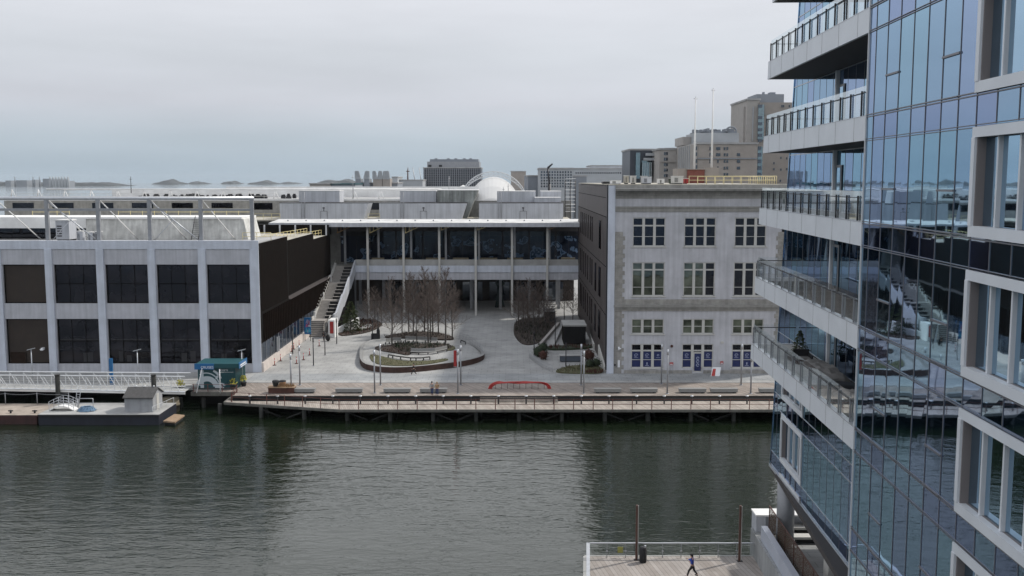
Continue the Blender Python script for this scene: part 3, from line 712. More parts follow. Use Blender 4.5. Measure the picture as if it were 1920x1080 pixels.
solo(mb, 'dolphin', pm('weathered_concrete', (.16, .14, .10), .9, 0, 1.5, .5, bump=.3), 'squat round concrete dolphin between the shed and the deck corner', 'mooring dolphin')
# little float
xa, ya = G(307, 790, .5); xb, yb = G(345, 776, .5)
t = thing('float', 'small tan timber float tied at the end of the barge', 'float', (xa + 1, ya + 1, 0))
P4 = [G(306, 789, .5), G(328, 791, .5), G(346, 778, .5), G(327, 776, .5)]
mb = MB(); mb.prism(P4, .32, .5); mb.build('deck', M['timber_warm'], t)
mb = MB(); cx = sum(p[0] for p in P4) / 4; cy = sum(p[1] for p in P4) / 4; mb.prism([(cx + (p[0] - cx) * .85, cy + (p[1] - cy) * .85) for p in P4], -.2, .32); mb.build('pontoon', M['black'], t)
# solar lamps and info column in front of left building
for px, y0, y1, lab in ((59.5, 696, 655, 'T-shaped solar lamp before the first dark bay of the left building'), (258, 699, 657, 'T-shaped solar lamp before the middle of the left building'), (453.5, 690, 657, 'T-shaped solar lamp behind the ticket kiosk')):
    x = fx(px, 134.0, 680); z = fz(y1, 134); t = thing('solar_lamp', lab, 'lamp', (x, 134.0, DK), 'solar lamps behind the gangway')
    mb = MB(); mb.bar((x, 134, DK), (x, 134, z), .07); mb.build('pole', M['silver'], t)
    mb = MB(); mb.hexa([(x - .5, 133.8, z - .12), (x + .5, 133.8, z + .12), (x + .5, 134.2, z + .12), (x - .5, 134.2, z - .12), (x - .5, 133.8, z - .04), (x + .5, 133.8, z + .2), (x + .5, 134.2, z + .2), (x - .5, 134.2, z - .04)]); mb.build('solar_panel', M['silver'], t)
x = fx(208.5, 134, 690); mb = MB(); mb.box(x - .22, x + .22, 133.8, 134.1, DK, fz(672, 134)); solo(mb, 'info_column', M['blue_sign'], 'slim bright blue sign column behind the gangway', 'sign')
# ============================================================ wall helper: flat wall in the plane Y=const with real openings
def holes_wall(mb, x0, x1, z0, z1, Y, holes, depth):
    xs = sorted({x0, x1, *[h[0] for h in holes], *[h[1] for h in holes]}); zs = sorted({z0, z1, *[h[2] for h in holes], *[h[3] for h in holes]})
    xs = [x for x in xs if x0 <= x <= x1]; zs = [z for z in zs if z0 <= z <= z1]
    for a, b_ in zip(xs, xs[1:]):
        for c, d in zip(zs, zs[1:]):
            mx_, mz_ = (a + b_) / 2, (c + d) / 2
            if any(h[0] < mx_ < h[1] and h[2] < mz_ < h[3] for h in holes): continue
            mb.face([(a, Y, c), (b_, Y, c), (b_, Y, d), (a, Y, d)])
    for a, b_, c, d in holes:
        mb.face([(a, Y, c), (a, Y, d), (a, Y + depth, d), (a, Y + depth, c)]); mb.face([(b_, Y, d), (b_, Y, c), (b_, Y + depth, c), (b_, Y + depth, d)])
        mb.face([(a, Y, d), (b_, Y, d), (b_, Y + depth, d), (a, Y + depth, d)]); mb.face([(b_, Y, c), (a, Y, c), (a, Y + depth, c), (b_, Y + depth, c)])
YL = 142.7; YW = 141.7; YG = 204.7
# ============================================================ LEFT BUILDING
lb = thing('pier_building', 'long white framed two storey pier building with big dark windows on the left', 'building', (-70, YL, DK))
zt = fz(453, YL); zc = fz(467, YL); zu1, zu0 = fz(496, YL), fz(569, YL); zl1, zl0 = fz(598, YL), fz(682, YL)
pxs = [5 - 96 * 2, 5 - 96, 0, 95.5, 191.5, 287.5, 381.5, 478]
PX = [fx(p, YL, 570) for p in pxs]
PW = 1.05
xe = fx(487, YL, 570); xs_ = PX[0]
holes = []
for i in range(len(PX) - 1):
    a, b_ = PX[i] + PW / 2 + .12, PX[i + 1] - PW / 2 - .12
    holes += [(a, b_, zu0, zu1), (a, b_, zl0, zl1)]
mb = MB(); holes_wall(mb, xs_, xe, DK, zt, YL, holes, .55)
# side wall behind the cladding, back and roof slab
mb.box(xs_, xe - .3, YL + .56, 205, DK, zu0 - 8.0); mb.build('wall', M['pale_panel'], lb)
mb = MB(); mb.box(xs_, xe - .02, YL + .56, YL + 18.5, zu0 - 8, zt - .62); mb.box(xs_, xe - 1.0, YL + 18.5, 204.6, zu0 - 8, 18.7); mb.build('core', M['brown_clad'], lb)
mb = MB(); mb.box(xs_ - .1, xe + .06, YL - .12, YL - .01, zc, zt + .05); mb.box(xs_ - .1, xe + .06, YL - .12, YL + .6, zt + .05, zt + .13); mb.build('parapet', M['pillar_white'], lb)
for i, x in enumerate(PX):
    x1_ = xe + .05 if i == len(PX) - 1 else x + PW / 2
    mb = MB(); mb.box(x - PW / 2, x1_, YL - .22, YL - .002, DK, zc - .003); mb.build('pillar', M['pillar_white'], lb)
rr = random.Random(3)
for i, (a, b_, c, d) in enumerate(holes):
    first = (i // 2) == 2
    wn = MB(); t_ = .14
    wn.box(a, b_, YL + .3, YL + .45, c, c + t_); wn.box(a, b_, YL + .3, YL + .45, d - t_, d); wn.box(a, a + t_, YL + .3, YL + .45, c + t_, d - t_); wn.box(b_ - t_, b_, YL + .3, YL + .45, c + t_, d - t_)
    if not first:
        zm = c + (d - c) * .5; wn.box(a + t_, b_ - t_, YL + .33, YL + .45, zm - .05, zm + .05)
        for q in (1, 2): xm = a + (b_ - a) * q / 3; wn.box(xm - .03, xm + .03, YL + .34, YL + .45, c + t_, d - t_)
    wo_ = wn.build('window', M['brown_clad'], lb)
    pn = MB(); pn.face([(a, YL + .42, c), (b_, YL + .42, c), (b_, YL + .42 + rr.uniform(-.02, .02), d), (a, YL + .42 + rr.uniform(-.02, .02), d)]); 
    pn.build('pane', M['brown_panel'] if first else M['win_left'], wo_)
    if not first and i % 2 == 1:   # a pale blind band and a few pale things inside show faintly through the lower panes
        bl = MB(); bl.box(a + .3, b_ - .3, YL + .395, YL + .405, zm + .1, zm + .28)
        for q in range(2): u = a + rr.uniform(.8, 4.6); bl.box(u, u + rr.uniform(.5, .8), YL + .395, YL + .405, c + .25, c + rr.uniform(.9, 1.8))
        bl.build('blind', pm('blind%d' % i, (.05, .055, .062), .8) if i == 5 else M.get('blind') or M['dark_metal'], wo_)
        M['blind'] = MATS.get('blind5', M['dark_metal'])
# dark door and wall lamp in first visible bay
x = fx(33, YL - .1, 680); mb = MB(); mb.box(x - 1.1, x + 1.1, YL + .2, YL + .3, DK, fz(661, YL)); mb.build('door', M['brown_fin'], lb)
x = fx(80, YL, 655); mb = MB(); mb.box(x - .15, x + .15, YL - .25, YL + .42, fz(656, YL), fz(652, YL)); mb.blob((x, YL - .3, fz(655, YL)), (.3, .25, .16), 8, 0); mb.build('wall_lamp', M['paint_white'], lb)
# roof of the left building
mb = MB(); mb.box(xs_, xe - .3, YL + .6, YL + 18.4, zt - .6, zt - .25); mb.build('roof', M['roof_grey'], lb)
mb = MB(); mb.box(xs_, xe - 1.0, 187, 204, 18.6, 18.9); mb.box(xs_, xe - 1.0, YL + 18.41, 186.9, 19.6, 20.0); mb.build('rear_roof', M['aged_roof'], lb)
mb = MB(); mb.box(xs_, -37.0, 200.5, 204, 18.9, fz(421, 202)); mb.build('rear_wall', M['brown_clad'], lb)
for q in range(6): mb = MB(); x = -53 + q * 3.1; mb.box(x, x + .25, 200.1, 200.4, 18.9, fz(421, 202)); mb.build('rear_post', M['roof_panel'], lb)
# side cladding facing the plaza
zb_ = fz(645, YL); zled0, zled1 = 9.3, 10.6
mb = MB(); mb.box(xe - .02, xe + .03, YL + .05, YL + 18.5, zb_, zt - .3); mb.box(xe - .98, xe - .92, YL + 18.5, 187, zled1, 20.0); mb.box(xe - .98, xe - .92, 187, 204.5, zled1, 18.9); mb.box(xe, xe + .03, YL + 18.5, 204.5, zb_, zled1); mb.build('side_cladding', M['brown_clad'], lb)
mb = MB(); mb.box(xe - .9, xe + .3, YL + 18.6, 204.4, zled1, zled1 + .10); mb.build('ledge', M['taupe_clad'], lb)
for k in range(54):
    y = YL + 1.6 + k * 1.12
    if y > 203: break
    mb = MB(); mb.box(xe + .03, xe + .30, y, y + .09, zb_ + .1, zled1 - .02); mb.build('fin', M['brown_fin'], lb)
mb = MB()
for k in range(30): y = YL + .8 + k * .58; mb.box(xe + .03, xe + .09, y, y + .05, zled1 + .3, zt - .3)
for k in range(62): y = YL + 19 + k * .68; mb.box(xe - .92, xe - .86, y, y + .05, zled1 + .3, 20.0 if y < 187 else 18.9)
mb.build('cladding_ribs', M['brown_fin'], lb)
sg = MB(); sg.box(xe - .02, xe + .02, YL + .3, 184, 3.55, zb_); so_ = sg.build('side_glazing', M['win_blue'], lb)
sg = MB()
for k in range(16): sg.box(xe + .02, xe + .07, YL + .3 + k * 2.6, YL + .4 + k * 2.6, 3.55, zb_)
sg.build('mullions', M['grey_metal'], so_)
mb = MB(); mb.box(xe - .02, xe + .35, YL - .1, 184, DK, 3.55); mb.build('low_wall', M['pinkwall'], lb)
mb = MB(); y = YL + 9; mb.box(xe + .1, xe + .3, y, y + .35, DK, 5.9); mb.box(xe + .1, xe + .3, y + 1.0, y + 1.3, DK, 5.9); mb.build('entrance_frame', M['silver'], lb)
# poster column by the entrance (abstract colour patches)
y = YL + 28
po = thing('poster_column', 'tall poster board with bright blue, pink and white shapes at the side of the left building', 'poster', (xe + .9, y, DK))
mb = MB(); mb.box(xe + .45, xe + 1.6, y - .1, y + .1, DK + 1.2, DK + 4.1); mb.build('board', M['blue_sign'], po)
pc = [(.35, .30, .45), (.6, .62, .7), (.05, .35, .5), (.45, .12, .25)]
for k in range(4):
    mb = MB()
    for q in range(3): u = R.uniform(.5, 1.1); v = R.uniform(1.25, 3.2); mb.face([(xe + u, y - .112 - k * .004, DK + v), (xe + u + R.uniform(.2, .6), y - .112 - k * .004, DK + v + R.uniform(-.1, .3)), (xe + u + R.uniform(.1, .5), y - .112 - k * .004, DK + v + R.uniform(.4, 1.0))])
    mb.build('print', pm('print%d' % k, pc[k], .6), po)
for dx in (.55, 1.5): mb = MB(); mb.bar((xe + dx, y, DK), (xe + dx, y, DK + 1.2), .05); mb.build('leg', M['dark_metal'], po)

# ---- steel pipe frame along the roof edge of the left building
fr = thing('roof_frame', 'white steel frame of posts, pipe and diagonal struts along the left roof edge', 'steel frame', (-70, YL + 1, zt))
YP = YL + 1.2; zp = fz(372, YP); zb2 = fz(393, YP)
mb = MB(); mb.bar((-110, YP, zp), (fx(476, YP, 372), YP, zp), .26, n=12); mb.build('pipe', M['silver'], fr)
mb = MB(); mb.box(-110, fx(476, YP, 393), YP - .12, YP + .12, zb2 - .18, zb2 + .18); mb.build('beam', M['grey_metal'], fr)
for px in (-105, -8, 89, 185, 281, 377, 473):
    x = fx(px, YP, 420); mb = MB(); mb.box(x - .26, x + .26, YP - .22, YP + .22, zt - .3, zp); mb.build('post', M['grey_metal'], fr)
    if px == 473: continue
    mb = MB(); mb.bar((x + .2, YP + .3, zp - .3), (x + 2.6, YP + 8, zt - .2), .085); mb.build('strut', M['roof_white'], fr)
    if px in (89, 281):
        mb = MB(); mb.bar((x, YP, zp - .3), (x + 7.0, YP + .1, zt + .1), .09); mb.bar((x + 7.0 - 3.4, YP + .2, zt + 3.4), (x + .5, YP + .2, zt + .1), .06); mb.build('brace', M['silver'], fr)
# raised white roof volume behind the frame
YA = 152
a, b_ = fx(160, YA, 430), fx(455, YA, 430); z1, z0 = fz(411, YA), zt - .3
rv = thing('roof_house', 'long low white rooftop enclosure behind the steel frame with slanted right end', 'rooftop enclosure', ((a + b_) / 2, YA, z0))
mb = MB(); mb.hexa([(a, YA, z0), (b_ + .8, YA, z0), (b_ + .8, YA + 8, z0), (a, YA + 8, z0), (a, YA + .5, z1), (b_, YA + .5, z1), (b_, YA + 8, z1), (a, YA + 8, z1)]); mb.build('wall', M['house_white'], rv)
mb = MB(); mb.box(-110, b_ - .2, YA + .3, YA + 9, z1, z1 + .3); mb.build('roof', M['roof_white'], rv)
mb = MB(); mb.box(-110, a, YA + .2, YA + 8, fz(428, YA), z1); mb.build('fascia', M['roof_white'], rv)
mb = MB(); mb.box(-110, a, YA + 3, YA + 3.2, z0, fz(428, YA)); mb.build('recess_glazing', M['win_dark'], rv)
x = fx(365, YA - 1, 430)
mb = MB(); 
for dx in (-.6, .5): mb.bar((x + dx, YA - 1, z0), (x + dx * .9 + .3, YA + .3, z1 + .5), .05)
for k in range(9): mb.bar((x - .55, YA - 1 + k * .13, z0 + .3 + k * .3), (x + .55, YA - 1 + k * .13, z0 + .3 + k * .3), .03)
solo(mb, 'roof_ladder', M['dark_metal'], 'dark steel ladder leaning on the white rooftop enclosure', 'ladder')
def unit(px0, px1, py0, py1, Y, d, lab, mat='roof_panel', z0=None, legs=True, name='air_unit', grp='rooftop air units'):
    a, b_ = fx(px0, Y, 400), fx(px1, Y, 400); z1_, z0_ = fz(py0, Y), (fz(py1, Y) if z0 is None else z0)
    t = thing(name, lab, 'air unit', ((a + b_) / 2, Y, z0_), grp)
    h = z1_ - z0_
    mb = MB(); mb.box(a, b_, Y, Y + d, z0_ + h * .12, z1_ - h * .05); mb.build('casing', M[mat], t)
    mb = MB(); mb.box(a - .06, b_ + .06, Y - .06, Y + d + .06, z1_ - h * .05, z1_); mb.build('cap', M['roof_white'], t)
    mb = MB()
    for k in range(5): mb.box(a + .1 * (b_ - a), a + .45 * (b_ - a), Y - .03, Y, z0_ + h * (.25 + .11 * k), z0_ + h * (.30 + .11 * k))
    mb.build('louvre', M['dark_metal'], t)
    mb = MB(); mb.box(a + .1, b_ - .1, Y + .1, Y + d - .1, z0_, z0_ + h * .12); mb.build('base', M['dark_metal'], t)
    return t
unit(103, 128, 412, 443, YL + 3.5, 2.5, 'tall pale air unit leaning over the left roof, beside the first strut', z0=zt - .3)
unit(143, 153, 433, 447, YL + 3.2, 1, 'small pale condenser left of a pair on the left roof', z0=zt - .3)
unit(163, 172, 435, 447, YL + 3.2, 1, 'small pale condenser middle one by the second post', z0=zt - .3)
unit(176, 185, 434, 447, YL + 3.2, 1, 'small dark condenser touching the second post', 'grey_metal', z0=zt - .3)
def rail(pts, lab, mat='dull_yellow', h=1.1, step=1.8, name='roof_railing', r=.04, rows=(.55, 1.1)):
    t = thing(name, lab, 'railing', pts[0])
    mb = MB()
    for p, q in zip(pts, pts[1:]):
        for z in rows: mb.bar((p[0], p[1], p[2] + z * h / 1.1), (q[0], q[1], q[2] + z * h / 1.1), r)
    mb.build('rail', M[mat], t)
    P0 = None
    for p, q in zip(pts, pts[1:]):
        d = (Vector(q) - Vector(p)); m_ = max(1, int(d.length / step))
        for k in range(m_ + (q == pts[-1])):
            v = Vector(p) + d * k / m_
            if P0 is None: mb = MB(); mb.bar(v, v + Vector((0, 0, h)), r); P0 = mb.build('post', M[mat], t); v0 = v
            else: c = P0.copy(); link(c); c.parent = t; c.location = P0.location + (v - v0)
    return t
rail([(fx(222, 160, 400), 160, z1 + .3), (fx(470, 160, 400), 160, z1 + .3)], 'yellow guard rail behind the white rooftop enclosure', h=1.1)
rail([(fx(61, 160, 400), 160, z1 + .3), (fx(130, 160, 400), 160, z1 + .3)], 'short yellow guard rail at the far left rooftop')
rail([(fx(455, 150, 440), 150, zt - .3), (fx(508, 150, 440), 150, zt - .3)], 'yellow guard rail at the right end of the left roof edge', h=1.2)
rail([(-40.5, 163, 20.0), (-38.3, 186, 20.0)], 'yellow guard rail in the middle of the left roof above the brown side wall', h=1.0)
rail([(-39.5, 188, 18.9), (-38.3, 200, 18.9)], 'yellow guard rail by the roof notch near the gallery', h=1.1)

# ============================================================ PIER SHED ROOFS BEHIND
ps = thing('pier_shed', 'long low pier shed roofs stretching far behind the front buildings', 'building', (-50, 232, DK))
Yr = 232
mb = MB(); mb.box(-120, 14, 236, 236.4, 10, 25.1); mb.build('front_wall', M['cornice'], ps)
mb = MB(); mb.box(-120, -14, 236.4, 560, 24.2, 24.9); mb.build('high_roof', M['roof_grey'], ps)
mb = MB(); mb.box(-120, -13.8, 236.2, 236.8, 24.9, 25.5); mb.box(-120, -14, 300, 301, 24.9, 26.9); mb.box(-120, -14, 420, 421, 24.9, 27.2); mb.build('roof_edge', M['roof_white'], ps)
mb = MB()
for k in range(11): mb.box(-118 + k * 9.4, -113 + k * 9.4, 236 - .06, 236 - .01, 23.0, 24.6)
mb.build('wall_window', M['win_dark'], ps)
mb = MB(); mb.box(-120, 13, YG + 14, 236, 21.0, 21.3); mb.build('low_roof', M['aged_roof'], ps)
for k in range(0, 32):
    if k % 1 == 0:
        x = -112 + k * 3.2 * 1.0
tr = thing('roof_truss', 'long white rooftop pipe with tapering A-shaped supports across the far shed roof', 'steel frame', (-60, 262, 25))
zt_ = fz(355, 262)
mb = MB(); mb.bar((-122, 262, zt_), (fx(828, 262, 355), 262, zt_), .22, n=8); mb.build('pipe', M['roof_white'], tr)
for k in range(17):
    x = fx(23 + k * 49.3, 262, 360)
    mb = MB(); mb.bar((x, 262, zt_), (x - .5, 262, 24.9), .1, .22); mb.bar((x, 262, zt_), (x - .9 + 1.9, 262, 24.9), .06, .12); mb.build('support', M['roof_white'], tr)
rail([(-118, 238, 25.5), (fx(520, 238, 380), 238, 25.5)], 'pale railing along the front edge of the far shed roof', 'trim', h=1.2, step=3, name='roof_railing')
# rooftop penthouses on the gallery roof
def penthouse(x0, x1, y0, y1, Y, d, lab, skew=0):
    a, b_ = fx(x0, Y, 390), fx(x1, Y, 390); z1_, z0_ = fz(y0, Y), 21.3
    t = thing('penthouse', lab, 'rooftop penthouse', ((a + b_) / 2, Y, z0_), 'grey panelled rooftop penthouses')
    mb = MB(); mb.hexa([(a, Y, z0_), (b_ - skew, Y, z0_), (b_ - skew, Y + d, z0_), (a, Y + d, z0_), (a, Y, z1_), (b_, Y, z1_), (b_, Y + d, z1_), (a, Y + d, z1_)]); mb.build('wall', M['roof_panel'], t)
    mb = MB(); mb.box(a - .05, b_ + .05, Y - .05, Y + d, z1_, z1_ + .12); mb.build('coping', M['dark_metal'] if y0 > 376 else M['roof_white'], t)
    mb = MB()
    k = a + 3.1
    while k < b_ - 1: mb.box(k - .02, k + .02, Y - .015, Y, z0_, z1_); k += 3.1
    mb.build('joints', M['grey_metal'], t)
    return t
PH = [(524.5, 691, 381, 410, 222, 7, 'long low grey penthouse, left of three on the gallery roof'), (711, 875, 381, 410, 222, 7, 'long low grey penthouse, middle of three on the gallery roof'), (898, 1056, 381, 410, 222, 7, 'long low grey penthouse, right of three on the gallery roof'),
      (561, 637, 358, 381, 229.5, 6, 'upper grey box rising behind the left low penthouse'), (750, 818, 358, 381, 229.5, 6, 'upper grey box rising behind the middle low penthouse'), (932, 1004, 359, 381, 229.5, 6, 'upper grey box rising behind the right low penthouse')]
for p in PH: penthouse(*p, skew=1.1 if p[0] in (524.5, 711) else 0)
t = penthouse(820, 896, 357, 385, 226, 9, 'weathered grey metal box with slanted foot right of the middle penthouse', skew=2.5)
for c in t.children:
    if c.name.startswith('wall'): c.data = c.data.copy(); c.data.materials[0] = pm('weathered', (.30, .32, .31), .7, .2, .4, .4, streak=.35)
penthouse(1003, 1051, 371, 384, 226, 5, 'low grey box stepping down from the right upper box'); 
t = penthouse(1014, 1052, 359, 372, 233, 5, 'small taupe box behind the right penthouses near the stone building')
for px in (566, 755, 1294 / 3.69 + 580, 945):
    pass
for k, px in enumerate((568, 754, 937)):
    x = fx(px, 221.5, 390); mb = MB()
    for dx in (-.35, .35): mb.bar((x + dx, 221.6, 21.3), (x + dx, 221.6, fz(360, 221.6)), .05)
    for q in range(22): mb.bar((x - .35, 221.6, 21.6 + q * .27), (x + .35, 221.6, 21.6 + q * .27), .025)
    solo(mb, 'roof_ladder', M['grey_metal'], 'steel ladder on the %s of the low penthouses' % ('left', 'middle', 'right')[k], 'ladder', 'ladders on the penthouses')
for k, px in enumerate((607, 794, 981)):
    x = fx(px, 221, 395); mb = MB()
    for dx in (-.75, .75): mb.bar((x + dx, 221, 21.3), (x + dx, 221, 23.1), .04)
    mb.bar((x - .75, 221, 23.1), (x + .75, 221, 23.1), .04); mb.bar((x, 221, 23.1), (x, 221, 24), .08); mb.lathe((x, 221, 23.7), [(.25, 0), (.3, .15), (.1, .3)], 8)
    solo(mb, 'vent_frame', M['dark_metal'], 'small vent pipe in a frame before the %s low penthouse' % ('left', 'middle', 'right')[k], 'vent', 'vent pipes on the gallery roof')
rail([(fx(480, 220, 405), 219, 21.3), (fx(527, 220, 405), 219, 21.3)], 'yellow guard rail left of the left low penthouse', step=1.5, h=1.3)
rail([(fx(690, 222, 405), 222, 21.3), (fx(712, 222, 405), 222, 21.3)], 'short yellow guard rail between left and middle penthouses', h=1.2)
for px, y0, y1, lab in ((246, 331, 362, 'thin dark mast on the far shed roof at the left'), (662, 328, 372, 'thin grey mast behind the left upper box'), (842, 330, 380, 'thin grey mast behind the middle upper box'), (953, 344, 358, 'short dark vent stack on the right upper box'), (944, 350, 358, 'short stub vent left of the dark stack on the right upper box')):
    x = fx(px, 233, 360); mb = MB(); mb.bar((x, 233, fz(y1, 233)), (x, 233, fz(y0, 233)), .1, .05); mb.bar((x - .25, 233, fz(y0 + 5, 233)), (x + .25, 233, fz(y0 + 5, 233)), .06); solo(mb, 'roof_mast', M['grey_metal'] if px > 300 else M['dark_metal'], lab, 'mast')

# ============================================================ GALLERY BUILDING (bridge across the back of the plaza)
gb = thing('gallery_building', 'long glazed gallery on slender white columns across the back of the plaza', 'building', (-11, YG, DK))
XA, XB = xe - .4, 14.3
zr1, zr0 = fz(412, YG), fz(421, YG)
xr_ = fx(500, 200, 410); mb = MB(); mb.box(xr_, XB, YG - 3.2, YG - 2.8, zr0, zr0 + .5); mb.hexa([(xr_, YG - 2.8, zr0 + .34), (XB, YG - 2.8, zr0 + .34), (XB, YG + 6, zr0 + .34), (xr_, YG + 6, zr0 + .34), (xr_, YG - 2.8, zr0 + .5), (XB, YG - 2.8, zr0 + .5), (XB, YG + 6, zr0 + .9), (xr_, YG + 6, zr0 + .9)]); mb.build('roof', M['roof_edge'], gb)
mb = MB(); mb.box(xr_, XB, YG - 3.3, YG - 3.21, zr0 - .35, zr0 + .42); mb.build('fascia', M['roof_panel'], gb)
for k in range(18):
    x = xr_ + 3 + k * 3.75; mb = MB(); mb.bar((x, YG + 1, zr0 + .6), (x, YG + 1, zr0 + .95), .22, .12, 8); mb.build('roof_drain', M['grey_metal'], gb)
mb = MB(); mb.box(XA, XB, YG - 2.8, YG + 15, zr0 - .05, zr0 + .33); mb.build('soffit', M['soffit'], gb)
zs1, zs0 = fz(498, YG), fz(524, YG); zw = fz(487, YG)
mb = MB(); mb.box(-32.3, XB, YG - .4, YG + 26, zs0 + .5, zs1); mb.build('floor_slab', M['pale_panel'], gb)
mb = MB(); mb.box(-32.3, XB, YG - .75, YG - .41, fz(510, YG), zs1 + .05); mb.build('upper_fascia', M['pillar_white'], gb)
mb = MB(); mb.box(-32.3, XB, YG - .58, YG - .41, zs0, fz(510, YG) - .02); mb.build('lower_fascia', M['pale_panel'], gb)
mb = MB(); mb.box(-32.3, XB, YG - .2, YG - .05, zs1, zw + .05); mb.build('terrace_parapet', M['concrete'], gb)
mb = MB()
for k in range(8): mb.box(-29 + k * 5.6, -29 + k * 5.6 + R.uniform(2.5, 4.2), YG + .3, YG + 1.1, zs1, zw + .35)
mb.build('terrace_grasses', pm('dry_grass', (.17, .145, .10), .95, 0, 6, .6), gb)['kind'] = 'stuff'
for px in (690, 757, 824, 892, 960, 1026):
    x = fx(px, YG - .95, 500); c_ = MB(); c_.box(x - .22, x + .22, YG - 1.22, YG - .80, DK, zr0); c_.build('column', M['trim'], gb)
for k, px in enumerate((629, 690, 757, 824, 892, 1023)):
    x = fx(px, YG - .8, 425); c_ = MB()
    for q in range(4 if k != 5 else 2): c_.sqbar((x + .4 + q * .75, YG - 1 - q * .1, zr0), (x + .4 + q * .75, YG - 1, zr0 - 1.6 + q * .35 + (.6 if k > 2 else 0)), .12)
    c_.sqbar((x + .3, YG - 1, zr0 - 1.7 + (.6 if k > 2 else 0)), (x + 3.0 - (0 if k < 3 else 1), YG - 1.4, zr0 - .45), .12); c_.build('bracket', M['orange'] if k in (0, 5) else M['yellow'], gb)
for px in (647, 710, 771, 836, 898, 965, 1030):
    x = fx(px, YG + 3, 460); c_ = MB(); c_.box(x - .22, x + .22, YG + 2.8, YG + 3.2, zs1, zr0); c_.build('inner_column', M['grey_metal'], gb)
# gallery glazing, one window per bay, with a mural wall behind the glass
Yg = YG + 6
for k in range(9):
    a = XA + 1.2 + k * 5.63; b_ = a + 5.3
    wn = MB(); wn.box(a - .1, a + .02, Yg, Yg + .15, zs1, zr0 - 1.6); wn.box(b_ - .02, b_ + .1, Yg, Yg + .15, zs1, zr0 - 1.6); wn.box(a, b_, Yg, Yg + .15, zs1, zs1 + .15); wn.box(a, b_, Yg, Yg + .15, zr0 - 1.75, zr0 - 1.6)
    wn.box((a + b_) / 2 - .04, (a + b_) / 2 + .04, Yg, Yg + .12, zs1, zr0 - 1.6)
    o = wn.build('window', M['dark_metal'], gb); pn = MB(); pn.face([(a, Yg + .06, zs1 + .1), (b_, Yg + .06, zs1 + .1), (b_, Yg + .06, zr0 - 1.65), (a, Yg + .06, zr0 - 1.65)]); pn.build('pane', M['thin_glass'], o)
mb = MB(); mb.box(XA, XB, Yg - .1, Yg + .3, zr0 - 1.6, zr0 - .05); mb.build('header', M['soffit'], gb)
mm_ = bpy.data.materials.new('mural'); mm_.use_nodes = True; n = mm_.node_tree.nodes; l = mm_.node_tree.links; b = n['Principled BSDF']; b.inputs['Roughness'].default_value = .8
co = n.new('ShaderNodeNewGeometry'); v = n.new('ShaderNodeTexVoronoi'); v.inputs['Scale'].default_value = .75; q = n.new('ShaderNodeTexNoise'); q.inputs['Scale'].default_value = .45; q.inputs['Detail'].default_value = 3
l.new(co.outputs['Position'], v.inputs['Vector']); l.new(co.outputs['Position'], q.inputs['Vector'])
r1 = n.new('ShaderNodeValToRGB'); r1.color_ramp.interpolation = 'CONSTANT'; r1.color_ramp.elements[0].color = (.008, .012, .03, 1); r1.color_ramp.elements[1].position = .56; r1.color_ramp.elements[1].color = (.26, .33, .42, 1)
e = r1.color_ramp.elements.new(.62); e.color = (.02, .07, .12, 1); e = r1.color_ramp.elements.new(.68); e.color = (.45, .50, .56, 1)
l.new(q.outputs['Fac'], r1.inputs[0]); l.new(r1.outputs[0], b.inputs['Base Color'])
mb = MB(); mb.box(XA, XB, YG + 9, YG + 9.2, zs1, zs1 + 5.6); mb.build('mural_wall', mm_, gb)
mb = MB(); mb.box(XA, XB, YG + 9.2, YG + 15, zs1, zr0 - .1); mb.build('rear_wall', M['brown_panel'], gb)
# undercroft
mb = MB(); mb.box(XA, XB, YG + 24, YG + 24.4, DK, zs0 + .5); mb.build('undercroft_wall', M['brown_panel'], gb)
for k in range(7):
    a = -30 + k * 6.2; mb = MB(); mb.box(a, a + 4.6, YG + 23.9, YG + 24 - .01, DK + .2, DK + 4.4); mb.build('undercroft_window', M['win_blue'], gb)
for k in range(8):
    for yy in (9, 17):
        x = -34 + k * 6.3; mb = MB(); mb.box(x - .3, x + .3, YG + yy, YG + yy + .6, DK, zs0 + .5); mb.build('undercroft_column', M['grey_metal'], gb)
for a_, b__ in ((975, 1012), (1031, 1063), (1066, 1080)):
    mb = MB(); mb.box(fx(a_, YG + 2, 530), fx(b__, YG + 2, 530), YG + 1.2, YG + 1.5, zs0 - .25, zs0 + .5); mb.build('ceiling_panel', M['roof_white'], gb)
x = fx(937, YG + 12, 560); mb = MB()
for q in range(5): mb.bar((x + math.cos(q) * .8, YG + 12 + math.sin(q) * .8, DK), (x, YG + 12, DK + 5.4), .35, .15)
mb.blob((x, YG + 12, DK + 5.2), (1.0, .9, .8), 8, .2); solo(mb, 'sculpture', pm('dark_green', (.012, .03, .03), .6), 'dark rearing sculpture in the shade under the gallery', 'sculpture')

# ============================================================ STONE BUILDING
sb = thing('stone_building', 'pale three storey stone headhouse with cornice, grouped windows and brown clad flank', 'building', (27, YW, DK))
zz = lambda y: fz(y, YW)
X0 = fx(1139, YW, 520); X1 = fx(1468, YW, 520)
colx = [(1185, 1246), (1281, 1340), (1375, 1434)]
rows = [(408, 462), (492, 555), (598, 626), (645, 690)]
HW = []
for (a, b_) in colx:
    for (c, d) in rows:
        HW.append((fx(a, YW, (c + d) / 2), fx(b_, YW, (c + d) / 2), zz(d), zz(c)))
# keep one common x per column
cw = [(fx(a, YW, 540), fx(b_, YW, 540)) for a, b_ in colx]
HW = [(cw[i // 4][0], cw[i // 4][1], h[2], h[3]) for i, h in enumerate(HW)]
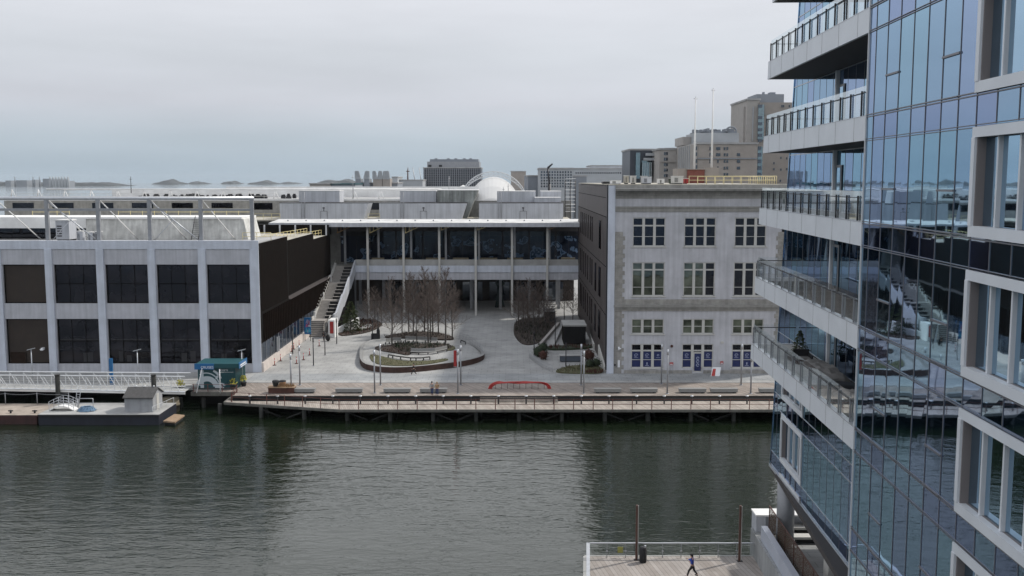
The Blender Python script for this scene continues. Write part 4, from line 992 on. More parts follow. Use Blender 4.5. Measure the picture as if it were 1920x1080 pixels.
# the middle bay of the ground floor reaches down as a door
xs0 = fx(1152, YW, 520)
door = (cw[1][0] + (cw[1][1] - cw[1][0]) * .36, cw[1][0] + (cw[1][1] - cw[1][0]) * .66, DK + .15, HW[7][2])
mb = MB(); holes_wall(mb, xs0, X1, DK, zz(372), YW, HW + [door], .35)
mb.box(X0 + .4, X1, YW + .8, YW + 62, DK, zz(347)); mb.box(X1 - .35, X1, YW, YW + .81, DK, zz(372)); mb.build('wall', M['stucco'], sb)
# stone quoins (stepped inner edge), base course, belt courses and cornice
wq = 1.15
for side in (0, 1):
    mb = MB(); qz = DK; k = 0
    while qz < zz(440) - .1:
        h = .62; w_ = wq + (.32 if k % 2 else 0)
        if side == 0: mb.box(xs0 + .003, xs0 + w_, YW - .05, YW - .002, qz, min(qz + h - .02, zz(430)))
        else: mb.box(X1 - w_ * .75, X1 + .04, YW - .05, YW - .002, qz, min(qz + h - .02, zz(430)))
        qz += h; k += 1
    mb.build('quoins', M['stone'], sb)
mb = MB(); mb.box(xs0 + wq + .4, door[0] - .15, YW - .09, YW - .004, DK, zz(694)); mb.box(door[1] + .15, X1 - 1.5, YW - .09, YW - .004, DK, zz(694)); mb.build('base_course', M['stone'], sb)
mb = MB(); mb.box(xs0, X1 + .1, YW - .12, YW - .003, zz(583), zz(561) ); mb.build('belt_course', M['stone'], sb)
mb = MB(); mb.box(xs0 - .05, X1 + .25, YW - .38, YW - .12, zz(576), zz(571)); mb.box(xs0, X1 + .15, YW - .22, YW - .12, zz(580), zz(576)); mb.build('belt_moulding', M['cornice'], sb)
mb = MB(); mb.box(xs0, X1 + .1, YW - .10, YW - .003, zz(397), zz(388)); mb.box(xs0, X1 + .18, YW - .18, YW - .10, zz(390), zz(387)); mb.box(xs0, X1 + .1, YW - .06, YW - .003, zz(372.4), zz(366)); mb.build('architrave', M['cornice'], sb)
mb = MB()
steps_ = [(366, 362, .2), (362, 359, .45), (359, 357.5, .75), (357.5, 353.8, 1.0)]
for a, b_, d_ in steps_: mb.box(xs0, X1 + d_, YW - d_, YW - .003, zz(a), zz(b_) - .003)
mb.box(xs0, X1 + .5, YW - .55, YW + .3, zz(353.8), zz(347)); mb.build('cornice', M['cornice'], sb)
mb = MB(); mb.box(xs0, X1 + 1.05, YW - 1.05, YW - .55, zz(353.8), zz(352.9)); mb.build('gutter_edge', M['trim'], sb)
mb = MB(); mb.box(X0, xs0 - .003, YW - .25, YW + .6, DK, zz(348)); mb.build('corner_pilaster', M['pillar_white'], sb)
mb = MB(); mb.box(X0 - .16, X0 - .003, YW - .1, YW + .6, DK + .5, zz(346)); mb.build('corner_reveal', M['dark_metal'], sb)
for i, (a, b_, c, d) in enumerate(HW):
    row = i % 4; col = i // 4; fy0, fy1 = YW + .08, YW + .26
    wn = MB(); t_ = .13; wd = b_ - a
    bars = [a + wd / 3 * q for q in (1, 2)]
    wn.box(a, b_, fy0, fy1, d - t_, d); wn.box(a, a + t_, fy0, fy1, c, d - t_); wn.box(b_ - t_, b_, fy0, fy1, c, d - t_)
    wn.box(a, b_, fy0, fy1, c, c + t_) if not (row == 3 and col == 1) else (wn.box(a, door[0], fy0, fy1, c, c + t_), wn.box(door[1], b_, fy0, fy1, c, c + t_))
    for x in bars: wn.box(x - .19, x + .19, fy0 - .02, fy1, c + t_, d - t_)
    hts = {0: (.28, .66), 1: (.22, .74), 2: (.5,), 3: (.28, .66)}[row]
    for q, hh in enumerate(hts):
        z = d - (d - c) * hh; th = .1 if (q == 0 and row != 2) else .035; wn.box(a + t_, b_ - t_, fy0 + .01, fy1, z - th, z + th)
    o = wn.build('window', M['trim'], sb)
    mb = MB(); mb.box(a - .18, b_ + .18, YW - .12, YW + .1, c - .16, c - .002); 
    if not (row == 3 and col == 1): mb.build('sill', M['trim'], o)
    nx_ = [a + t_] + [x for b2 in bars for x in (b2 - .19, b2 + .19)] + [b_ - t_]
    for q in range(3):
        mt = {0: 'win_dark', 1: 'win_olive' if col == 0 or (col == 1 and q < 2) else 'win_dark', 2: 'win_olive', 3: 'win_dark'}[row]
        pn = MB(); pn.face([(nx_[2 * q] - .02, fy1 - .03, c + .02), (nx_[2 * q + 1] + .02, fy1 - .03, c + .02), (nx_[2 * q + 1] + .02, fy1 - .03 + rr.uniform(-.01, .01), d - .02), (nx_[2 * q] - .02, fy1 - .03 + rr.uniform(-.01, .01), d - .02)]); pn.build('pane', M[mt], o)
        if row == 3 and not (col == 1 and q == 1):
            zm0 = d - (d - c) * .66 - .04; zm1 = d - (d - c) * .28 - .1
            po_ = MB(); xa_, xb_ = nx_[2 * q] + .02, nx_[2 * q + 1] - .02
            po_.mat(0).box(xa_, xb_, fy1 - .07, fy1 - .05, zm0 + .08, zm1 - .01); po_.box(xa_, xb_, fy1 - .07, fy1 - .05, c + t_ + .02, zm0 - .01)
            po_.mat(1); cx = (xa_ + xb_) / 2; cz = (zm0 + zm1) / 2 + .05
            for s_ in range(10):
                a0 = 2 * math.pi * s_ / 12; a1 = 2 * math.pi * (s_ + 1) / 12; r0_, r1_ = .2, .27
                if q == 2 and col == 0: r0_, r1_ = .1, .16
                po_.face([(cx + r * math.cos(t), fy1 - .075, cz + r * math.sin(t)) for r, t in ((r0_, a0), (r1_, a0), (r1_, a1), (r0_, a1))])
            po_.box(cx - .17, cx + .17, fy1 - .078, fy1 - .07, cz - .03, cz + .04); po_.box(cx - .3, cx + .3, fy1 - .078, fy1 - .07, cz - .38, cz - .33)
            if q == 1 and col != 1: po_.box(cx - .09, cx + .09, fy1 - .078, fy1 - .07, c + .45, c + .8); po_.box(cx - .28, cx + .28, fy1 - .078, fy1 - .07, c + .28, c + .36)
            po_.build('window_poster', [M['navy'], MATS.get('poster_ink') or pm('poster_ink', (.30, .33, .45), .5)], o)
dr = MB(); dr.box(door[0] + .05, door[1] - .05, YW + .1, YW + .2, DK + .1, HW[7][2] + 2.3); do = dr.build('door', M['trim'], sb)
dr = MB(); dr.mat(0).box(door[0] + .2, door[1] - .2, YW + .06, YW + .1, DK + .35, HW[7][2] + 2.1); dr.mat(1)
cx = (door[0] + door[1]) / 2; cz = DK + 1.7
for q in range(3):
    for s_ in range(8):
        a0 = 2 * math.pi * s_ / 9; a1 = 2 * math.pi * (s_ + 1) / 9
        dr.face([(cx + r * math.cos(t), YW + .055, cz + (q - 1) * .5 + r * math.sin(t)) for r, t in ((.13, a0), (.24, a0), (.24, a1), (.13, a1))])
dr.build('door_poster', [M['navy'], M['poster_ink'] if 'poster_ink' in M else MATS['poster_ink']], do)
# flank, dark brown cladding with slit windows
def slit(y0, y1, z0, z1, name='slit_window', mat='win_dark'):
    fb = MB(); fb.box(X0 - .10, X0 + .02, y0, y1, z0, z1); o = fb.build(name, M['brown_fin'], sb)
    fb = MB(); fb.box(X0 - .115, X0 - .102, y0 + .08, y1 - .08, z0 + .08, z1 - .08); fb.build('pane', M[mat], o)
def yx(px): return X0 * 1878 / (px - 960)
mb = MB(); mb.box(X0 - .02, X0 + .42, YW + .62, 204.6, DK, zz(349)); mb.build('flank', M['taupe_clad'], sb)
mb = MB(); mb.box(X0 - .06, X0 - .022, YW + 3, 204, zz(372), zz(371) ); mb.box(X0 - .06, X0 - .022, YW + .7, 204.5, 24.6, 24.7); mb.box(X0 - .06, X0 - .022, YW + .7, 204.5, 17.4, 17.5); mb.box(X0 - .06, X0 - .022, YW + .7, 204.5, 10.4, 10.5)
for k in range(30): mb.box(X0 - .05, X0 - .022, YW + 2 + k * 2.1, YW + 2.05 + k * 2.1, DK, 24.6)
mb.build('cladding_seams', M['brown_clad'], sb)
for zt0_, zt1_ in ((19.6, 23.8), (12.2, 16.6), (5.6, 9.8)):
    for px in (1090.5, 1093, 1096.5, 1100, 1104, 1108.5, 1112):
        y = yx(px); slit(y - .5, y + .5, zt0_, zt1_)
    y = yx(1127); slit(y - 1.0, y + 1.6, zt0_ - .2, zt1_)
    if zt0_ < 19: y = yx(1119); slit(y - 1.0, y + 1.4, zt0_ - .2, zt1_)
mb = MB(); mb.box(X0 - .1, X1 + .4, YW + .31, YW + 62, zz(347) - .02, zz(347) + .12); mb.build('roof', M['aged_roof'], sb)
# things on the stone facade
x = fx(1160, YW, 650); mb = MB(); mb.box(x - .12, x + .12, YW - .3, YW, zz(656), zz(650)); mb.blob((x + .1, YW - .35, zz(653)), (.25, .2, .12), 8, 0); solo(mb, 'wall_lamp', M['paint_white'], 'small white lamp on the stone quoins, upper of two fittings', 'wall lamp')
x = fx(1160, YW, 680); mb = MB(); mb.mat(0).box(x - .16, x + .16, YW - .3, YW - .05, zz(688), zz(675)); mb.mat(1).blob((x - .55, YW - .15, zz(684)), (.15, .12, .13), 8, 0); solo(mb, 'meter_box', [M['paint_white'], M['black']], 'white meter box low on the stone quoins', 'meter box')
for px, py, mt, lab in ((1259.5, 649, 'rust', 'small round dark red bell high between first and second poster windows'), (1354, 642, 'trim', 'small pale boxed vent above the right of the door')):
    x = fx(px, YW, py); mb = MB(); mb.bar((x, YW - .12, zz(py)), (x, YW, zz(py)), .2, n=12) if mt == 'rust' else mb.box(x - .22, x + .22, YW - .1, YW, zz(py + 2), zz(py - 2)); solo(mb, 'wall_fitting', M[mt], lab, 'wall fitting')
def board(px, py, wpx, hpx, lab, Y=YW - .35, legs=True, mats=('red', 'paint_white')):
    x = fx(px, Y, py); w_ = wpx / 1870 * Y / 2; z0 = fz(py + hpx / 2, Y); z1 = fz(py - hpx / 2, Y)
    t = thing('sign', lab, 'sign', (x, Y, DK)); mb = MB(); mb.box(x - w_, x + w_, Y, Y + .05, z0, z1); mb.build('board', M[mats[0]], t)
    mb = MB(); mb.box(x - w_ * .7, x + w_ * .7, Y - .012, Y - .002, z0 + (z1 - z0) * .15, z0 + (z1 - z0) * .45); mb.build('lettering', M[mats[1]], t)
    if legs:
        mb = MB(); mb.bar((x - w_ * .8, Y + .02, DK), (x - w_ * .8, Y + .02, z0), .03); mb.bar((x + w_ * .8, Y + .02, DK), (x + w_ * .8, Y + .02, z0), .03); mb.build('stand', M['grey_metal'], t)
board(1259, 682, 7, 5, 'small red and white sign on a low rail between poster windows')
board(1353.5, 680, 6, 5, 'small red sign right of the blue poster door')
t = thing('sandwich_board', 'red and white folding board leaning on the stone wall right of the door', 'sign', (fx(1341, 139.5, 695), 139.9, DK)); x = t.location.x
mb = MB(); mb.hexa([(x - .6, 139.6, DK), (x + .6, 139.6, DK), (x + .7, 139.65, DK), (x - .5, 139.65, DK), (x - .3, 140.1, DK + 1.2), (x + .9, 140.1, DK + 1.2), (x + .95, 140.15, DK + 1.2), (x - .25, 140.15, DK + 1.2)]); mb.build('panel', M['paint_white'], t)
mb = MB(); mb.hexa([(x - .5, 139.57, DK + .05), (x, 139.57, DK + .05), (x, 139.6, DK + .05), (x - .5, 139.6, DK + .05), (x - .2, 140.0, DK + 1.0), (x + .2, 140.0, DK + 1.0), (x + .2, 140.05, DK + 1.0), (x - .2, 140.05, DK + 1.0)]); mb.build('red_print', M['red'], t)
# roof clutter on the stone building
zr_ = zz(347) + .12
YWR = YW + 3
rail([(fx(1292, YWR, 340), YWR, zr_), (fx(1456, YWR, 340), YWR, zr_), (fx(1456, YWR, 340), YWR + 14, zr_)], 'bright yellow guard rail on the roof of the stone building', 'yellow', h=1.15, step=1.25, r=.045)
rail([(fx(1299, 160, 340), 156, zr_), (fx(1440, 160, 340), 156, zr_)], 'second yellow guard rail further back on the stone building roof', 'yellow', h=1.1, step=1.3, r=.04)
bb = thing('brick_penthouse', 'low red brick penthouse on the stone building roof carrying the flagpoles', 'rooftop enclosure', (fx(1310, 175, 325), 175, zr_))
mb = MB(); a, b_ = fx(1289, 175, 325), fx(1321, 175, 325); mb.box(a, b_, 175, 182, zr_, fz(318, 175)); mb.build('wall', M['brick'], bb)
mb = MB(); mb.box(a - 1.6, a, 175.5, 181, zr_, fz(316, 175)); mb.box(b_ + .1, b_ + 2.6, 175.3, 181, zr_, fz(314, 175)); mb.box(a - .2, b_ + .1, 174.8, 182.2, fz(318, 175), fz(317, 175)); mb.build('cap_block', M['hotel'], bb)
for px, ya, yb, yy, lab in ((1303, 183, 318, 178, 'white flagpole, left and shorter of two on the stone building roof'), (1335.5, 167, 316, 178, 'white flagpole, right and taller of two on the stone building roof')):
    x = fx(px, yy, 250); t = thing('flagpole', lab, 'flagpole', (x, yy, fz(yb, yy)), 'flagpoles')
    mb = MB(); mb.bar((x, yy, fz(yb, yy) - .6), (x, yy, fz(ya, yy)), .2, .1, 10); mb.build('pole', M['roof_white'], t)
    mb = MB(); mb.bar((x - .35, yy, fz(ya + 2, yy)), (x + .35, yy, fz(ya + 2, yy)), .05); mb.bar((x, yy, fz(ya, yy)), (x, yy, fz(ya - 2, yy)), .05); mb.build('truck', M['grey_metal'], t)
cl = [(1175, 333, 7, 8, 'pale'), (1188, 333, 8, 7, 'cream'), (1208, 333, 9, 6, 'dark'), (1213, 334, 16, 5, 'light'), (1240, 337, 10, 4, 'white'), (1262, 336, 9, 4, 'green'), (1271, 334, 18, 8, 'whitish'), (1286, 337, 6, 5, 'reddish'), (1140, 341, 20, 2, 'flat'), (1155, 340, 18, 4, 'cream flat')]
cm = {'pale': 'aged_roof', 'cream': 'trim', 'dark': 'dark_metal', 'light': 'roof_panel', 'white': 'roof_white', 'green': 'hedge', 'whitish': 'trim', 'reddish': 'banner_red', 'flat': 'dark_metal', 'cream flat': 'roof_white'}
for i, (px, py, w_, h_, cn) in enumerate(cl):
    unit(px - w_ / 2, px + w_ / 2, py - h_ / 2, 0, YW + 5 + (i % 3) * 3, 2.5, cn + ' rooftop unit number %d from the left among the clutter on the stone building roof' % 0 if 0 else '%s rooftop unit on the stone building, %s' % (cn, ['left of the cream box', 'between pale and dark units', 'left of the long light unit', 'right of the dark unit', 'left of the green unit', 'left of the tallest whitish unit', 'just left of the brick penthouse', 'at the left end of the yellow rail', 'nearest the left corner', 'second from the left corner'][i]), cm[cn], z0=zr_, grp='rooftop units on the stone building')
# ============================================================ STAIRS
st = thing('grand_staircase', 'broad outdoor staircase with seating tiers climbing beside the left building to the gallery', 'staircase', (-34, 186, DK))
def zpl(y_, Y): return fz(y_, Y)
sy0 = G(590, 632, DK)[1]
xa, xb = fx(562, sy0, 620), fx(603, sy0, 620)
zl_ = fz(601, sy0 + 3.4); nst = 9
mb = MB()
for k in range(nst): mb.box(xa - .4 * 0, xb, sy0 + k * .38, sy0 + (k + 1) * .38 if k < nst - 1 else sy0 + 6.2, DK, DK + (zl_ - DK) * (k + 1) / nst)
mb.build('lower_flight', M['steps'], st)
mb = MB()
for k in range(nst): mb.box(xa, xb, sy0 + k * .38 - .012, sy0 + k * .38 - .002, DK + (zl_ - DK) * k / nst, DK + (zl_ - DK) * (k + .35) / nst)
mb.build('riser_shade_strip', M['darkstep'], st)  # dark strips stand in for the shade at each riser foot
ztop = fz(498, YG); y1 = sy0 + 6.2; y2 = YG - .5
XLs, XMs, XRs = -35.7, -34.4, -32.5
def xl_(y): return -36.0
lv = []   # (y,z) of main flight levels: three runs with two landings
runs = [(y1, zl_, y1 + (y2 - y1) * .30, zl_ + (ztop - zl_) * .33), (y1 + (y2 - y1) * .36, zl_ + (ztop - zl_) * .33, y1 + (y2 - y1) * .66, zl_ + (ztop - zl_) * .66), (y1 + (y2 - y1) * .72, zl_ + (ztop - zl_) * .66, y2, ztop)]
mbl = MB(); mbr = MB(); mbt = MB()
for (a, za, b_, zb_2) in runs:
    n1 = 15; 
    for k in range(n1): mbl.box(-36.2, XMs, a + (b_ - a) * k / n1, b_, za + (zb_2 - za) * k / n1 - .2, za + (zb_2 - za) * (k + 1) / n1)
    n2 = 5
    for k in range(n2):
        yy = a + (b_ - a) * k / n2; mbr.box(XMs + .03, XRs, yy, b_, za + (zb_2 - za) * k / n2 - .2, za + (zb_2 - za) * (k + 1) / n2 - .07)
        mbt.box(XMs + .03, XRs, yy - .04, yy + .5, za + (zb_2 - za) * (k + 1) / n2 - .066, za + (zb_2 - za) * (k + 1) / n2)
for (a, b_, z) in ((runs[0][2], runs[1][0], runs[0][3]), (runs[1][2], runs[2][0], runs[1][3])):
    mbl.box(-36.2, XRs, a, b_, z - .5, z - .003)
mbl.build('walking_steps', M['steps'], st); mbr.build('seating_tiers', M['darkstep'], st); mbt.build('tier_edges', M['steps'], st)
# solid white side walls that follow the flights
def sidewall(xp, x2, mat, name, up, follow):
    mb = MB(); pr = []
    for (a, za, b_, zb_2) in runs: pr += [(a, za), (b_, zb_2)]
    pr = [(y1 - 2.5, zl_)] + pr + [(y2 + .4, ztop)]
    for (ya_, za_), (yb_, zb_2) in zip(pr, pr[1:]):
        lo = -1.6 if follow else None
        mb.hexa([(xp, ya_, za_ - 1.4), (x2, ya_, za_ - 1.4), (x2, yb_, zb_2 - 1.4), (xp, yb_, zb_2 - 1.4), (xp, ya_, za_ + up), (x2, ya_, za_ + up), (x2, yb_, zb_2 + up), (xp, yb_, zb_2 + up)])
    return mb.build(name, M[mat], st)
sidewall(XRs + .02, XRs + .35, 'roof_panel', 'parapet', 1.1, True)
sidewall(-36.45, -36.22, 'trim', 'parapet', .55, True)
mb = MB(); mb.hexa([(-36.4, y1, DK), (XRs, y1, DK), (XRs, y2, DK), (-36.4, y2, DK), (-36.4, y1, zl_ - .6), (XRs, y1, zl_ - .6), (XRs, y2, ztop - 1.5), (-36.4, y2, ztop - 1.5)]); mb.build('stair_base', M['brown_clad'], st)
hr = MB(); pr = []
for (a, za, b_, zb_2) in runs: pr += [(a, za), (b_, zb_2)]
for (ya_, za_), (yb_, zb_2) in zip(pr, pr[1:]): hr.bar((-36.3, ya_, za_ + 1.1), (-36.3, yb_, zb_2 + 1.1), .06); hr.bar((-36.3, ya_, za_), (-36.3, ya_, za_ + 1.1), .05)
hr.build('handrail', M['trim'], st)
for (a, za, b_, zb_2) in runs:
    mb = MB(); mb.box(-36.55, -36.05, a - .2, a + .2, za - 2.2, za + 1.3); mb.build('newel', M['roof_white'], st)
# white plinth with red sign at the foot of the stair
xq0, xq1 = fx(617, sy0, 620), fx(629, sy0, 620)
pl_ = thing('stair_plinth', 'white plinth with a tall red sign panel at the foot of the staircase', 'plinth', ((xq0 + xq1) / 2, sy0, DK))
mb = MB(); mb.box(xq0, xq1, sy0 - .8, sy0 + 2.6, DK, fz(598, sy0 + 1)); mb.build('block', M['roof_white'], pl_)
mb = MB(); mb.box(xq0 + .3, xq1 - .2, sy0 - .83, sy0 - .8, fz(624, sy0), fz(602, sy0)); mb.build('sign_panel', M['red'], pl_)
mb = MB(); mb.bar((xb + .4, sy0, DK), (xb + .4, sy0, DK + 1), .05); mb.bar((xb + .4, sy0, DK + 1), (xb + 1.0, sy0 + 3.2, zl_ + 1), .06); mb.bar((xb + 1.0, sy0 + 3.2, zl_), (xb + 1.0, sy0 + 3.2, zl_ + 1), .05); mb.build('handrail', M['trim'], pl_)
mb = MB(); mb.hexa([(XRs + .4, sy0 + 3, DK), (XRs + .7, sy0 + 3, DK), (XRs + 4, sy0 + 9, DK), (XRs + 3.7, sy0 + 9, DK), (XRs + .4, sy0 + 3, DK + 1.0), (XRs + .7, sy0 + 3, DK + 1.0), (XRs + 4, sy0 + 9, DK + 2.3), (XRs + 3.7, sy0 + 9, DK + 2.3)]); mb.build('wing_wall', M['roof_white'], pl_)

# ============================================================ PLANTED ISLAND
def GP(pts, z=DK): return [G(a, b_, z) for a, b_ in pts]
def smooth(pts, it=2):
    for _ in range(it):
        q = []
        for i in range(len(pts)):
            a = pts[i]; b_ = pts[(i + 1) % len(pts)]; q += [(a[0] * .75 + b_[0] * .25, a[1] * .75 + b_[1] * .25), (a[0] * .25 + b_[0] * .75, a[1] * .25 + b_[1] * .75)]
        pts = q
    return pts
outl = smooth(GP([(674, 664), (675, 690), (705, 698), (745, 700), (790, 697), (833, 692), (878, 686), (906, 677), (910, 667), (893, 650), (863, 638.5), (833, 624), (788, 619), (743, 625), (712, 633), (686, 640), (676, 650)]))
cx = sum(p[0] for p in outl) / len(outl); cy = sum(p[1] for p in outl) / len(outl)
def inset(pts, d): 
    r_ = []
    for x, y in pts:
        v = Vector((x - cx, y - cy)); L_ = v.length; v = v * ((L_ - d) / L_); r_.append((cx + v.x, cy + v.y))
    return r_
isl = thing('planted_island', 'large oval raised island with dark rusty rim wall, beds and paths in the plaza', 'planter', (cx, cy, DK))
def ring(name, po, pi_, z0, z1, mat, parent):
    mb = MB(); n_ = len(po)
    for i in range(n_):
        j = (i + 1) % n_
        mb.face([(*po[i], z0), (*po[j], z0), (*po[j], z1), (*po[i], z1)]); mb.face([(*po[i], z1), (*po[j], z1), (*pi_[j], z1), (*pi_[i], z1)]); mb.face([(*pi_[j], z0), (*pi_[i], z0), (*pi_[i], z1), (*pi_[j], z1)])
    return mb.build(name, M[mat], parent)
# rim: full height at the front, sinking to paving level at the back
mb = MB(); i1 = inset(outl, .55); n_ = len(outl)
ymin = min(p[1] for p in outl); ymax = max(p[1] for p in outl)
def rh(p): return .05 + .80 * max(0, min(1, 1.35 - (p[1] - ymin) / (ymax - ymin) * 1.9))
for i in range(n_):
    j = (i + 1) % n_; zi, zj = DK + rh(outl[i]), DK + rh(outl[j])
    mb.mat(0).face([(*outl[i], DK), (*outl[j], DK), (*outl[j], zj), (*outl[i], zi)])
    mb.mat(1).face([(*outl[i], zi), (*outl[j], zj), (*i1[j], zj), (*i1[i], zi)]); mb.face([(*i1[j], DK), (*i1[i], DK), (*i1[i], zi), (*i1[j], zj)])
mb.build('rim_wall', [M['corten'], M['bench']], isl)
mb = MB(); mb.prism(i1, DK + .01, DK + .18); mb.build('path', M['paving'], isl)
def bed(name, pts, h, mat, par=isl, z=DK + .16):
    mb = MB(); mb.prism(smooth(GP(pts, DK + .2), 2), z, z + h); o = mb.build(name, M[mat], par); return o
bed('front_bed', [(690, 664), (700, 683), (745, 687), (800, 684), (842, 676), (838, 672), (800, 678), (745, 677), (712, 667)], .12, 'lawn')
bed('left_bed', [(702, 650), (705, 657), (745, 663), (770, 668), (772, 655), (740, 647)], .16, 'mulch')
bed('middle_bed', [(728, 648), (760, 664), (820, 660), (845, 655), (850, 650), (830, 645), (790, 646), (750, 643)], .22, 'mulch')
bed('back_bed', [(712, 634), (745, 627), (790, 622), (835, 627), (858, 638), (820, 638), (770, 635)], .25, 'mulch')
bed('right_lawn', [(838, 652), (846, 648), (855, 652), (851, 657), (836, 658)], .16, 'lawn')
def tufts(name, pts, nn, s0, s1, mat, par, zb=DK + .2, up=1.0):
    poly = smooth(GP(pts, DK + .2), 1); xs = [p[0] for p in poly]; ys = [p[1] for p in poly]
    def ins(x, y):
        c_ = False; j = len(poly) - 1
        for i in range(len(poly)):
            if (poly[i][1] > y) != (poly[j][1] > y) and x < (poly[j][0] - poly[i][0]) * (y - poly[i][1]) / (poly[j][1] - poly[i][1]) + poly[i][0]: c_ = not c_
            j = i
        return c_
    mb = MB(); k = 0; g_ = 0
    while k < nn and g_ < nn * 20:
        g_ += 1; x = R.uniform(min(xs), max(xs)); y = R.uniform(min(ys), max(ys))
        if not ins(x, y): continue
        k += 1; s_ = R.uniform(s0, s1)
        for q in range(5):
            a = R.uniform(0, 6.28); dx, dy = math.cos(a) * s_ * .45, math.sin(a) * s_ * .45
            mb.face([(x - dy * .25, y + dx * .25, zb), (x + dy * .25, y - dx * .25, zb), (x + dx, y + dy, zb + s_ * up)])
    o = mb.build(name, M[mat], par); o['kind'] = 'stuff'; return o
tufts('ground_cover', [(728, 648), (760, 664), (820, 660), (845, 655), (850, 650), (830, 645), (790, 646), (750, 643)], 420, .2, .5, 'hedge', isl, zb=DK + .36)
tufts('red_ground_cover', [(702, 650), (705, 657), (745, 663), (770, 668), (772, 655), (740, 647)], 160, .15, .35, 'redbush', isl, zb=DK + .3)
tufts('back_ground_cover', [(712, 634), (745, 627), (790, 622), (835, 627), (858, 638), (820, 638), (770, 635)], 260, .15, .4, 'mulch', isl, zb=DK + .4)
tufts('front_grass', [(690, 664), (700, 683), (745, 687), (800, 684), (842, 676), (838, 672), (800, 678), (745, 677), (712, 667)], 380, .08, .22, 'lawn', isl, zb=DK + .27)
def curved_bench(pts, lab, legs=5, back=False):
    P_ = [G(a, b_, DK + .6) for a, b_ in pts]; t = thing('curved_bench', lab, 'bench', (P_[0][0], P_[0][1], DK + .17), 'curved benches on the planted island')
    Q = [P_[0]]
    for a, b_ in zip(P_, P_[1:]):
        for k in range(1, 5): Q.append((a[0] + (b_[0] - a[0]) * k / 4, a[1] + (b_[1] - a[1]) * k / 4))
    mb = MB()
    for a, b_ in zip(Q, Q[1:]):
        mb.hexa([(a[0], a[1] - .3, DK + .55), (b_[0], b_[1] - .3, DK + .55), (b_[0], b_[1] + .3, DK + .55), (a[0], a[1] + .3, DK + .55), (a[0], a[1] - .3, DK + .65), (b_[0], b_[1] - .3, DK + .65), (b_[0], b_[1] + .3, DK + .65), (a[0], a[1] + .3, DK + .65)])
    mb.build('seat', M['timber' if not back else 'bench'], t)
    for k in range(legs):
        p = Q[int(k * (len(Q) - 1) / (legs - 1))]; mb = MB(); mb.box(p[0] - .07, p[0] + .07, p[1] - .25, p[1] + .25, DK + .17, DK + .55); mb.build('leg', M['dark_metal'], t)
    if back:
        mb = MB()
        for a, b_ in zip(Q, Q[1:]): mb.hexa([(a[0], a[1] + .3, DK + .65), (b_[0], b_[1] + .3, DK + .65), (b_[0], b_[1] + .4, DK + .65), (a[0], a[1] + .4, DK + .65), (a[0], a[1] + .35, DK + 1.1), (b_[0], b_[1] + .35, DK + 1.1), (b_[0], b_[1] + .45, DK + 1.1), (a[0], a[1] + .45, DK + 1.1)])
        mb.build('backrest', M['bench'], t)
curved_bench([(728, 665), (745, 668), (770, 671), (790, 671), (806, 669)], 'dark curved bench on the front path of the island', 7)
curved_bench([(770, 659), (790, 660), (815, 659), (838, 654)], 'grey curved bench with backrest at the right of the middle bed', 5, True)
curved_bench([(723, 641), (737, 639), (752, 639)], 'short pale curved bench at the left of the middle bed', 4, True)
curved_bench([(760, 636), (790, 637), (820, 639)], 'low curved bench behind the middle bed', 4, True)
hp = GP([(862, 636), (880, 642), (892, 651), (902, 660), (905, 667)], DK + .2)
rail([(x, y, DK + .2) for x, y in hp], 'thin grey railing curving round the right end of the planted island', 'grey_metal', h=1.1, step=1.2, r=.025, rows=(.3, .7, 1.1), name='railing')
mb = MB(); x, y = G(876, 641, DK + .2)
curved_bench([(864, 638), (873, 641)], 'small dark bench at the right end of the island by the railing', 2)
x, y = G(703, 637, DK); mb = MB(); mb.box(x - .6, x + .7, y - .4, y + .4, DK, DK + 1.1); mb.mat(1).lathe((x + .6, y, DK), [(.3, 0), (.3, 1.6), (.1, 2.2)], 8); solo(mb, 'utility_box', [M['dark_metal'], M['black']], 'dark utility box behind the left end of the planted island', 'utility box')

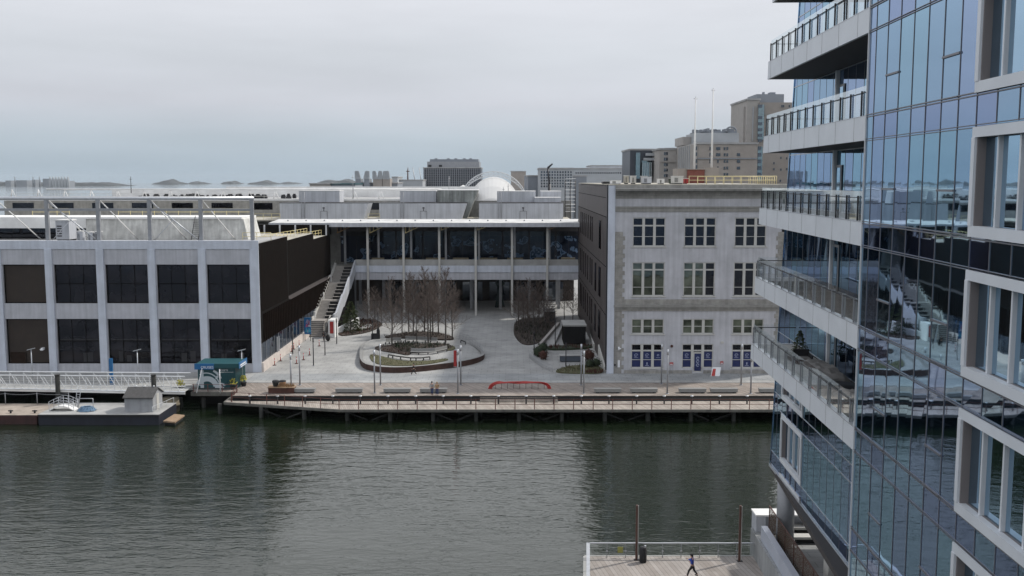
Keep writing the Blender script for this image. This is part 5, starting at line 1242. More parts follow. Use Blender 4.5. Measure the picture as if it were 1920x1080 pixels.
# ---- bare trees
def bare_tree_meshes(seed, h, crown0, spread, nb, dens=1.0):
    r_ = random.Random(seed); tk = MB(); cr_ = MB(); n3 = 3
    pts = [(0, 0, 0)]; x = y = 0
    for k in range(1, 9): x += r_.uniform(-.08, .08); y += r_.uniform(-.08, .08); pts.append((x, y, h * k / 8))
    for k in range(8): tk.bar(pts[k], pts[k + 1], .13 * (1 - k / 8.6) + .012, .13 * (1 - (k + 1) / 8.6) + .012, 7, cap=False)
    def at(z):
        u = min(7.999, z / h * 8); i = int(u); f_ = u - i; a, b_ = pts[i], pts[i + 1]; return Vector((a[0] + (b_[0] - a[0]) * f_, a[1] + (b_[1] - a[1]) * f_, z))
    for i in range(nb):
        u = (i + .5) / nb; z = crown0 * h + (h * .97 - crown0 * h) * u; a = i * 2.4 + r_.uniform(-.5, .5)
        ln = spread * (1 - u * .72) * r_.uniform(.75, 1.15); el = rad(r_.uniform(18, 40) + 25 * u)
        p = at(z); d = Vector((math.cos(a) * math.cos(el), math.sin(a) * math.cos(el), math.sin(el)))
        q = p + d * ln * .5; e = q + (d + Vector((r_.uniform(-.2, .2), r_.uniform(-.2, .2), .22))).normalized() * ln * .5
        rb_ = .035 * (1 - u * .5); cr_.bar(p, q, rb_, rb_ * .7, n3, cap=False); cr_.bar(q, e, rb_ * .7, .008, n3, cap=False)
        for j in range(int(9 * dens)):
            t_ = r_.uniform(.2, 1); s0 = p + (q - p) * (t_ * 2) if t_ < .5 else q + (e - q) * (t_ * 2 - 1)
            dd = (d + Vector((r_.uniform(-.8, .8), r_.uniform(-.8, .8), r_.uniform(-.1, .7)))).normalized(); l2 = ln * r_.uniform(.2, .45)
            e2 = s0 + dd * l2; cr_.bar(s0, e2, .014, .007, n3, cap=False)
            for _ in range(int(4 * dens)):
                s1 = s0 + dd * l2 * r_.uniform(.3, .95); d3 = (dd + Vector((r_.uniform(-.8, .8), r_.uniform(-.8, .8), r_.uniform(-.2, .8)))).normalized(); cr_.bar(s1, s1 + d3 * l2 * r_.uniform(.35, .8), .008, .005, n3, cap=False)
    return tk, cr_
def tree_proto(seed, h, c0, sp, nb, dens, lab, grp, twig='twig'):
    t = thing('bare_tree', lab, 'tree', (0, 0, 0), grp); tk, cr_ = bare_tree_meshes(seed, h, c0, sp, nb, dens)
    tk.build('trunk', M['bark'], t); cr_.build('crown', M[twig], t); return t
GT = 'leafless trees on the planted island'
TR = [(735, 649, 524, 'bare tree at the left front of the island grove, dark straight trunk'), (754, 624, 540, 'bare tree at the back left of the island grove'), (766.5, 622, 515, 'bare thicker trunked tree at the back of the grove, second from the left'),
      (781.5, 643, 560, 'small low forking bare tree near the middle bench'), (796, 624, 505, 'tall bare tree in the middle back of the grove'), (803, 643, 520, 'bare tree rising from the middle bed, left of a close pair'), (807.5, 641, 535, 'bare tree rising from the middle bed, right of a close pair'),
      (822, 627, 525, 'bare tree at the back right of the grove'), (835, 652, 508, 'tall dark trunked bare tree at the right front of the island grove'), (848, 636, 530, 'bare spreading tree at the far right of the island grove'), (775, 628, 520, 'slim bare tree hidden among the back trunks of the grove'), (812, 630, 515, 'slim bare tree behind the close pair of the grove')]
protos = [tree_proto(11, 10, .16, 3.3, 40, 1.35, '', GT), tree_proto(12, 10, .12, 3.7, 36, 1.35, '', GT), tree_proto(13, 10, .3, 3.0, 32, 1.5, '', GT)]
used = [0, 0, 0]
for i, (px, pb, ptp, lab) in enumerate(TR):
    x, y = G(px, pb, DK + .3); hh = fz(ptp, y) - DK - .3; k = 1 if px in (781.5, 848) else (i % 3 if i % 3 != 1 else 0)
    sc = (hh / 10 * .92, hh / 10 * .92, hh / 10)
    if not used[k]:
        used[k] = 1; o = protos[k]; o.location = (x, y, DK + .3); o.rotation_euler = (0, 0, i * 1.3); o.scale = sc; o['label'] = lab
    else: dup(protos[k], (x, y, DK + .3), i * 1.3, lab, sc)
GS = 'leafless shrubs and trees behind the island'
for (px, pb, ptp, lab, s_) in [(690, 612, 545, 'reddish bare shrub tree right of the conifer', 1.0), (703, 605, 540, 'reddish bare shrub tree behind the black lamp among shrubs', 1.0), (716, 612, 560, 'low reddish bare shrub between conifer bed and island', 1.1)]:
    x, y = G(px, pb, DK); hh = fz(ptp, y) - DK; o = dup(protos[1], (x, y, DK), px, lab, (hh / 10 * s_,) * 2 + (hh / 10,)); o['group'] = GS
GR = 'leafless trees in the shaded garden on the right'
for (px, pb, ptp, lab) in [(972, 612, 530, 'bare tree at the left back edge of the shaded garden'), (981, 620, 540, 'bare tree at the left front edge of the shaded garden'), (990, 612, 525, 'bare tree in the middle of the shaded garden thicket'), (1000, 622, 545, 'short bare tree in front of the shaded thicket'), (1010, 612, 530, 'bare tree right of the middle of the shaded thicket'), (1020, 606, 535, 'bare tree near the outdoor steps in the shaded garden'), (1030, 618, 560, 'low bare tree left of the dark pavilion'), (1058, 600, 535, 'bare tree behind the dark pavilion'), (1074, 603, 540, 'bare tree between the pavilion and the stone building flank')]:
    x, y = G(px, pb, DK); hh = fz(ptp, y) - DK; k = int(px) % 3; o = dup(protos[k], (x, y, DK), px, lab, (hh / 10 * 1.05,) * 2 + (hh / 10,)); o['group'] = GR
    for c in o.children: pass
# ---- conifer
def conifer(x, y, z, h, rad_, lab, name='pine_tree', seed=5, nn=1500, pot=False):
    t = thing(name, lab, 'tree', (x, y, z)); mb = MB(); mb.bar((x, y, z), (x, y, z + h * .95), h * .018, .02, 7); mb.build('trunk', M['bark'], t)
    r_ = random.Random(seed); mb = MB()
    for k in range(nn):
        u = r_.random() ** 1.25; zz_ = z + h * (.05 + .93 * u); rr_ = rad_ * (1 - u) ** .8 * (.85 + .25 * math.sin(u * 40)) + .03 * h * .3; a = r_.uniform(0, 6.283); d = rr_ * r_.uniform(.45, 1.05) * (1 + .18 * math.sin(a * 3 + u * 9))
        p = Vector((x + math.cos(a) * d, y + math.sin(a) * d, zz_ - d * .10)); o = Vector((math.cos(a), math.sin(a), r_.uniform(-.2, .5))).normalized(); s_ = h * .045 * r_.uniform(.6, 1.3); w_ = o.cross(Vector((r_.uniform(-.3, .3), r_.uniform(-.3, .3), 1))).normalized() * s_ * .5
        mb.face([p - w_, p + w_, p + o * s_ * 1.4 + w_ * .3]); mb.face([p - w_ * .3 + Vector((0, 0, -s_ * .3)), p + Vector((0, 0, s_ * .4)), p + o * s_ * 1.2])
    mb.build('crown', M['needle'], t); return t
x, y = G(658, 622, DK); conifer(x, y, DK + .1, fz(566, y) - DK, 2.2, 'dark green conifer in the bed right of the staircase')
gbd = thing('shrub_bed', 'curved bed of brown mulch and reddish shrubs round the conifer', 'garden bed', (x, y, DK))
PB = [(632, 629), (660, 627), (690, 622), (712, 613), (717, 605), (700, 598), (668, 598), (636, 606)]
bed('mulch', PB, .2, 'mulch', gbd, DK + .005); tufts('shrubs', PB, 420, .15, .5, 'redbush', gbd, DK + .18); tufts('green_shrubs', PB, 140, .15, .45, 'hedge', gbd, DK + .18)
mb = MB(); mb.prism(smooth(GP([(672, 619), (690, 615), (700, 608), (690, 607), (675, 612)], DK + .3), 2), DK + .2, DK + .26); mb.build('path', M['paving'], gbd)

# ---- shaded garden on the right
sg_ = thing('shade_garden', 'shaded garden beds, ramp and paths between plaza and stone building', 'garden bed', (6, 160, DK))
PG = [(962, 622), (968, 634), (980, 645), (1002, 645), (1030, 632), (1042, 612), (1042, 596), (1000, 594), (965, 600)]
bed('back_bed', PG, .15, 'mulch', sg_, DK + .005); tufts('back_shrubs', PG, 300, .2, .8, 'bark', sg_, DK + .15); tufts('back_green', PG, 200, .2, .6, 'hedge', sg_, DK + .15)
PF = [(1038, 697), (1050, 690), (1075, 684), (1115, 684), (1131, 690), (1131, 699), (1080, 699)]
bed('front_bed', PF, .18, 'lawn', sg_, DK + .014); tufts('front_grass', PF, 320, .12, .35, 'lawn', sg_, DK + .18)
tufts('red_ground_cover', [(1096, 700), (1131, 700), (1131, 693), (1100, 694)], 160, .15, .4, 'redbush', sg_, DK + .2)
PH_ = [(1025, 655), (1060, 655), (1110, 652), (1110, 646), (1060, 648), (1025, 650)]
bed('hedge_strip', PH_, .3, 'hedge', sg_, DK + .006)
tufts('hedge_shrubs', PH_, 160, .2, .5, 'redbush', sg_, DK + .25)
a = G(1008, 654, DK); b_ = G(1045, 620, DK)
mb = MB(); mb.hexa([(a[0], a[1], DK), (a[0] + .5, a[1], DK), (b_[0] + .5, b_[1], DK), (b_[0], b_[1], DK), (a[0], a[1], DK + .7), (a[0] + .5, a[1], DK + .7), (b_[0] + .5, b_[1], DK + 1.6), (b_[0], b_[1], DK + 1.6)]); mb.build('ramp_wall', M['steps'], sg_)
mb = MB(); a2 = G(1025, 654, DK); b2 = G(1055, 620, DK); mb.hexa([(a[0] + .5, a[1], DK), (a2[0] + 1, a2[1], DK), (b2[0], b2[1], DK), (b_[0] + .5, b_[1], DK), (a[0] + .5, a[1], DK + .05), (a2[0] + 1, a2[1], DK + .05), (b2[0], b2[1], DK + 1.1), (b_[0] + .5, b_[1], DK + 1.1)]); mb.build('ramp', M['concrete'], sg_)
def bushes(lst, grp, mat='hedge'):
    for px, py, s_, lab in lst:
        x, y = G(px, py, DK); t = thing('bush', lab, 'bush', (x, y, DK), grp); mb = MB()
        for k in range(140):
            v = Vector((R.gauss(0, 1), R.gauss(0, 1), R.gauss(0, 1))).normalized() * s_ * R.uniform(.7, 1.08); p = Vector((x, y, DK + s_ * .85)) + v; u = Vector((R.uniform(-1, 1), R.uniform(-1, 1), R.uniform(-1, 1))).normalized() * s_ * .22; w_ = v.normalized().cross(u)
            mb.face([p - u, p + w_ * 1.0, p + u])
        mb.blob((x, y, DK + s_ * .85), (s_ * .8,) * 3, 10, .15); mb.build('foliage', M[mat], t)
        mb = MB(); mb.bar((x, y, DK), (x, y, DK + s_ * .5), .08, n=6); mb.build('stem', M['bark'], t)
bushes([(1009, 669, .9, 'round dark bush at the left of the garden path, lower one'), (1018, 661, .95, 'round dark bush at the left of the garden path, upper one'), (1106, 690, .75, 'round dark bush by the stone building corner, left of two'), (1118, 689, .8, 'round dark bush by the stone building corner, right of two')], 'clipped round bushes')
bushes([(1019, 674, .8, 'rust red bush below the upper round bush'), (1104, 676, 1.0, 'rust red bush right of the blue-grey garden bench')], 'rust red bushes', 'redbush')
# ramp-side railing
rail([(*G(993, 672, DK), DK), (*G(1003, 680, DK), DK), (*G(1017, 690, DK), DK), (*G(1036, 698, DK), DK)], 'low grey railing along the garden side ramp of the plaza', 'grey_metal', h=1.0, step=.5, r=.025, name='railing')
# dark mesh pavilion
x0_, y0_ = G(1057, 646, DK); x1_ = fx(1098, y0_, 640)
pv = thing('garden_pavilion', 'dark slatted box pavilion with pale flat roof in the shaded garden', 'pavilion', ((x0_ + x1_) / 2, y0_, DK))
zt3 = fz(612, y0_); mb = MB(); mb.box(x0_, x1_, y0_, y0_ + 6, DK, zt3); mb.build('wall', M['brown_clad'], pv)
mb = MB()
for k in range(22): mb.box(x0_ + .05 + k * (x1_ - x0_ - .1) / 22, x0_ + .12 + k * (x1_ - x0_ - .1) / 22, y0_ - .06, y0_, DK + .2, zt3)
mb.build('slats', M['dark_metal'], pv)
mb = MB(); mb.box(x0_ - .15, x1_ + .15, y0_ - .15, y0_ + 6.2, zt3, zt3 + .25); mb.build('roof', M['concrete'], pv)
# garden wall and steps
pts = [G(1112, 655, DK), G(1098, 612, DK)]
mb = MB(); (ax, ay), (bx_, by_) = pts; mb.hexa([(ax, ay, DK), (ax + .4, ay, DK), (bx_ + .4, by_, DK), (bx_, by_, DK), (ax, ay, DK + .9), (ax + .4, ay, DK + .9), (bx_ + .4, by_, DK + 1.6), (bx_, by_, DK + 1.6)])
solo(mb, 'garden_wall', M['trim'], 'sloping white wall between the pavilion and the stone building', 'wall')
(ax, ay), (bx_, by_) = G(1133, 698, DK), G(1121, 672, DK)
mb = MB(); mb.hexa([(ax, ay, DK), (ax + .4, ay, DK), (bx_ + .4, by_, DK), (bx_, by_, DK), (ax, ay, DK + .8), (ax + .4, ay, DK + .8), (bx_ + .4, by_, DK + 2.2), (bx_, by_, DK + 2.2)])
solo(mb, 'garden_wall', M['trim'], 'short sloping white wall at the foot of the stone building corner', 'wall')
x0_, y0_ = G(1050, 679, DK); x1_ = fx(1090, y0_, 675)
t = thing('garden_bench', 'blue-grey solid bench with pale top in the shaded garden', 'bench', ((x0_ + x1_) / 2, y0_, DK))
mb = MB(); mb.box(x0_, x1_, y0_, y0_ + 1.2, DK + .1, DK + .95); mb.build('block', pm('slate', (.07, .085, .11), .6), t)
mb = MB(); mb.box(x0_ - .1, x1_ + .1, y0_ - .1, y0_ + 1.4, DK + .95, DK + 1.05); mb.build('seat', M['concrete'], t)
mb = MB(); mb.box(x0_ + .2, x1_ - .2, y0_ + .1, y0_ + 1.1, DK, DK + .1); mb.build('plinth', M['black'], t)
# outdoor steps seen behind the thicket
x0_, x1_ = fx(1022, 196, 575), fx(1041, 196, 575); mb = MB()
for k in range(5): mb.box(x0_ - .2, x1_, 193 + k * 1.4, 193 + k * 1.4 + .7, fz(583 - k * 4.2, 193 + k * 1.4) - .12, fz(583 - k * 4.2, 193 + k * 1.4))
mb.mat(1).box(x0_ - .1, x1_ - .05, 193.4, 200, DK, fz(586, 193)); solo(mb, 'outdoor_steps', [M['concrete'], M['dark_metal']], 'dark block with pale open steps at the back of the shaded garden', 'steps')

# ============================================================ PEOPLE
def skin_mesh(nodes, edges, name, mat, parent, sub=1, root=0):
    me = bpy.data.meshes.new(name); me.from_pydata([n_[:3] for n_ in nodes], edges, []); o = bpy.data.objects.new(name, me); link(o)
    sk = o.modifiers.new('s', 'SKIN'); sk.use_smooth_shade = True
    for v, n_ in zip(me.skin_vertices[0].data, nodes): v.radius = (n_[3], n_[4] if len(n_) > 4 else n_[3]); v.use_root = False
    me.skin_vertices[0].data[root].use_root = True
    sb_ = o.modifiers.new('u', 'SUBSURF'); sb_.levels = sub; sb_.render_levels = sub
    bpy.context.view_layer.update()
    m2 = bpy.data.meshes.new_from_object(o.evaluated_get(bpy.context.evaluated_depsgraph_get())); bpy.data.objects.remove(o)
    m2.materials.clear(); m2.materials.append(M[mat])
    for p in m2.polygons: p.use_smooth = True
    o = bpy.data.objects.new(name, m2); link(o); o.parent = parent; return o
def person(px, py, z, rz, lab, jacket, trousers, hair, stride=.35, arm=.3, h=1.72, bag=None, lean=0.0, hands=None, run=False):
    """faces +Y before rotation"""
    x, y = G(px, py, z); t = thing('person', lab, 'person', (x, y, z)); t.rotation_euler = (0, 0, rz); k = h / 1.72
    s_ = stride; L_ = lean
    hip = .90; kn = .48
    lf, rf = (s_, .06), (-s_, .10 if run else .07)
    body = [(0, 0, hip, .135, .10), (0, L_ * .4, 1.12, .125, .09), (0, L_ * .8, 1.36, .16, .10), (0, L_, 1.49, .055, .055), (0, L_ + .01, 1.56, .085, .095), (0, L_ + .02, 1.66, .085, .10)]
    e_ = [(0, 1), (1, 2), (2, 3), (3, 4), (4, 5)]
    def limb(start, pts):
        i = len(body)
        for j, p in enumerate(pts): body.append(p); e_.append((start if j == 0 else i + j - 1, i + j))
    kz = kn + (.06 if run else 0)
    legs = []
    for sx, (fy, fz_), ky in ((-1, lf, s_ * .62), (1, rf, -s_ * .25)):
        back = fy < 0
        ankle = (sx * .09, fy, (.30 if run and back else .09) , .045)
        knee = (sx * .10, ky, kz, .062)
        legs.append((sx, knee, ankle)); limb(0, [(sx * .10, 0, hip - .08, .09), knee, ankle, (sx * .09, fy + .05, ankle[2] - .05, .04), (sx * .09, fy + .17, ankle[2] - .055, .032)])
    arms = []
    for sx, ay_ in ((-1, -arm), (1, arm)):
        eb = (sx * .25, L_ + ay_ * .55, 1.13, .04); wr = (sx * .22, L_ + ay_ * .6 + .16 if run else L_ + ay_ * .8, 1.06 + (.14 if run else -.17), .028)
        arms.append((sx, eb, wr)); i0 = len(body); limb(2, [(sx * .19, L_ * .8, 1.38, .055), eb, wr])
        wi = len(body) - 1; d = Vector(wr[:3]) - Vector(eb[:3]); d.normalize(); pm_ = Vector(wr[:3]) + d * .06; limb(wi, [(*pm_, .033, .02)]); pi = len(body) - 1
        sd = Vector((1, 0, 0)).cross(d).normalized() if abs(d.x) < .9 else Vector((0, 1, 0))
        for q, (off, ln) in enumerate(((-.024, .055), (-.009, .068), (.008, .064), (.022, .05))):
            b0 = pm_ + sd * off + d * .035; limb(pi, [(*b0, .0095), (*(b0 + d * ln * .6), .0085), (*(b0 + d * ln + Vector((-sx * .012, 0, 0))), .007)])
        limb(pi, [(*(pm_ - sd * .035), .010), (*(pm_ - sd * .05 + d * .035), .008)])
    body = [(a[0] * k, a[1] * k, a[2] * k, *[r_ * k for r_ in a[3:]]) for a in body]
    skin_mesh(body, e_, 'body', 'skin', t)
    g = .022
    J = [(0, 0, hip + .02, .145, .115), (0, L_ * .4, 1.12, .145, .115), (0, L_ * .8, 1.36, .175, .125), (0, L_, 1.46, .07, .07)]; je = [(0, 1), (1, 2), (2, 3)]
    for sx, eb, wr in arms:
        i = len(J); J += [(sx * .19, L_ * .8, 1.38, .07), (eb[0], eb[1], eb[2], .058), (wr[0] * .98 + eb[0] * .02, wr[1], wr[2] + .02, .045)]; je += [(2, i), (i, i + 1), (i + 1, i + 2)]
    J = [(a[0] * k, a[1] * k, a[2] * k, *[r_ * k for r_ in a[3:]]) for a in J]
    skin_mesh(J, je, 'jacket', jacket, t)
    T = [(0, 0, hip + .05, .14, .11)]; te = []
    for sx, kn_, an in legs:
        i = len(T); T += [(sx * .10, 0, hip - .08, .105), (*kn_[:3], .078), (an[0], an[1], an[2] + .03, .06)]; te += [(0, i), (i, i + 1), (i + 1, i + 2)]
    T = [(a[0] * k, a[1] * k, a[2] * k, *[r_ * k for r_ in a[3:]]) for a in T]
    skin_mesh(T, te, 'trousers', trousers, t)
    mb = MB(); mb.blob((x, y + (L_ + .0) * k, z + 1.655 * k), (.098 * k, .112 * k, .10 * k), 10, .03); mb.blob((x, y + (L_ - .07) * k, z + 1.60 * k), (.085 * k, .06 * k, .11 * k), 8, .03); o = mb.build('hair', M[hair], t)
    mb = MB()
    for sx in (-1, 1): mb.blob((x + sx * .032 * k, y + (L_ + .125) * k, z + 1.61 * k), (.012, .008, .008), 6, 0)
    mb.build('eyes', M['black'], t)
    for sx, kn_, an in legs:
        mb = MB(); mb.blob((x + an[0] * k, y + (an[1] + .08) * k, z + (an[2] - .045) * k), (.055, .15, .055), 8, .0); mb.build('shoe', M['paint_white' if hands == 'white' else 'black'], t)
    return t
person(776, 703.5, DK, rad(95), 'person in black walking left across the plaza below the planted island', 'black', 'black', 'black', stride=.38, arm=.3, hands='white')
person(810, 740.5, DK, rad(-10), 'person in pale grey jacket and blue jeans, left of two strolling on the boardwalk', 'grey_cloth', 'jeans', 'black', stride=.12, arm=.1, h=1.8)
person(819.5, 741.5, DK, rad(10), 'person in tan coat and jeans, right of two strolling on the boardwalk', 'tan_cloth', 'jeans', 'tan_cloth', stride=.14, arm=.1, h=1.78)
p_ = person(608, 640, DK, rad(20), 'person in black standing before the lower steps', 'black', 'black', 'black', stride=.1, arm=.08, h=1.78)
x, y = G(615, 640, DK); mb = MB(); mb.blob((x, y, DK + .62), (.42, .35, .6), 10, .15); mb.bar((x - .2, y, DK + 1.1), (x - .35, y, DK + 1.5), .04); solo(mb, 'pushchair', M['black'], 'black covered pushchair beside the person at the lower steps', 'pushchair')
person(1298, 1084, DK, rad(55), 'runner in bright blue jacket and black leggings on the near dock', 'blue_cloth', 'black', 'black', stride=.34, arm=.32, h=1.74, lean=.08, run=True)
# ============================================================ GLASS TOWER
AZ = rad(2.29); Yc = 42.0; Xc = fx(1620, Yc, 337)
sa, ca = math.sin(AZ), math.cos(AZ)
def T(s, o, z): return (Xc + s * sa + o * ca, Yc + s * ca - o * sa, z)
def TS(px, py, o=0.0):
    a, b, e = _d(px, py); t = (o + Xc * ca - Yc * sa) / (a * ca - b * sa)
    X, Y = a * t, b * t; return (X - Xc) * sa + (Y - Yc) * ca, H + e * t
def tb(mb, s0, s1, o0, o1, z0, z1):
    return mb.hexa([T(s0, o0, z0), T(s1, o0, z0), T(s1, o1, z0), T(s0, o1, z0), T(s0, o0, z1), T(s1, o0, z1), T(s1, o1, z1), T(s0, o1, z1)][::1])
tw = thing('glass_tower', 'blue glass residential tower with stacked white balconies on the right', 'building', (Xc, Yc, 4))
ZB = 9.4; LV = [37.06 - 4.42 * k for k in range(-4, 7)]      # spandrel tops
OB = 2.9
def send(z): return 28.9 - (z - 9.1) * .145
def tip(z): return 19.4 + (37.06 - z) * .165
mb = MB(); tb(mb, -36, 0, .9, 26, ZB, 56)
e0, e1 = send(ZB) - .1, send(56) - .1
mb.hexa([T(0, OB + .9, ZB), T(e0, OB + .9, ZB), T(e0, 26, ZB), T(0, 26, ZB), T(0, OB + .9, 56), T(e1, OB + .9, 56), T(e1, 26, 56), T(0, 26, 56)]); mb.build('core', M['dark_metal'], tw)
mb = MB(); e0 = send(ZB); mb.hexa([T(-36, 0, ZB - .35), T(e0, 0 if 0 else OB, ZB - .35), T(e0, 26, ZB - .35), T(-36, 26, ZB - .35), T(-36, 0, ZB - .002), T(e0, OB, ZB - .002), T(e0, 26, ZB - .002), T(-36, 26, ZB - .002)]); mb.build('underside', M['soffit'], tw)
rt_ = random.Random(21)
MA = [0, -.87] + [-.87 - 1.427 * k for k in range(1, 25)]
def pane(mb, s0, s1, o, z0, z1, jit=.003, slant=None):
    mb.k = rt_.randrange(3)
    j = [rt_.uniform(-jit, jit) for _ in range(3)]
    t_ = j[0] + j[1] - j[2]
    mb.face([T(s0, o + j[0], z0), T(s1, o + j[1], z0), T(s1 if slant is None else slant, o + t_, z1), T(s0, o + j[2], z1)])
def framed(s0, s1, z0, z1, o, name='framed_window', nm=4):
    """white box frame, recessed dark blue glass; s1<s0 is nearer the camera"""
    lo, hi = min(s0, s1), max(s0, s1)
    f = MB(); w_ = .24
    tb(f, lo, hi, o - .08, o + .16, z1 - .32, z1); tb(f, lo, hi, o - .08, o + .16, z0, z0 + .34)
    tb(f, lo, lo + w_, o - .10, o + .16, z0 + .34, z1 - .32); tb(f, hi - w_, hi, o - .10, o + .16, z0 + .34, z1 - .32)
    q = f.build(name, M['tower_white'], tw)
    g = MB(); tb(g, lo + w_, hi - w_, o + .24, o + .28, z0 + .3, z1 - .3); g.build('pane', M['curtain_dark'], q)
    g = MB(); tb(g, hi - w_ - .003, hi - w_ + .02 - .08, o - .02, o + .24, z0 + .34, z1 - .32); tb(g, lo + w_, lo + w_ + .06, o - .02, o + .24, z0 + .34, z1 - .32); tb(g, lo + w_, hi - w_, o + .161, o + .24, z0 + .3, z0 + .345); tb(g, lo + w_, hi - w_, o + .161, o + .24, z1 - .33, z1 - .3); g.build('reveal', M['reveal'], q)
    g = MB(); n_ = max(1, round((hi - lo) / 1.35))
    for k in range(1, n_): x = lo + (hi - lo) * k / n_; tb(g, x - .05, x + .05, o + .10, o + .24, z0 + .345, z1 - .33)
    g.build('mullion', M['tower_white'], q)
    return q
CUR = [M['curtain0'], M['curtain1'], M['curtain2']]; extraA = MB()
for k, zt_k in enumerate(LV):
    z1 = zt_k - 1.0; z0 = max(ZB, zt_k - 4.42)
    if z1 <= ZB: break
    # spandrel band (one part per storey)
    sp = MB()
    for a, b_ in zip(MA, MA[1:]): pane(sp, a, b_, .02, z1, zt_k)
    sp.build('spandrel_glass', [M['curtain_sp'], CUR[0], CUR[1]], tw)
    vis = 0
    for i, (a, b_) in enumerate(zip(MA, MA[1:])):
        if 8 <= i <= 12 or 18 <= i <= 22: continue
        if i < 8 and 2 <= k <= 10:
            g = MB(); pane(g, a, b_, .02, z0, z1); g.build('window_pane', CUR, tw)
            if i in (2, 6): g = MB(); zb4 = zt_k - 4.42 + 1.42; tb(g, a, b_, -.04, .03, zb4 - .03, zb4 + .04); g.build('vent_frame', M['mullion'], tw); g = MB(); tb(g, a, b_, -.05, .03, z0 + .02, z0 + .06); g.build('vent_sill', M['mullion'], tw)
        else: pane(extraA, a, b_, .02, z0, z1)
    if z0 > ZB + 1 or k < 8: framed(MA[8], MA[13], z0 + .02, z1 - .02, 0)
    if k < 8: framed(MA[18], MA[23], z0 + .02, z1 - .02, 0)
o = extraA.build('curtain_wall', CUR, tw); o['kind'] = 'stuff'
mb = MB()
for i, s_ in enumerate(MA): tb(mb, s_ - .012, s_ + .012, -.002, .08, ZB, 55.9) if not (9 <= i <= 12 or 19 <= i <= 22) else [tb(mb, s_ - .012, s_ + .012, -.002, .08, z - .98, z) for z in LV if z - 1 > ZB]
mb.build('mullions', M['mullion'], tw)
mb = MB()
for z in LV:
    if z - 1 < ZB: continue
    for dz in (-.045, .045): tb(mb, -36, -.03, -.02, .09, z + dz - .02, z + dz + .02)
    for dz in (-.03, .05): tb(mb, -36, -.03, -.02, .09, z - 1.0 + dz - .012, z - 1.0 + dz + .012)
tb(mb, -36, -.03, -.05, .12, ZB - .12, ZB + .06); mb.build('transoms', M['mullion'], tw)
mb = MB(); tb(mb, -.03, .03, -.04, OB, ZB, 55.9); mb.build('corner_return', M['tower_white'], tw)
# ---- recessed rear face B
extraB = MB(); MS = [1.427 * k for k in range(0, 21)]
wB = [(19.0, 25.9)]
for k, zt_k in enumerate(LV):
    z1 = zt_k - 1.0; z0 = max(ZB, zt_k - 4.42)
    if z1 <= ZB: break
    se1, se0 = send(z1), send(z0)
    sp = MB()
    for a, b_ in zip(MS, MS[1:]):
        if a > send(zt_k): break
        pane(sp, min(b_, send(z1)), a, OB, z1, zt_k)
    sp.build('spandrel_glass', [M['curtain_sp'], CUR[0], CUR[1]], tw)
    has = zt_k < 20.5
    for i, (a, b_) in enumerate(zip(MS, MS[1:])):
        if a > se1: break
        if has and 20.0 <= (a + b_) / 2 <= 25.6: continue
        last = b_ > se1
        if last: extraB.face([T(se0, OB, z0), T(a, OB, z0), T(a, OB, z1), T(se1, OB, z1)])
        else:
            if k >= 8 and i >= 8 or (3 <= k < 8 and i % 2 == 0): g = MB(); pane(g, b_, a, OB, z0, z1); g.build('rear_pane', CUR, tw)
            else: pane(extraB, b_, a, OB, z0, z1)
    if has: framed(MS[14], MS[18], z0 + .02, z1 - .02, OB)
    if zt_k > 20.5:   # balcony door with a slim white column beside it
        s_ = 14.4; g = MB(); tb(g, s_, s_ + .26, OB - .2, OB - .01, z0 + .0, z1); g.build('column_cover', M['tower_white'], tw)
        g = MB(); tb(g, s_ - 1.1, s_ - .01, OB - .06, OB - .02, z0, z0 + 2.6); dd = g.build('door', M['grey_metal'], tw); g = MB(); tb(g, s_ - .95, s_ - .16, OB - .09, OB - .065, z0 + .15, z0 + 2.45); g.build('pane', M['curtain_dark'], dd)
o = extraB.build('rear_curtain_wall', CUR, tw); o['kind'] = 'stuff'
mb = MB()
for s_ in MS:
    if s_ == 0: continue
    zt2 = 55.9 if s_ < send(55.9) else 9.1 + (28.9 - s_) / .145
    if 20.2 < s_ < 25.4:
        for z in LV:
            if z - 1 < ZB or z > zt2: continue
            if z < 20.5: tb(mb, s_ - .025, s_ + .025, OB - .05, OB + .05, z - .98, z)
        if zt2 > 20: tb(mb, s_ - .016, s_ + .016, OB - .01, OB + .05, 19.39, zt2)
    else: tb(mb, s_ - .016, s_ + .016, OB - .01, OB + .05, ZB, zt2)
mb.build('rear_mullions', M['mullion'], tw)
mb = MB()
for z in LV:
    if z - 1 < ZB: continue
    for zz2 in (z, z - 1): tb(mb, .02, send(zz2), OB - .02, OB + .06, zz2 - .03, zz2 + .03)
mb.hexa([T(0, OB - .1, ZB - .12), T(send(ZB) + .05, OB - .1, ZB - .12), T(send(ZB) + .05, OB + .1, ZB - .12), T(0, OB + .1, ZB - .12), T(0, OB - .1, ZB + .05), T(send(ZB) + .05, OB - .1, ZB + .05), T(send(ZB) + .05, OB + .1, ZB + .05), T(0, OB + .1, ZB + .05)]); mb.build('rear_transoms', M['silver'], tw)
mb = MB(); mb.hexa([T(send(ZB) - .05, OB - .05, ZB), T(send(ZB) + .05, OB - .05, ZB), T(send(ZB) + .05, 26, ZB), T(send(ZB) - .05, 26, ZB), T(send(56) - .05, OB - .05, 56), T(send(56) + .05, OB - .05, 56), T(send(56) + .05, 26, 56), T(send(56) - .05, 26, 56)]); mb.build('end_wall', M['curtain'], tw)
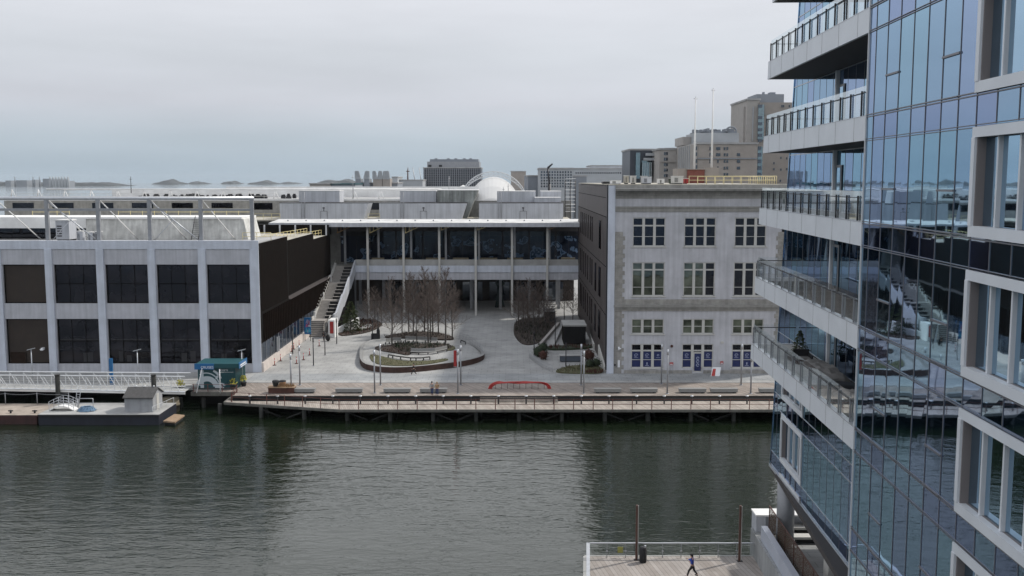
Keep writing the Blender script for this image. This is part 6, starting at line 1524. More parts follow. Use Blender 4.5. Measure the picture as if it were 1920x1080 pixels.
# ---- balconies
def balcony(zt_):
    tp, bt = tip(zt_), tip(zt_ - 1.0) - .05
    s = MB(); s.mat(0).hexa([T(.035, -.02, zt_ - 1.0), T(bt, -.02, zt_ - 1.0), T(bt, .12, zt_ - 1.0), T(.035, .12, zt_ - 1.0), T(.035, -.02, zt_), T(tp, -.02, zt_), T(tp, .12, zt_), T(.035, .12, zt_)])
    s.hexa([T(bt - .12, .121, zt_ - 1.0), T(bt, .121, zt_ - 1.0), T(bt, OB + .1, zt_ - 1.0), T(bt - .12, OB + .1, zt_ - 1.0), T(tp - .12, .121, zt_), T(tp, .121, zt_), T(tp, OB + .1, zt_), T(tp - .12, OB + .1, zt_)])
    bal = s.build('balcony', [M['tower_white']], tw)
    f = MB()
    k = 1.6
    while k < tp - .5: tb(f, k - .01, k + .01, -.026, -.021, zt_ - 1.0, zt_); k += 2.85
    f.build('panel_joints', M['reveal'], bal)
    f = MB(); tb(f, .04, tp - .13, .125, OB - .08, zt_ - .25, zt_ - .05); f.build('floor', M['concrete'], bal)
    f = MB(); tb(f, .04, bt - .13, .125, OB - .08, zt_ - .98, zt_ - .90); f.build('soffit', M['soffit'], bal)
    f = MB(); tb(f, .035, tp, -.03, .14, zt_, zt_ + .035); f.build('edge_cap', M['silver'], bal)
    n_ = 13; first = None
    for k in range(n_):
        s_ = .9 + (tp - 1.15) * k / (n_ - 1)
        if first is None: f = MB(); tb(f, s_ - .025, s_ + .025, .02, .09, zt_ + .03, zt_ + 1.1); first = f.build('post', M['dark_metal' if zt_ > 26 else 'grey_metal'], bal); s00 = s_
        else:
            p = first.copy(); link(p); p.parent = bal; ds = s_ - s00; p.location = first.location + Vector((ds * sa, ds * ca, 0))
    f = MB(); f.face([T(.05, .105, zt_ + .04), T(tp - .1, .105, zt_ + .04), T(tp - .1, .105, zt_ + 1.3), T(.05, .105, zt_ + 1.3)]); f.face([T(tp - .1, .105, zt_ + .04), T(tp - .1, OB - .1, zt_ + .04), T(tp - .1, OB - .1, zt_ + 1.3), T(tp - .1, .105, zt_ + 1.3)]); f.build('railing_glass', M['rail_glass'], bal)
    f = MB(); tb(f, tp - .18, tp - .12, .1, OB - .1, zt_ + 1.05, zt_ + 1.1); tb(f, .05, tp - .1, .04, .08, zt_ + 1.0, zt_ + 1.03); f.build('handrail', M['dark_metal'], bal)
for z in LV[2:9]: balcony(z)
# ---- things on the lowest balcony
zf = LV[8] - .05
def loc(s, o, z): return T(s, o, z)
x, y, _ = loc(16.2, 1.6, 0); conifer(x, y, zf + .35, 1.5, .55, 'small potted conifer on the lowest tower balcony', 'potted_tree', 9, 1100)
mb = MB(); mb.lathe((x, y, zf), [(.22, 0), (.32, .4), (.34, .45), (.28, .4)], 12); solo(mb, 'plant_pot', M['black'], 'dark pot holding the conifer on the lowest tower balcony', 'pot')
def boxS(mb, s0, s1, o0, o1, z0, z1): return tb(mb, s0, s1, o0, o1, z0, z1)
t = thing('lounge_chair', 'dark wicker lounge chair beside the potted conifer on the balcony', 'chair', loc(14.4, 1.4, zf))
mb = MB(); boxS(mb, 13.9, 14.9, .9, 1.8, zf + .35, zf + .45); mb.build('seat', M['black'], t)
mb = MB(); boxS(mb, 14.8, 14.9, .9, 1.8, zf + .45, zf + .95); boxS(mb, 13.9, 14.8, .9, .96, zf + .45, zf + .7); boxS(mb, 13.9, 14.8, 1.74, 1.8, zf + .45, zf + .7); mb.build('backrest', M['black'], t)
for a in (13.95, 14.85):
    for b_ in (.93, 1.77): mb = MB(); mb.bar(loc(a, b_, zf), loc(a, b_, zf + .35), .025); mb.build('leg', M['black'], t)
mb = MB(); boxS(mb, 14.0, 14.8, 1.0, 1.7, zf + .45, zf + .56); mb.build('cushion', M['cover'], t)
def cover(s0, s1, o0, o1, h, lab):
    mb = MB(); rg = random.Random(int(s0 * 10)); ns_, no_ = 10, 6
    P_ = [[None] * (no_ + 1) for _ in range(ns_ + 1)]
    for i in range(ns_ + 1):
        for j in range(no_ + 1):
            u, v = i / ns_, j / no_; e = min(u, 1 - u, v, 1 - v); hh = h * (1 - max(0, .12 - e) * 3) * rg.uniform(.86, 1.08)
            P_[i][j] = loc(s0 + (s1 - s0) * u + rg.uniform(-.04, .04), o0 + (o1 - o0) * v, zf + hh)
    for i in range(ns_):
        for j in range(no_): mb.face([P_[i][j], P_[i + 1][j], P_[i + 1][j + 1], P_[i][j + 1]], True)
    def down(p): return (p[0], p[1], zf + .02)
    for i in range(ns_):
        for j in (0, no_): mb.face([down(P_[i][j]), down(P_[i + 1][j]), P_[i + 1][j], P_[i][j]])
    for j in range(no_):
        for i in (0, ns_): mb.face([down(P_[i][j]), down(P_[i][j + 1]), P_[i][j + 1], P_[i][j]])
    solo(mb, 'covered_sofa', M['cover'], lab, 'covered furniture', 'covered balcony furniture')
cover(8.2, 12.6, .5, 2.2, .85, 'long grey covered sofa in the middle of the lowest tower balcony')
cover(3.0, 5.6, .6, 2.0, .7, 'grey covered furniture nearest the corner on the lowest tower balcony')
t = thing('fire_table', 'low dark oval table between the covered furniture on the balcony', 'table', loc(7, 1.3, zf)); px_, py_, _ = loc(6.9, 1.4, 0)
mb = MB(); mb.lathe((px_, py_, zf + .4), [(.9, 0), (.95, .05), (.9, .12), (.1, .12)], 18); mb.build('tabletop', M['black'], t); mb = MB(); mb.lathe((px_, py_, zf), [(.45, 0), (.4, .4)], 14); mb.build('leg', M['cover'], t)
x, y, z = T(13.6, 1.2, LV[6] - .9 - .12); 
mb = MB(); mb.bar((x, y, z), (x, y, z + .1), .08, n=10); lm = pm('lamp_glow', (.9, .9, .85), .4); lm.node_tree.nodes['Principled BSDF'].inputs['Emission Color'].default_value = (1, .95, .85, 1); lm.node_tree.nodes['Principled BSDF'].inputs['Emission Strength'].default_value = 4; mb.build('soffit_lamp', lm, tw)

# ============================================================ NEAR DOCK AND PROMENADE UNDER THE TOWER
xa, ya = G(1100, 1048, DK); 
mb = MB(); mb.prism([(5.5, 71.4), (30, 71.4), (30, 40), (3.2, 40)], DK - .25, DK); struct(mb, 'near_dock', M['dock_boards'])
mb = MB(); mb.prism([(5.4, 71.55), (30, 71.55), (30, 71.4), (5.4, 71.4)], DK - .6, DK + .02); mb.prism([(5.3, 71.4), (5.5, 71.4), (3.2, 40), (3.0, 40)], DK - .6, DK + .02); struct(mb, 'near_dock_edge', M['concrete'])
for k in range(6): 
    mb = MB(); mb.bar((7 + k * 3.4, 70.4, -1.5), (7 + k * 3.4, 70.4, DK - .25), .25, n=10); solo(mb, 'pile', M['pile'], 'hidden timber pile carrying the near dock', 'pile', 'piles under the near dock')
t = thing('dock_railing', 'glass railing with flat silver top rail round the near dock', 'railing', (6, 71.2, DK))
mb = MB(); mb.box(5.6, 18.0, 71.0, 71.14, DK + 1.08, DK + 1.16); mb.hexa([(5.5, 71.1, DK + 1.08), (5.75, 71.1, DK + 1.08), (3.45, 41, DK + 1.08), (3.2, 41, DK + 1.08), (5.5, 71.1, DK + 1.16), (5.75, 71.1, DK + 1.16), (3.45, 41, DK + 1.16), (3.2, 41, DK + 1.16)]); mb.build('top_rail', M['silver'], t)
for k in range(10):
    x = 5.65 + k * 1.37; mb = MB(); mb.box(x - .025, x + .025, 71.05, 71.1, DK, DK + 1.08); o = mb.build('post', M['grey_metal'], t); mb = MB(); mb.box(x - .07, x + .07, 71.0, 71.04, DK + .5, DK + .58); mb.build('clamp', M['silver'], o)
for k in range(12): 
    f_ = k / 12; x = 5.62 - 2.3 * f_; y = 71.1 - 30 * f_; mb = MB(); mb.box(x - .03, x + .03, y - .03, y + .03, DK, DK + 1.08); mb.build('post', M['grey_metal'], t)
mb = MB(); mb.face([(5.65, 71.08, DK + .05), (18, 71.08, DK + .05), (18, 71.08, DK + 1.05), (5.65, 71.08, DK + 1.05)]); mb.face([(5.62, 71.08, DK + .05), (3.32, 41, DK + .05), (3.32, 41, DK + 1.05), (5.62, 71.08, DK + 1.05)]); mb.build('glass', clear_glass('dock_glass', (.85, .95, .92), .03, .15), t)
x, y = G(1166, 1046, DK + .4)
mb = MB(); mb.box(x - .2, x + .2, 71.15, 71.17, DK + .35, DK + .8); solo(mb, 'notice', pm('yellow_notice', (.45, .42, .06), .5), 'small yellow notice on the near dock railing', 'sign')
for px, yt, yb, lab in ((1194, 947, 1050, 'bronze light mast left of the two on the near dock, beside the bin'), (1387, 948, 1052, 'bronze light mast right of the two on the near dock')):
    x, y = G(px, yb, DK); z = fz(yt, y); t = thing('light_mast', lab, 'light mast', (x, y, DK), 'bronze light masts on the near dock')
    mb = MB(); mb.box(x - .11, x + .03, y - .08, y + .08, DK, z); mb.build('pole', pm('bronze%d' % px, (.12, .065, .05), .5, .3), t); mb = MB(); mb.box(x + .031, x + .09, y - .06, y + .06, DK + .1, z - .05); mb.build('light_strip', M['trim'], t)
    mb = MB(); mb.box(x - .2, x + .18, y - .16, y + .16, DK, DK + .04); mb.build('base_plate', M['dark_metal'], t)
x, y = G(1205.5, 1054, DK); t = thing('litter_bin', 'black cylindrical litter bin beside the left bronze mast', 'bin', (x, y, DK))
mb = MB(); mb.lathe((x, y, DK), [(.24, 0), (.27, .1), (.27, 1.0), (.24, 1.05)], 16); mb.build('body', M['black'], t)
mb = MB(); mb.lathe((x, y, DK + 1.05), [(.25, 0), (.25, .05), (.2, .12), (.08, .14)], 16); mb.build('lid', M['dark_metal'], t); mb = MB(); mb.box(x + .1, x + .22, y - .1, y + .1, DK + 1.19, DK + 1.25); mb.build('handle', M['silver'], t)
PZ = 4.0
mb = MB(); mb.prism([(17.95, 72.5), (60, 72.5), (60, 20), (16.3, 20)], 0, PZ); struct(mb, 'promenade', M['paving_dark'])
wz = fz(986, 70); 
x0_ = fx(1427, 70, 986); 
wd_ = MB(); dx = -0.95
wd_.hexa([(x0_, 70, -.5), (x0_ + .45, 70, -.5), (x0_ + .45 + dx, 40, -.5), (x0_ + dx, 40, -.5), (x0_, 70, wz), (x0_ + .45, 70, wz), (x0_ + .45 + dx, 40, wz), (x0_ + dx, 40, wz)])
solo(wd_, 'parapet_wall', pm('marble', (.42, .45, .52), .45, 0, .5, .12), 'smooth bluish white wall along the promenade edge below the tower', 'wall')
t = thing('end_block', 'pale grey block wall closing the promenade end beside the dock', 'wall', (19, 72, DK))
bx0, bx1 = fx(1416, 72, 965), fx(1535, 72, 965); zt5 = fz(965, 72)
mb = MB(); mb.box(bx0, bx0 + .7, 71.6, 73.0, -.5, zt5); mb.build('end_pier', M['roof_panel'], t)
mb = MB(); mb.box(bx0 + .71, bx1 + 4, 72.2, 73.0, PZ - .6, zt5 - .003); mb.build('wall', M['roof_panel'], t)
mb = MB(); mb.box(bx0 - .05, bx1 + 4, 71.55, 73.05, zt5 + .003, zt5 + .12); mb.build('coping', M['roof_white'], t)
for px, Y, w_, lab, mt in ((1473, 68.8, .62, 'thick round grey column carrying the tower over the promenade', 'grey_metal'), (1566, 60.0, .45, 'pale square column nearer under the tower edge', 'trim')):
    x = fx(px, Y, 960); mb = MB()
    if w_ > .5: mb.bar((x, Y, PZ), (x, Y, ZB - .35), w_, n=24)
    else: mb.box(x - w_, x + w_, Y - .5, Y + .5, PZ, ZB - .35)
    mb.box(x - w_ - .1, x + w_ + .1, Y - w_ - .1, Y + w_ + .1, PZ, PZ + .08); solo(mb, 'column', M[mt], lab, 'column')
mr_ = bpy.data.materials.new('mesh_screen'); mr_.use_nodes = True; n = mr_.node_tree.nodes; l = mr_.node_tree.links; n.clear(); o_ = n.new('ShaderNodeOutputMaterial'); ms = n.new('ShaderNodeMixShader'); tr_ = n.new('ShaderNodeBsdfTransparent'); df = n.new('ShaderNodeBsdfDiffuse'); df.inputs['Color'].default_value = (.10, .075, .06, 1)
ge = n.new('ShaderNodeNewGeometry'); wv = n.new('ShaderNodeTexVoronoi'); wv.inputs['Scale'].default_value = 12; l.new(ge.outputs['Position'], wv.inputs['Vector']); rp = n.new('ShaderNodeMath'); rp.operation = 'GREATER_THAN'; rp.inputs[1].default_value = .42; l.new(wv.outputs['Distance'], rp.inputs[0]); l.new(rp.outputs[0], ms.inputs['Fac']); l.new(tr_.outputs[0], ms.inputs[1]); l.new(df.outputs[0], ms.inputs[2]); l.new(ms.outputs[0], o_.inputs[0])
t = thing('mesh_railing', 'brown woven mesh railing running beside the bluish white wall', 'railing', (18.3, 70, PZ))
ra = (x0_ + .9, 71.2); rb_ = (x0_ + .9 - .98, 40)
mb = MB(); mb.bar((*ra, PZ + 2.1), (*rb_, PZ + 2.1), .05); mb.bar((*ra, PZ + .1), (*rb_, PZ + .1), .04); mb.build('rail', M['rust'], t)
mb = MB(); mb.face([(*ra, PZ + .1), (*rb_, PZ + .1), (*rb_, PZ + 2.1), (*ra, PZ + 2.1)]); mb.build('mesh_panel', mr_, t)
for k in range(14): f_ = k / 13; x = ra[0] + (rb_[0] - ra[0]) * f_; y = ra[1] + (rb_[1] - ra[1]) * f_; mb = MB(); mb.box(x - .03, x + .03, y - .03, y + .03, PZ, PZ + 2.1); mb.build('post', M['rust'], t)
for k, (py, lab) in enumerate(((1000, 'white slab bench under the tower, nearer one'), (978, 'white slab bench under the tower against the end wall'))):
    Y = 69.5 + k * 2; x = fx(1508, Y, py); t = thing('slab_bench', lab, 'bench', (x, Y, PZ), 'slab benches under the tower'); mb = MB(); mb.box(x - .9, x + 2.6, Y - .4, Y + .4, PZ + .32, PZ + .5); mb.build('seat', M['trim'], t); mb = MB(); mb.box(x - .6, x + 2.4, Y - .25, Y + .25, PZ, PZ + .32); mb.build('base', M['black'], t)

# ============================================================ DISTANCE
mb = MB(); mb.box(-12, 900, 470, 1500, .3, 2.0); mb.box(-900 * 0 - 110, -12, 560, 700, .3, 2.0); mb.box(-300, -12, 700, 1100, .3, 2.0); struct(mb, 'far_shore', M['roof_grey'])
def island(px0, px1, ypk, Y, nm='island', seed=1, flat=False):
    r_ = random.Random(seed); a, b_ = fx(px0, Y, 340), fx(px1, Y, 340); zp_ = max(fz(ypk, Y), 6); n_ = 28; W = 180; mb = MB(); prof = []
    for i in range(n_ + 1):
        u = i / n_; env = min(1, math.sin(math.pi * u) ** .6 * 1.05) if not flat else min(1, min(u, 1 - u) * 8)
        prof.append(zp_ * .8 * env * (.62 + .38 * math.sin(u * 5.3 + seed) ** 2 if not flat else .75 + .25 * r_.random()) + r_.uniform(0, 1.5))
    prof[0] = prof[-1] = 0
    for i in range(n_):
        x0_, x1_ = a + (b_ - a) * i / n_, a + (b_ - a) * (i + 1) / n_; z0, z1 = prof[i], prof[i + 1]
        mb.face([(x0_, Y, -1), (x1_, Y, -1), (x1_, Y + 30, z1 * .7), (x0_, Y + 30, z0 * .7)]); mb.face([(x0_, Y + 30, z0 * .7), (x1_, Y + 30, z1 * .7), (x1_, Y + W, z1), (x0_, Y + W, z0)]); mb.face([(x0_, Y + W, z0), (x1_, Y + W, z1), (x1_, Y + 2 * W, -1), (x0_, Y + 2 * W, -1)])
    struct(mb, nm, M['island'])
for i, a in enumerate([(-60, 55, 335.5, 5200), (283, 330, 333.5, 6800), (348, 373, 338.5, 7200), (412, 437, 337, 7400), (462, 512, 336, 7000), (520, 552, 340, 7600), (586, 668, 331.5, 6200)]): island(*a, seed=i + 1)
island(20, 212, 339.5, 5000, 'peninsula', 9, True)
t = thing('treatment_plant', 'far waterside plant with low blocks on the horizon at the left', 'building', (fx(95, 4900, 338), 4900, 0))
for a, b_, y_ in ((60, 66, 337), (80, 92, 335), (30, 50, 338), (10, 20, 338.5), (112, 130, 339)): mb = MB(); mb.box(fx(a, 4900, 338), fx(b_, 4900, 338), 4900, 4960, 0, fz(y_, 4900)); mb.build('block', M['far_grey'], t)
for a in (28, 62, 74): mb = MB(); mb.bar((fx(a, 4900, 335), 4900, 0), (fx(a, 4900, 335), 4900, fz(331, 4900)), 4, 2); mb.build('chimney', M['far_grey'], t)
for k in range(7):
    x = fx(94 + k * 5.6, 4880, 337); mb = MB(); mb.lathe((x, 4880, 0), [(6.5, 0), (7.6, 14), (7.0, 28), (4, fz(331.5, 4880) - 4), (1, fz(330.6, 4880))], 10); solo(mb, 'digester_tank', M['far_pale'], 'pale egg shaped tank in a row on the far left horizon', 'tank', 'egg shaped tanks on the horizon')
def bld(name, lab, px0, px1, yt, Y, d, mat, wins=None, cap=None, zb=2.0, wmat='win_far', grp=None):
    a, b_ = fx(px0, Y, 320), fx(px1, Y, 320); z = fz(yt, Y); t = thing(name, lab, 'building', ((a + b_) / 2, Y, zb), grp)
    mb = MB(); mb.box(a, b_, Y, Y + d, zb, z); mb.build('wall', M[mat], t)
    mb = MB(); mb.box(a - .4, b_ + .4, Y - .4, Y + d, z, z + .7); mb.build('roof', M[cap or 'roof_grey'], t)
    if wins:
        x0_, x1_, y0_, y1_, nc, nr_, w_, h_ = wins; proto_ = None; sx = Y / 1878
        for r_ in range(nr_):
            for c_ in range(nc):
                px = x0_ + (x1_ - x0_) * (c_ + .5) / nc; py = y0_ + (y1_ - y0_) * (r_ + .5) / nr_; x = fx(px, Y, py); zc_ = fz(py, Y)
                if proto_ is None: m_ = MB(); m_.box(x - w_ * sx / 2, x + w_ * sx / 2, Y - .15, Y - .02, zc_ - h_ * sx / 2, zc_ + h_ * sx / 2); proto_ = m_.build('window', M[wmat], t); p00 = (x, zc_); l0_ = proto_.location.copy()
                else: p = proto_.copy(); link(p); p.parent = t; p.location = l0_ + Vector((x - p00[0], 0, zc_ - p00[1]))
    return t
def addwin(t, Y, lst, wmat='win_far', w_=3.2, h_=5, name='window'):
    sx = Y / 1878; pr_ = None
    for px, py in lst:
        x = fx(px, Y, py); zc_ = fz(py, Y)
        if pr_ is None: m_ = MB(); m_.box(x - w_ * sx / 2, x + w_ * sx / 2, Y - .2, Y - .02, zc_ - h_ * sx / 2, zc_ + h_ * sx / 2); pr_ = m_.build(name, M[wmat], t); p00 = (x, zc_); l0_ = pr_.location.copy()
        else: p = pr_.copy(); link(p); p.parent = t; p.location = l0_ + Vector((x - p00[0], 0, zc_ - p00[1]))
def part_box(t, name, px0, px1, y0, y1, Y, d, mat):
    mb = MB(); mb.box(fx(px0, Y, 320), fx(px1, Y, 320), Y, Y + d, fz(y1, Y), fz(y0, Y)); return mb.build(name, M[mat], t)
# dark office block
Y = 720; t = bld('office_block', 'dark grey office block with darker glass lower storeys on the horizon', 794, 901.5, 315.5, Y, 40, 'far_dark')
for k in range(8): part_box(t, 'floor_band', 793.5, 902, 318 + k * 4.4, 318.5 + k * 4.4, Y - .6, 1, 'far_grey')
mb = MB()
for k in range(27): x = fx(796 + k * 4, Y, 320); mb.box(x - .15, x + .15, Y - .5, Y - .02, 2, fz(316, Y))
mb.build('fins', M['grey_metal'], t)
part_box(t, 'upper_storey', 801, 899, 303, 315.3, Y + 3, 32, 'grey_metal'); part_box(t, 'plant_room', 806, 897, 298.5, 303, Y + 6, 25, 'far_grey')
for a in (803, 823): part_box(t, 'louvre_opening', a, a + 6, 309, 313, Y + 2.6, .5, 'black')
for a in (815, 838, 852, 868, 880): part_box(t, 'vent', a, a + 5, 296.8, 298.5, Y + 8, 6, 'far_grey')
# vent stacks
Y = 640
for k, (a, b_, y_, h_, lab) in enumerate(((666, 676, 335, 10, 'grey stack tower with slanted lattice screen, leftmost of the stack group'), (682, 692, 335, 8, 'grey stack tower with slanted lattice screen, second of the stack group'), (699, 716, 334.5, 12, 'wide stack tower with twin lattice screens, third of the stack group'), (717, 731, 334.5, 10, 'stack tower with twin lattice screens, rightmost of the stack group'))):
    t = thing('stack_tower', lab, 'building', (fx((a + b_) / 2, Y, 340), Y, 2), 'stack towers with lattice screens')
    part_box(t, 'base', a, b_, y_, 350, Y, 12, 'far_grey' if k < 2 else 'hotel')
    for q in range(1 if k < 2 else 2):
        aa = a + q * (b_ - a) * .52; w_ = (b_ - a) * (1 if k < 2 else .46); sl_ = 1 if (k + q) % 2 == 0 else -1
        x0_, x1_ = fx(aa, Y, 328), fx(aa + w_, Y, 328); zt6, zb6 = fz(321.5, Y), fz(335, Y); m_ = MB()
        for r_ in range(5):
            z = zb6 + (zt6 - zb6) * r_ / 4; xs2 = (x0_ + (x1_ - x0_) * .35 * (r_ / 4 if sl_ < 0 else 0)); xe2 = x1_ - (x1_ - x0_) * .35 * (r_ / 4 if sl_ > 0 else 0); m_.box(xs2, xe2, Y - .2, Y + .6, z - .35, z + .35)
        for r_ in range(5): f_ = r_ / 4; m_.sqbar((x0_ + (x1_ - x0_) * f_, Y, zb6), (x0_ + (x1_ - x0_) * (f_ * .65 + (.35 if sl_ < 0 else 0)), Y, zt6), .5)
        m_.build('lattice_screen', M['far_pale'], t)
for a in [(620, 665, 346, 600, 'teal_roof', 'low teal roofed shed at the foot of the far hill'), (655, 745, 344, 650, 'far_grey', 'long low grey block in front of the stack towers'), (735, 745, 333, 680, 'far_pale', 'narrow pale block right of the stack towers'), (742, 792, 338.5, 690, 'far_pale', 'long flat pale warehouse left of the dark office block'), (580, 622, 345.5, 600, 'hotel2', 'low brownish shed left of the teal roof')]:
    bld('warehouse', a[5], a[0], a[1], a[2], a[3], 30, a[4] if a[4] != 'teal_roof' else 'far_grey', cap='teal_roof' if a[4] == 'teal_roof' else None)
for px, y0, px2, lab in ((765, 313, 765, 'far red and white lattice mast beside the warehouse'), (782, 333, 774, 'far harbour crane jib leaning left, nearer the mast'), (793, 333, 786, 'far harbour crane jib leaning left, next to the office block')):
    Y = 900; mb = MB(); z0 = fz(340, Y); mb.bar((fx(px, Y, 340), Y, z0 - 10), (fx(px2, Y, 340), Y, fz(314, Y)), .9 if px == 765 else .6, .3); 
    if px == 765: mb.box(fx(762, Y, 330), fx(768, Y, 330), Y - 1, Y + 1, fz(322, Y), fz(320.5, Y)); mb.bar((fx(763, Y, 330), Y, 2), (fx(764.5, Y, 318), Y, fz(318, Y)), .5)
    else: mb.bar((fx(px, Y, 340), Y, 2), (fx(px, Y, 340), Y, z0), 1.2)
    solo(mb, 'crane', M['rust'] if px == 765 else M['grey_metal'], lab, 'crane')
# music tent with arched truss
Y = 430; xm = fx(925, Y, 330); hw = fx(985, Y, 330) - xm; zt7 = fz(331.5, Y)
t = thing('music_tent', 'white domed tent with lattice arch rising behind the rooftop penthouses', 'tent', (xm, Y, 2))
mb = MB(); n1, n2 = 24, 10
for i in range(n1):
    for j in range(n2):
        def pt(i, j): th = math.pi * i / n1; ph = math.pi * (j / n2); return (xm - math.cos(th) * hw * .97 * math.sin(ph) ** .35 if 0 < j < n2 else xm - math.cos(th) * hw * .3, Y + 6 - math.cos(ph) * 34, 6 + (zt7 - 6) * math.sin(th) ** .75 * math.sin(ph) ** .8)
        mb.face([pt(i, j), pt(i + 1, j), pt(i + 1, j + 1), pt(i, j + 1)], True)
mb.build('canopy', M['tent'], t)
mb = MB(); ap = []
for i in range(25):
    th = math.pi * i / 24; ap.append((xm - math.cos(th) * hw * 1.12, math.sin(th) ** .8))
zA = fz(321.5, Y)
for i in range(24):
    for dz in (0, -1.9):
        for dy in (0, 2.0):
            a = (ap[i][0], Y + dy, 14 + (zA + dz - 14) * ap[i][1]); b_ = (ap[i + 1][0], Y + dy, 14 + (zA + dz - 14) * ap[i + 1][1]); mb.bar(a, b_, .17, n=5, cap=False)
    a = (ap[i][0], Y, 14 + (zA - 14) * ap[i][1]); b_ = (ap[i + 1][0], Y + 2, 14 + (zA - 1.9 - 14) * ap[i + 1][1]); mb.bar(a, b_, .11, n=4, cap=False); mb.bar((a[0], Y, a[2]), (a[0], Y + 2, 14 + (zA - 1.9 - 14) * ap[i][1]), .11, n=4, cap=False)
    mb.bar((ap[i][0], Y, 14 + (zA - 1.9 - 14) * ap[i][1]), (ap[i + 1][0], Y, 14 + (zA - 14) * ap[i + 1][1]), .11, n=4, cap=False)
mb.build('arch_truss', M['white_metal'], t)
x0_, x1_ = fx(852, Y + 20, 350), fx(885, Y + 20, 350)
mb = MB(); mb.blob(((x0_ + x1_) / 2, Y + 20, 20), ((x1_ - x0_) / 1.8, 10, fz(347, Y) - 20), 12, 0); mb.build('side_canopy', M['tent'], t)
# pale and gridded blocks right of the tent
B_ = [('far_block', 'reddish flat topped block just above the arch of the tent', 958, 986, 322, 900, 'hotel', None), ('far_block', 'dull grey low block between the tent and the gridded building', 984, 1012, 330, 820, 'far_grey', None),
      ('far_block', 'grey building with a regular grid of white framed windows', 1012, 1074, 317, 520, 'far_pale', (1013, 1073, 320, 352, 12, 6, 2.6, 3.2)),
      ('far_block', 'long pale building with a single row of dark windows', 1074, 1182, 317, 620, 'far_pale', (1078, 1178, 322.5, 326, 24, 1, 2.2, 2.4)),
      ('far_block', 'second pale roof block stepping above the long pale building', 1108, 1178, 311.5, 700, 'roof_panel', None), ('far_block', 'greyish wide block closing the view behind the gridded building', 990, 1100, 331, 560, 'far_grey', None)]
for a in B_: bld(a[0], a[1], a[2], a[3], a[4], a[5], 40, a[6], a[7])
Y = 480; mb = MB(); mb.bar((fx(1030, Y, 330), Y, fz(345, Y)), (fx(1027, Y, 312), Y, fz(315, Y)), .5, .4); mb.bar((fx(1027, Y, 312), Y, fz(315, Y)), (fx(1036, Y, 312), Y, fz(307, Y)), .6, .4); mb.bar((fx(1030, Y, 330), Y, 2), (fx(1030, Y, 330), Y, fz(345, Y)), .8); solo(mb, 'crane', M['dark_metal'], 'slender dark crane arm before the gridded building', 'crane')
t = thing('fire_escape', 'open steel stair tower between the penthouses and the stone building flank', 'stair tower', (fx(1070, 235, 360), 235, 21)); mb = MB(); a, b_ = fx(1060, 235, 360), fx(1079, 235, 360)
for x in (a, (a + b_) / 2, b_): mb.bar((x, 235, 21), (x, 235, fz(338, 235)), .07); mb.bar((x, 237, 21), (x, 237, fz(338, 235)), .07)
mb.build('frame', M['dark_metal'], t)
for k in range(5): mb = MB(); z = 22.5 + k * 1.7; mb.box(a, b_, 235, 237, z, z + .12); mb.bar((a, 235, z + 1), (b_, 235, z + 1), .05); mb.build('landing', M['roof_white'], t)
# hotels
bld('far_block', 'dark glass corner building with pale stepped glass boxes', 1181, 1238, 282, 420, 30, 'far_dark'); t = [o for o in C.objects if o.get('label') == 'dark glass corner building with pale stepped glass boxes'][0]
Y = 419; part_box(t, 'glass_bay', 1192, 1200, 286, 335, Y - .5, 1, 'office_glass'); part_box(t, 'glass_bay', 1203, 1215, 300, 335, Y - .5, 1, 'office_glass')
for a, b_, y0_, y1_ in ((1212, 1228, 287, 292), (1208, 1227, 296, 301), (1204, 1222, 304, 332)): part_box(t, 'glass_box', a, b_, y0_, y1_, Y - 4, 4, 'far_pale' if y1_ < 303 else 'office_glass')
for k in range(5): part_box(t, 'mullion', 1205 + k * 4, 1205.6 + k * 4, 305, 332, Y - 4.3, .2, 'white_metal')
W = bld('hotel_wing', 'beige apartment wing left of the large brown hotel', 1236, 1272, 281, 400, 30, 'hotel2'); Y = 400
addwin(W, Y, [(1250 + dx, 288 + k * 10.3) for k in range(5) for dx in (-3.6, .4)] + [(1269.5, 287)], w_=3, h_=5.5); part_box(W, 'plant_room', 1247, 1270, 277, 281, Y + 4, 12, 'far_pale'); part_box(W, 'string_course', 1236, 1272, 303.6, 304.6, Y - .5, .5, 'hotel')
Wm = bld('hotel', 'large brown brick hotel block with scattered paired windows', 1308, 1419.5, 270.5, 372, 40, 'hotel'); Y = 372
wl_ = [(1302 + 0, 0)][:0]
for r_, y_ in enumerate((278.5, 290, 302.5, 315, 327)):
    for px in (1346, 1358.5, 1363.5) + ((1383, 1386) if r_ in (1, 2, 3) else ()) + ((1344, 1349) if r_ < 2 else ()): wl_.append((px, y_))
addwin(Wm, Y, wl_, w_=3, h_=5.2)
addwin(Wm, Y, [(1301 + 32 - 1.5, y_) for y_ in (278.5, 290, 302.5)], w_=2.4, h_=7)
part_box(Wm, 'string_course', 1308, 1419.5, 296.2, 298, Y - .5, .5, 'far_grey'); part_box(Wm, 'glass_strip', 1420, 1429, 275, 340, Y + .2, 3, 'office_glass'); addwin(Wm, Y + .2, [(1424, 278 + k * 12.3) for k in range(5)], w_=7, h_=7)
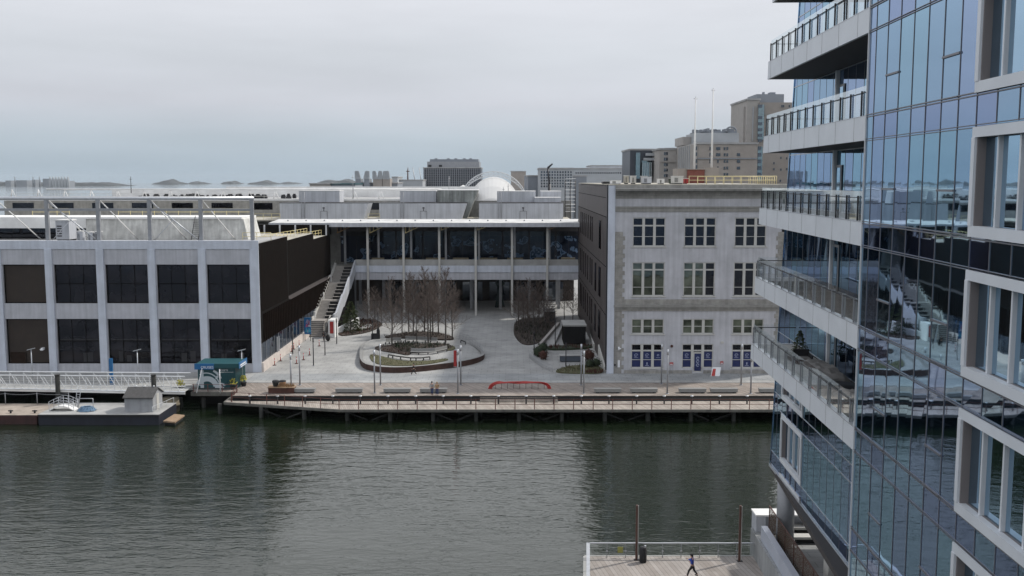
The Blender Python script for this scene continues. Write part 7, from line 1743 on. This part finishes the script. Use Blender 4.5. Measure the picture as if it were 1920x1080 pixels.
# faceted left wing of hotel
a0, a1, a2 = fx(1272, 395, 300), fx(1294, 372, 300), fx(1308, 371.9, 300)
mb = MB(); mb.prism([(a0, 395), (a1, 371), (a2, 372), (a2, 400), (a0, 400)], 2, fz(272, 378)); mb.build('angled_wing', M['hotel2'], Wm)
mb = MB()
for k in range(6): x = a0 + (a1 - a0) * (k + .5) / 6; y = 395 - 24 * (k + .5) / 6; mb.box(x - .35, x + .35, y - .35, y, 8, fz(274, 380))
mb.build('pilasters', M['far_pale'], Wm)
addwin(Wm, 371.6, [(px, y_) for px in (1300, 1305.5) for y_ in (278, 289, 302, 313)], w_=2.4, h_=7)
part_box(Wm, 'penthouse', 1280, 1302, 256.5, 272, 392, 20, 'hotel2'); part_box(Wm, 'plant_room', 1302, 1384, 249, 271, 384, 20, 'far_pale'); part_box(Wm, 'plant_cap', 1306, 1380, 246, 249, 386, 16, 'far_grey')
mb = MB()
for k in range(26): px = 1306 + R.uniform(0, 72); x = fx(px, 384, 246); mb.box(x - R.uniform(.2, .7), x + R.uniform(.2, .7), 384 + R.uniform(0, 8), 393, fz(247, 384), fz(246, 384) + R.uniform(.3, 1.2))
for q in range(14): a = math.pi * q / 14; b_ = math.pi * (q + 1) / 14; mb.bar((fx(1371, 383, 243) - math.cos(a) * 1.9, 383, fz(246, 383) + math.sin(a) * 1.6), (fx(1371, 383, 243) - math.cos(b_) * 1.9, 383, fz(246, 383) + math.sin(b_) * 1.6), .35, n=6)
mb.build('ducts', M['far_grey'], Wm)
Tt = bld('hotel_tower', 'tall beige tower rising above the brown hotel next to the glass tower', 1398, 1421, 188, 410, 30, 'hotel2'); Y = 410
part_box(Tt, 'bay', 1391.5, 1398, 200, 345, Y + 3, 20, 'hotel2'); part_box(Tt, 'wall', 1421, 1490, 192, 345, Y - 1, 30, 'hotel'); part_box(Tt, 'plant_room', 1415, 1466, 176.5, 193, Y + 4, 16, 'far_grey'); part_box(Tt, 'vent', 1440, 1450, 173, 176.5, Y + 8, 4, 'far_grey'); part_box(Tt, 'vent', 1427, 1430, 172.5, 176.5, Y + 8, 2, 'far_grey')
part_box(Tt, 'glass_strip', 1419, 1430, 196, 262, Y - 1.6, .5, 'office_glass'); part_box(Tt, 'white_strip', 1408.5, 1410.5, 200, 265, Y - .4, .3, 'far_pale')
addwin(Tt, Y - 1.8, [(1425, y_) for y_ in (199, 220.5, 232, 243, 253.5, 263)], w_=8, h_=5.6)
addwin(Tt, Y - 1.2, [(px, y_) for px, y_ in ((1466, 199), (1469, 199), (1480, 199), (1451, 306), (1464, 296), (1451, 317), (1464, 318), (1475, 297), (1475, 317), (1463, 339))], w_=2.4, h_=4)
part_box(Tt, 'string_course', 1421, 1490, 214, 215, Y - 1.4, .3, 'cornice')
# row of small dark vents on the far shed roof
vr = MB(); x = fx(268, 275, 362); vr.box(x - .45, x + .45, 275, 276, 24.9, 25.7); vr.box(x - .3, x + .3, 275.1, 275.9, 25.7, 26.0)
v0 = solo(vr, 'roof_vent', M['dark_metal'], 'small dark box vent in the long row on the far shed roof', 'vent', 'row of dark vents on the far shed roof')
rv_ = random.Random(4)
for k in range(62):
    px = 268 + k * 4.6 + rv_.uniform(-1, 1)
    if 500 < px < 528: continue
    o = v0.copy(); link(o); o.location = (fx(px, 275, 362), 275.5 + rv_.uniform(-3, 3), v0.location.z); o.scale = (rv_.uniform(.6, 1.6), 1, rv_.uniform(.6, 1.3))
# ============================================================ HAZE
mb = MB(); mb.box(-9300, 9300, -90, 10300, -3, 78)
hz = mb.build('haze', [])
hz['kind'] = 'stuff'
hm = bpy.data.materials.new('haze'); hm.use_nodes = True; n = hm.node_tree.nodes; l = hm.node_tree.links; n.clear()
o_ = n.new('ShaderNodeOutputMaterial'); pv_ = n.new('ShaderNodeVolumePrincipled'); pv_.inputs['Color'].default_value = (.80, .88, .96, 1); pv_.inputs['Density'].default_value = HAZE
l.new(pv_.outputs[0], o_.inputs['Volume']); hz.data.materials.append(hm)
S.cycles.volume_bounces = 0
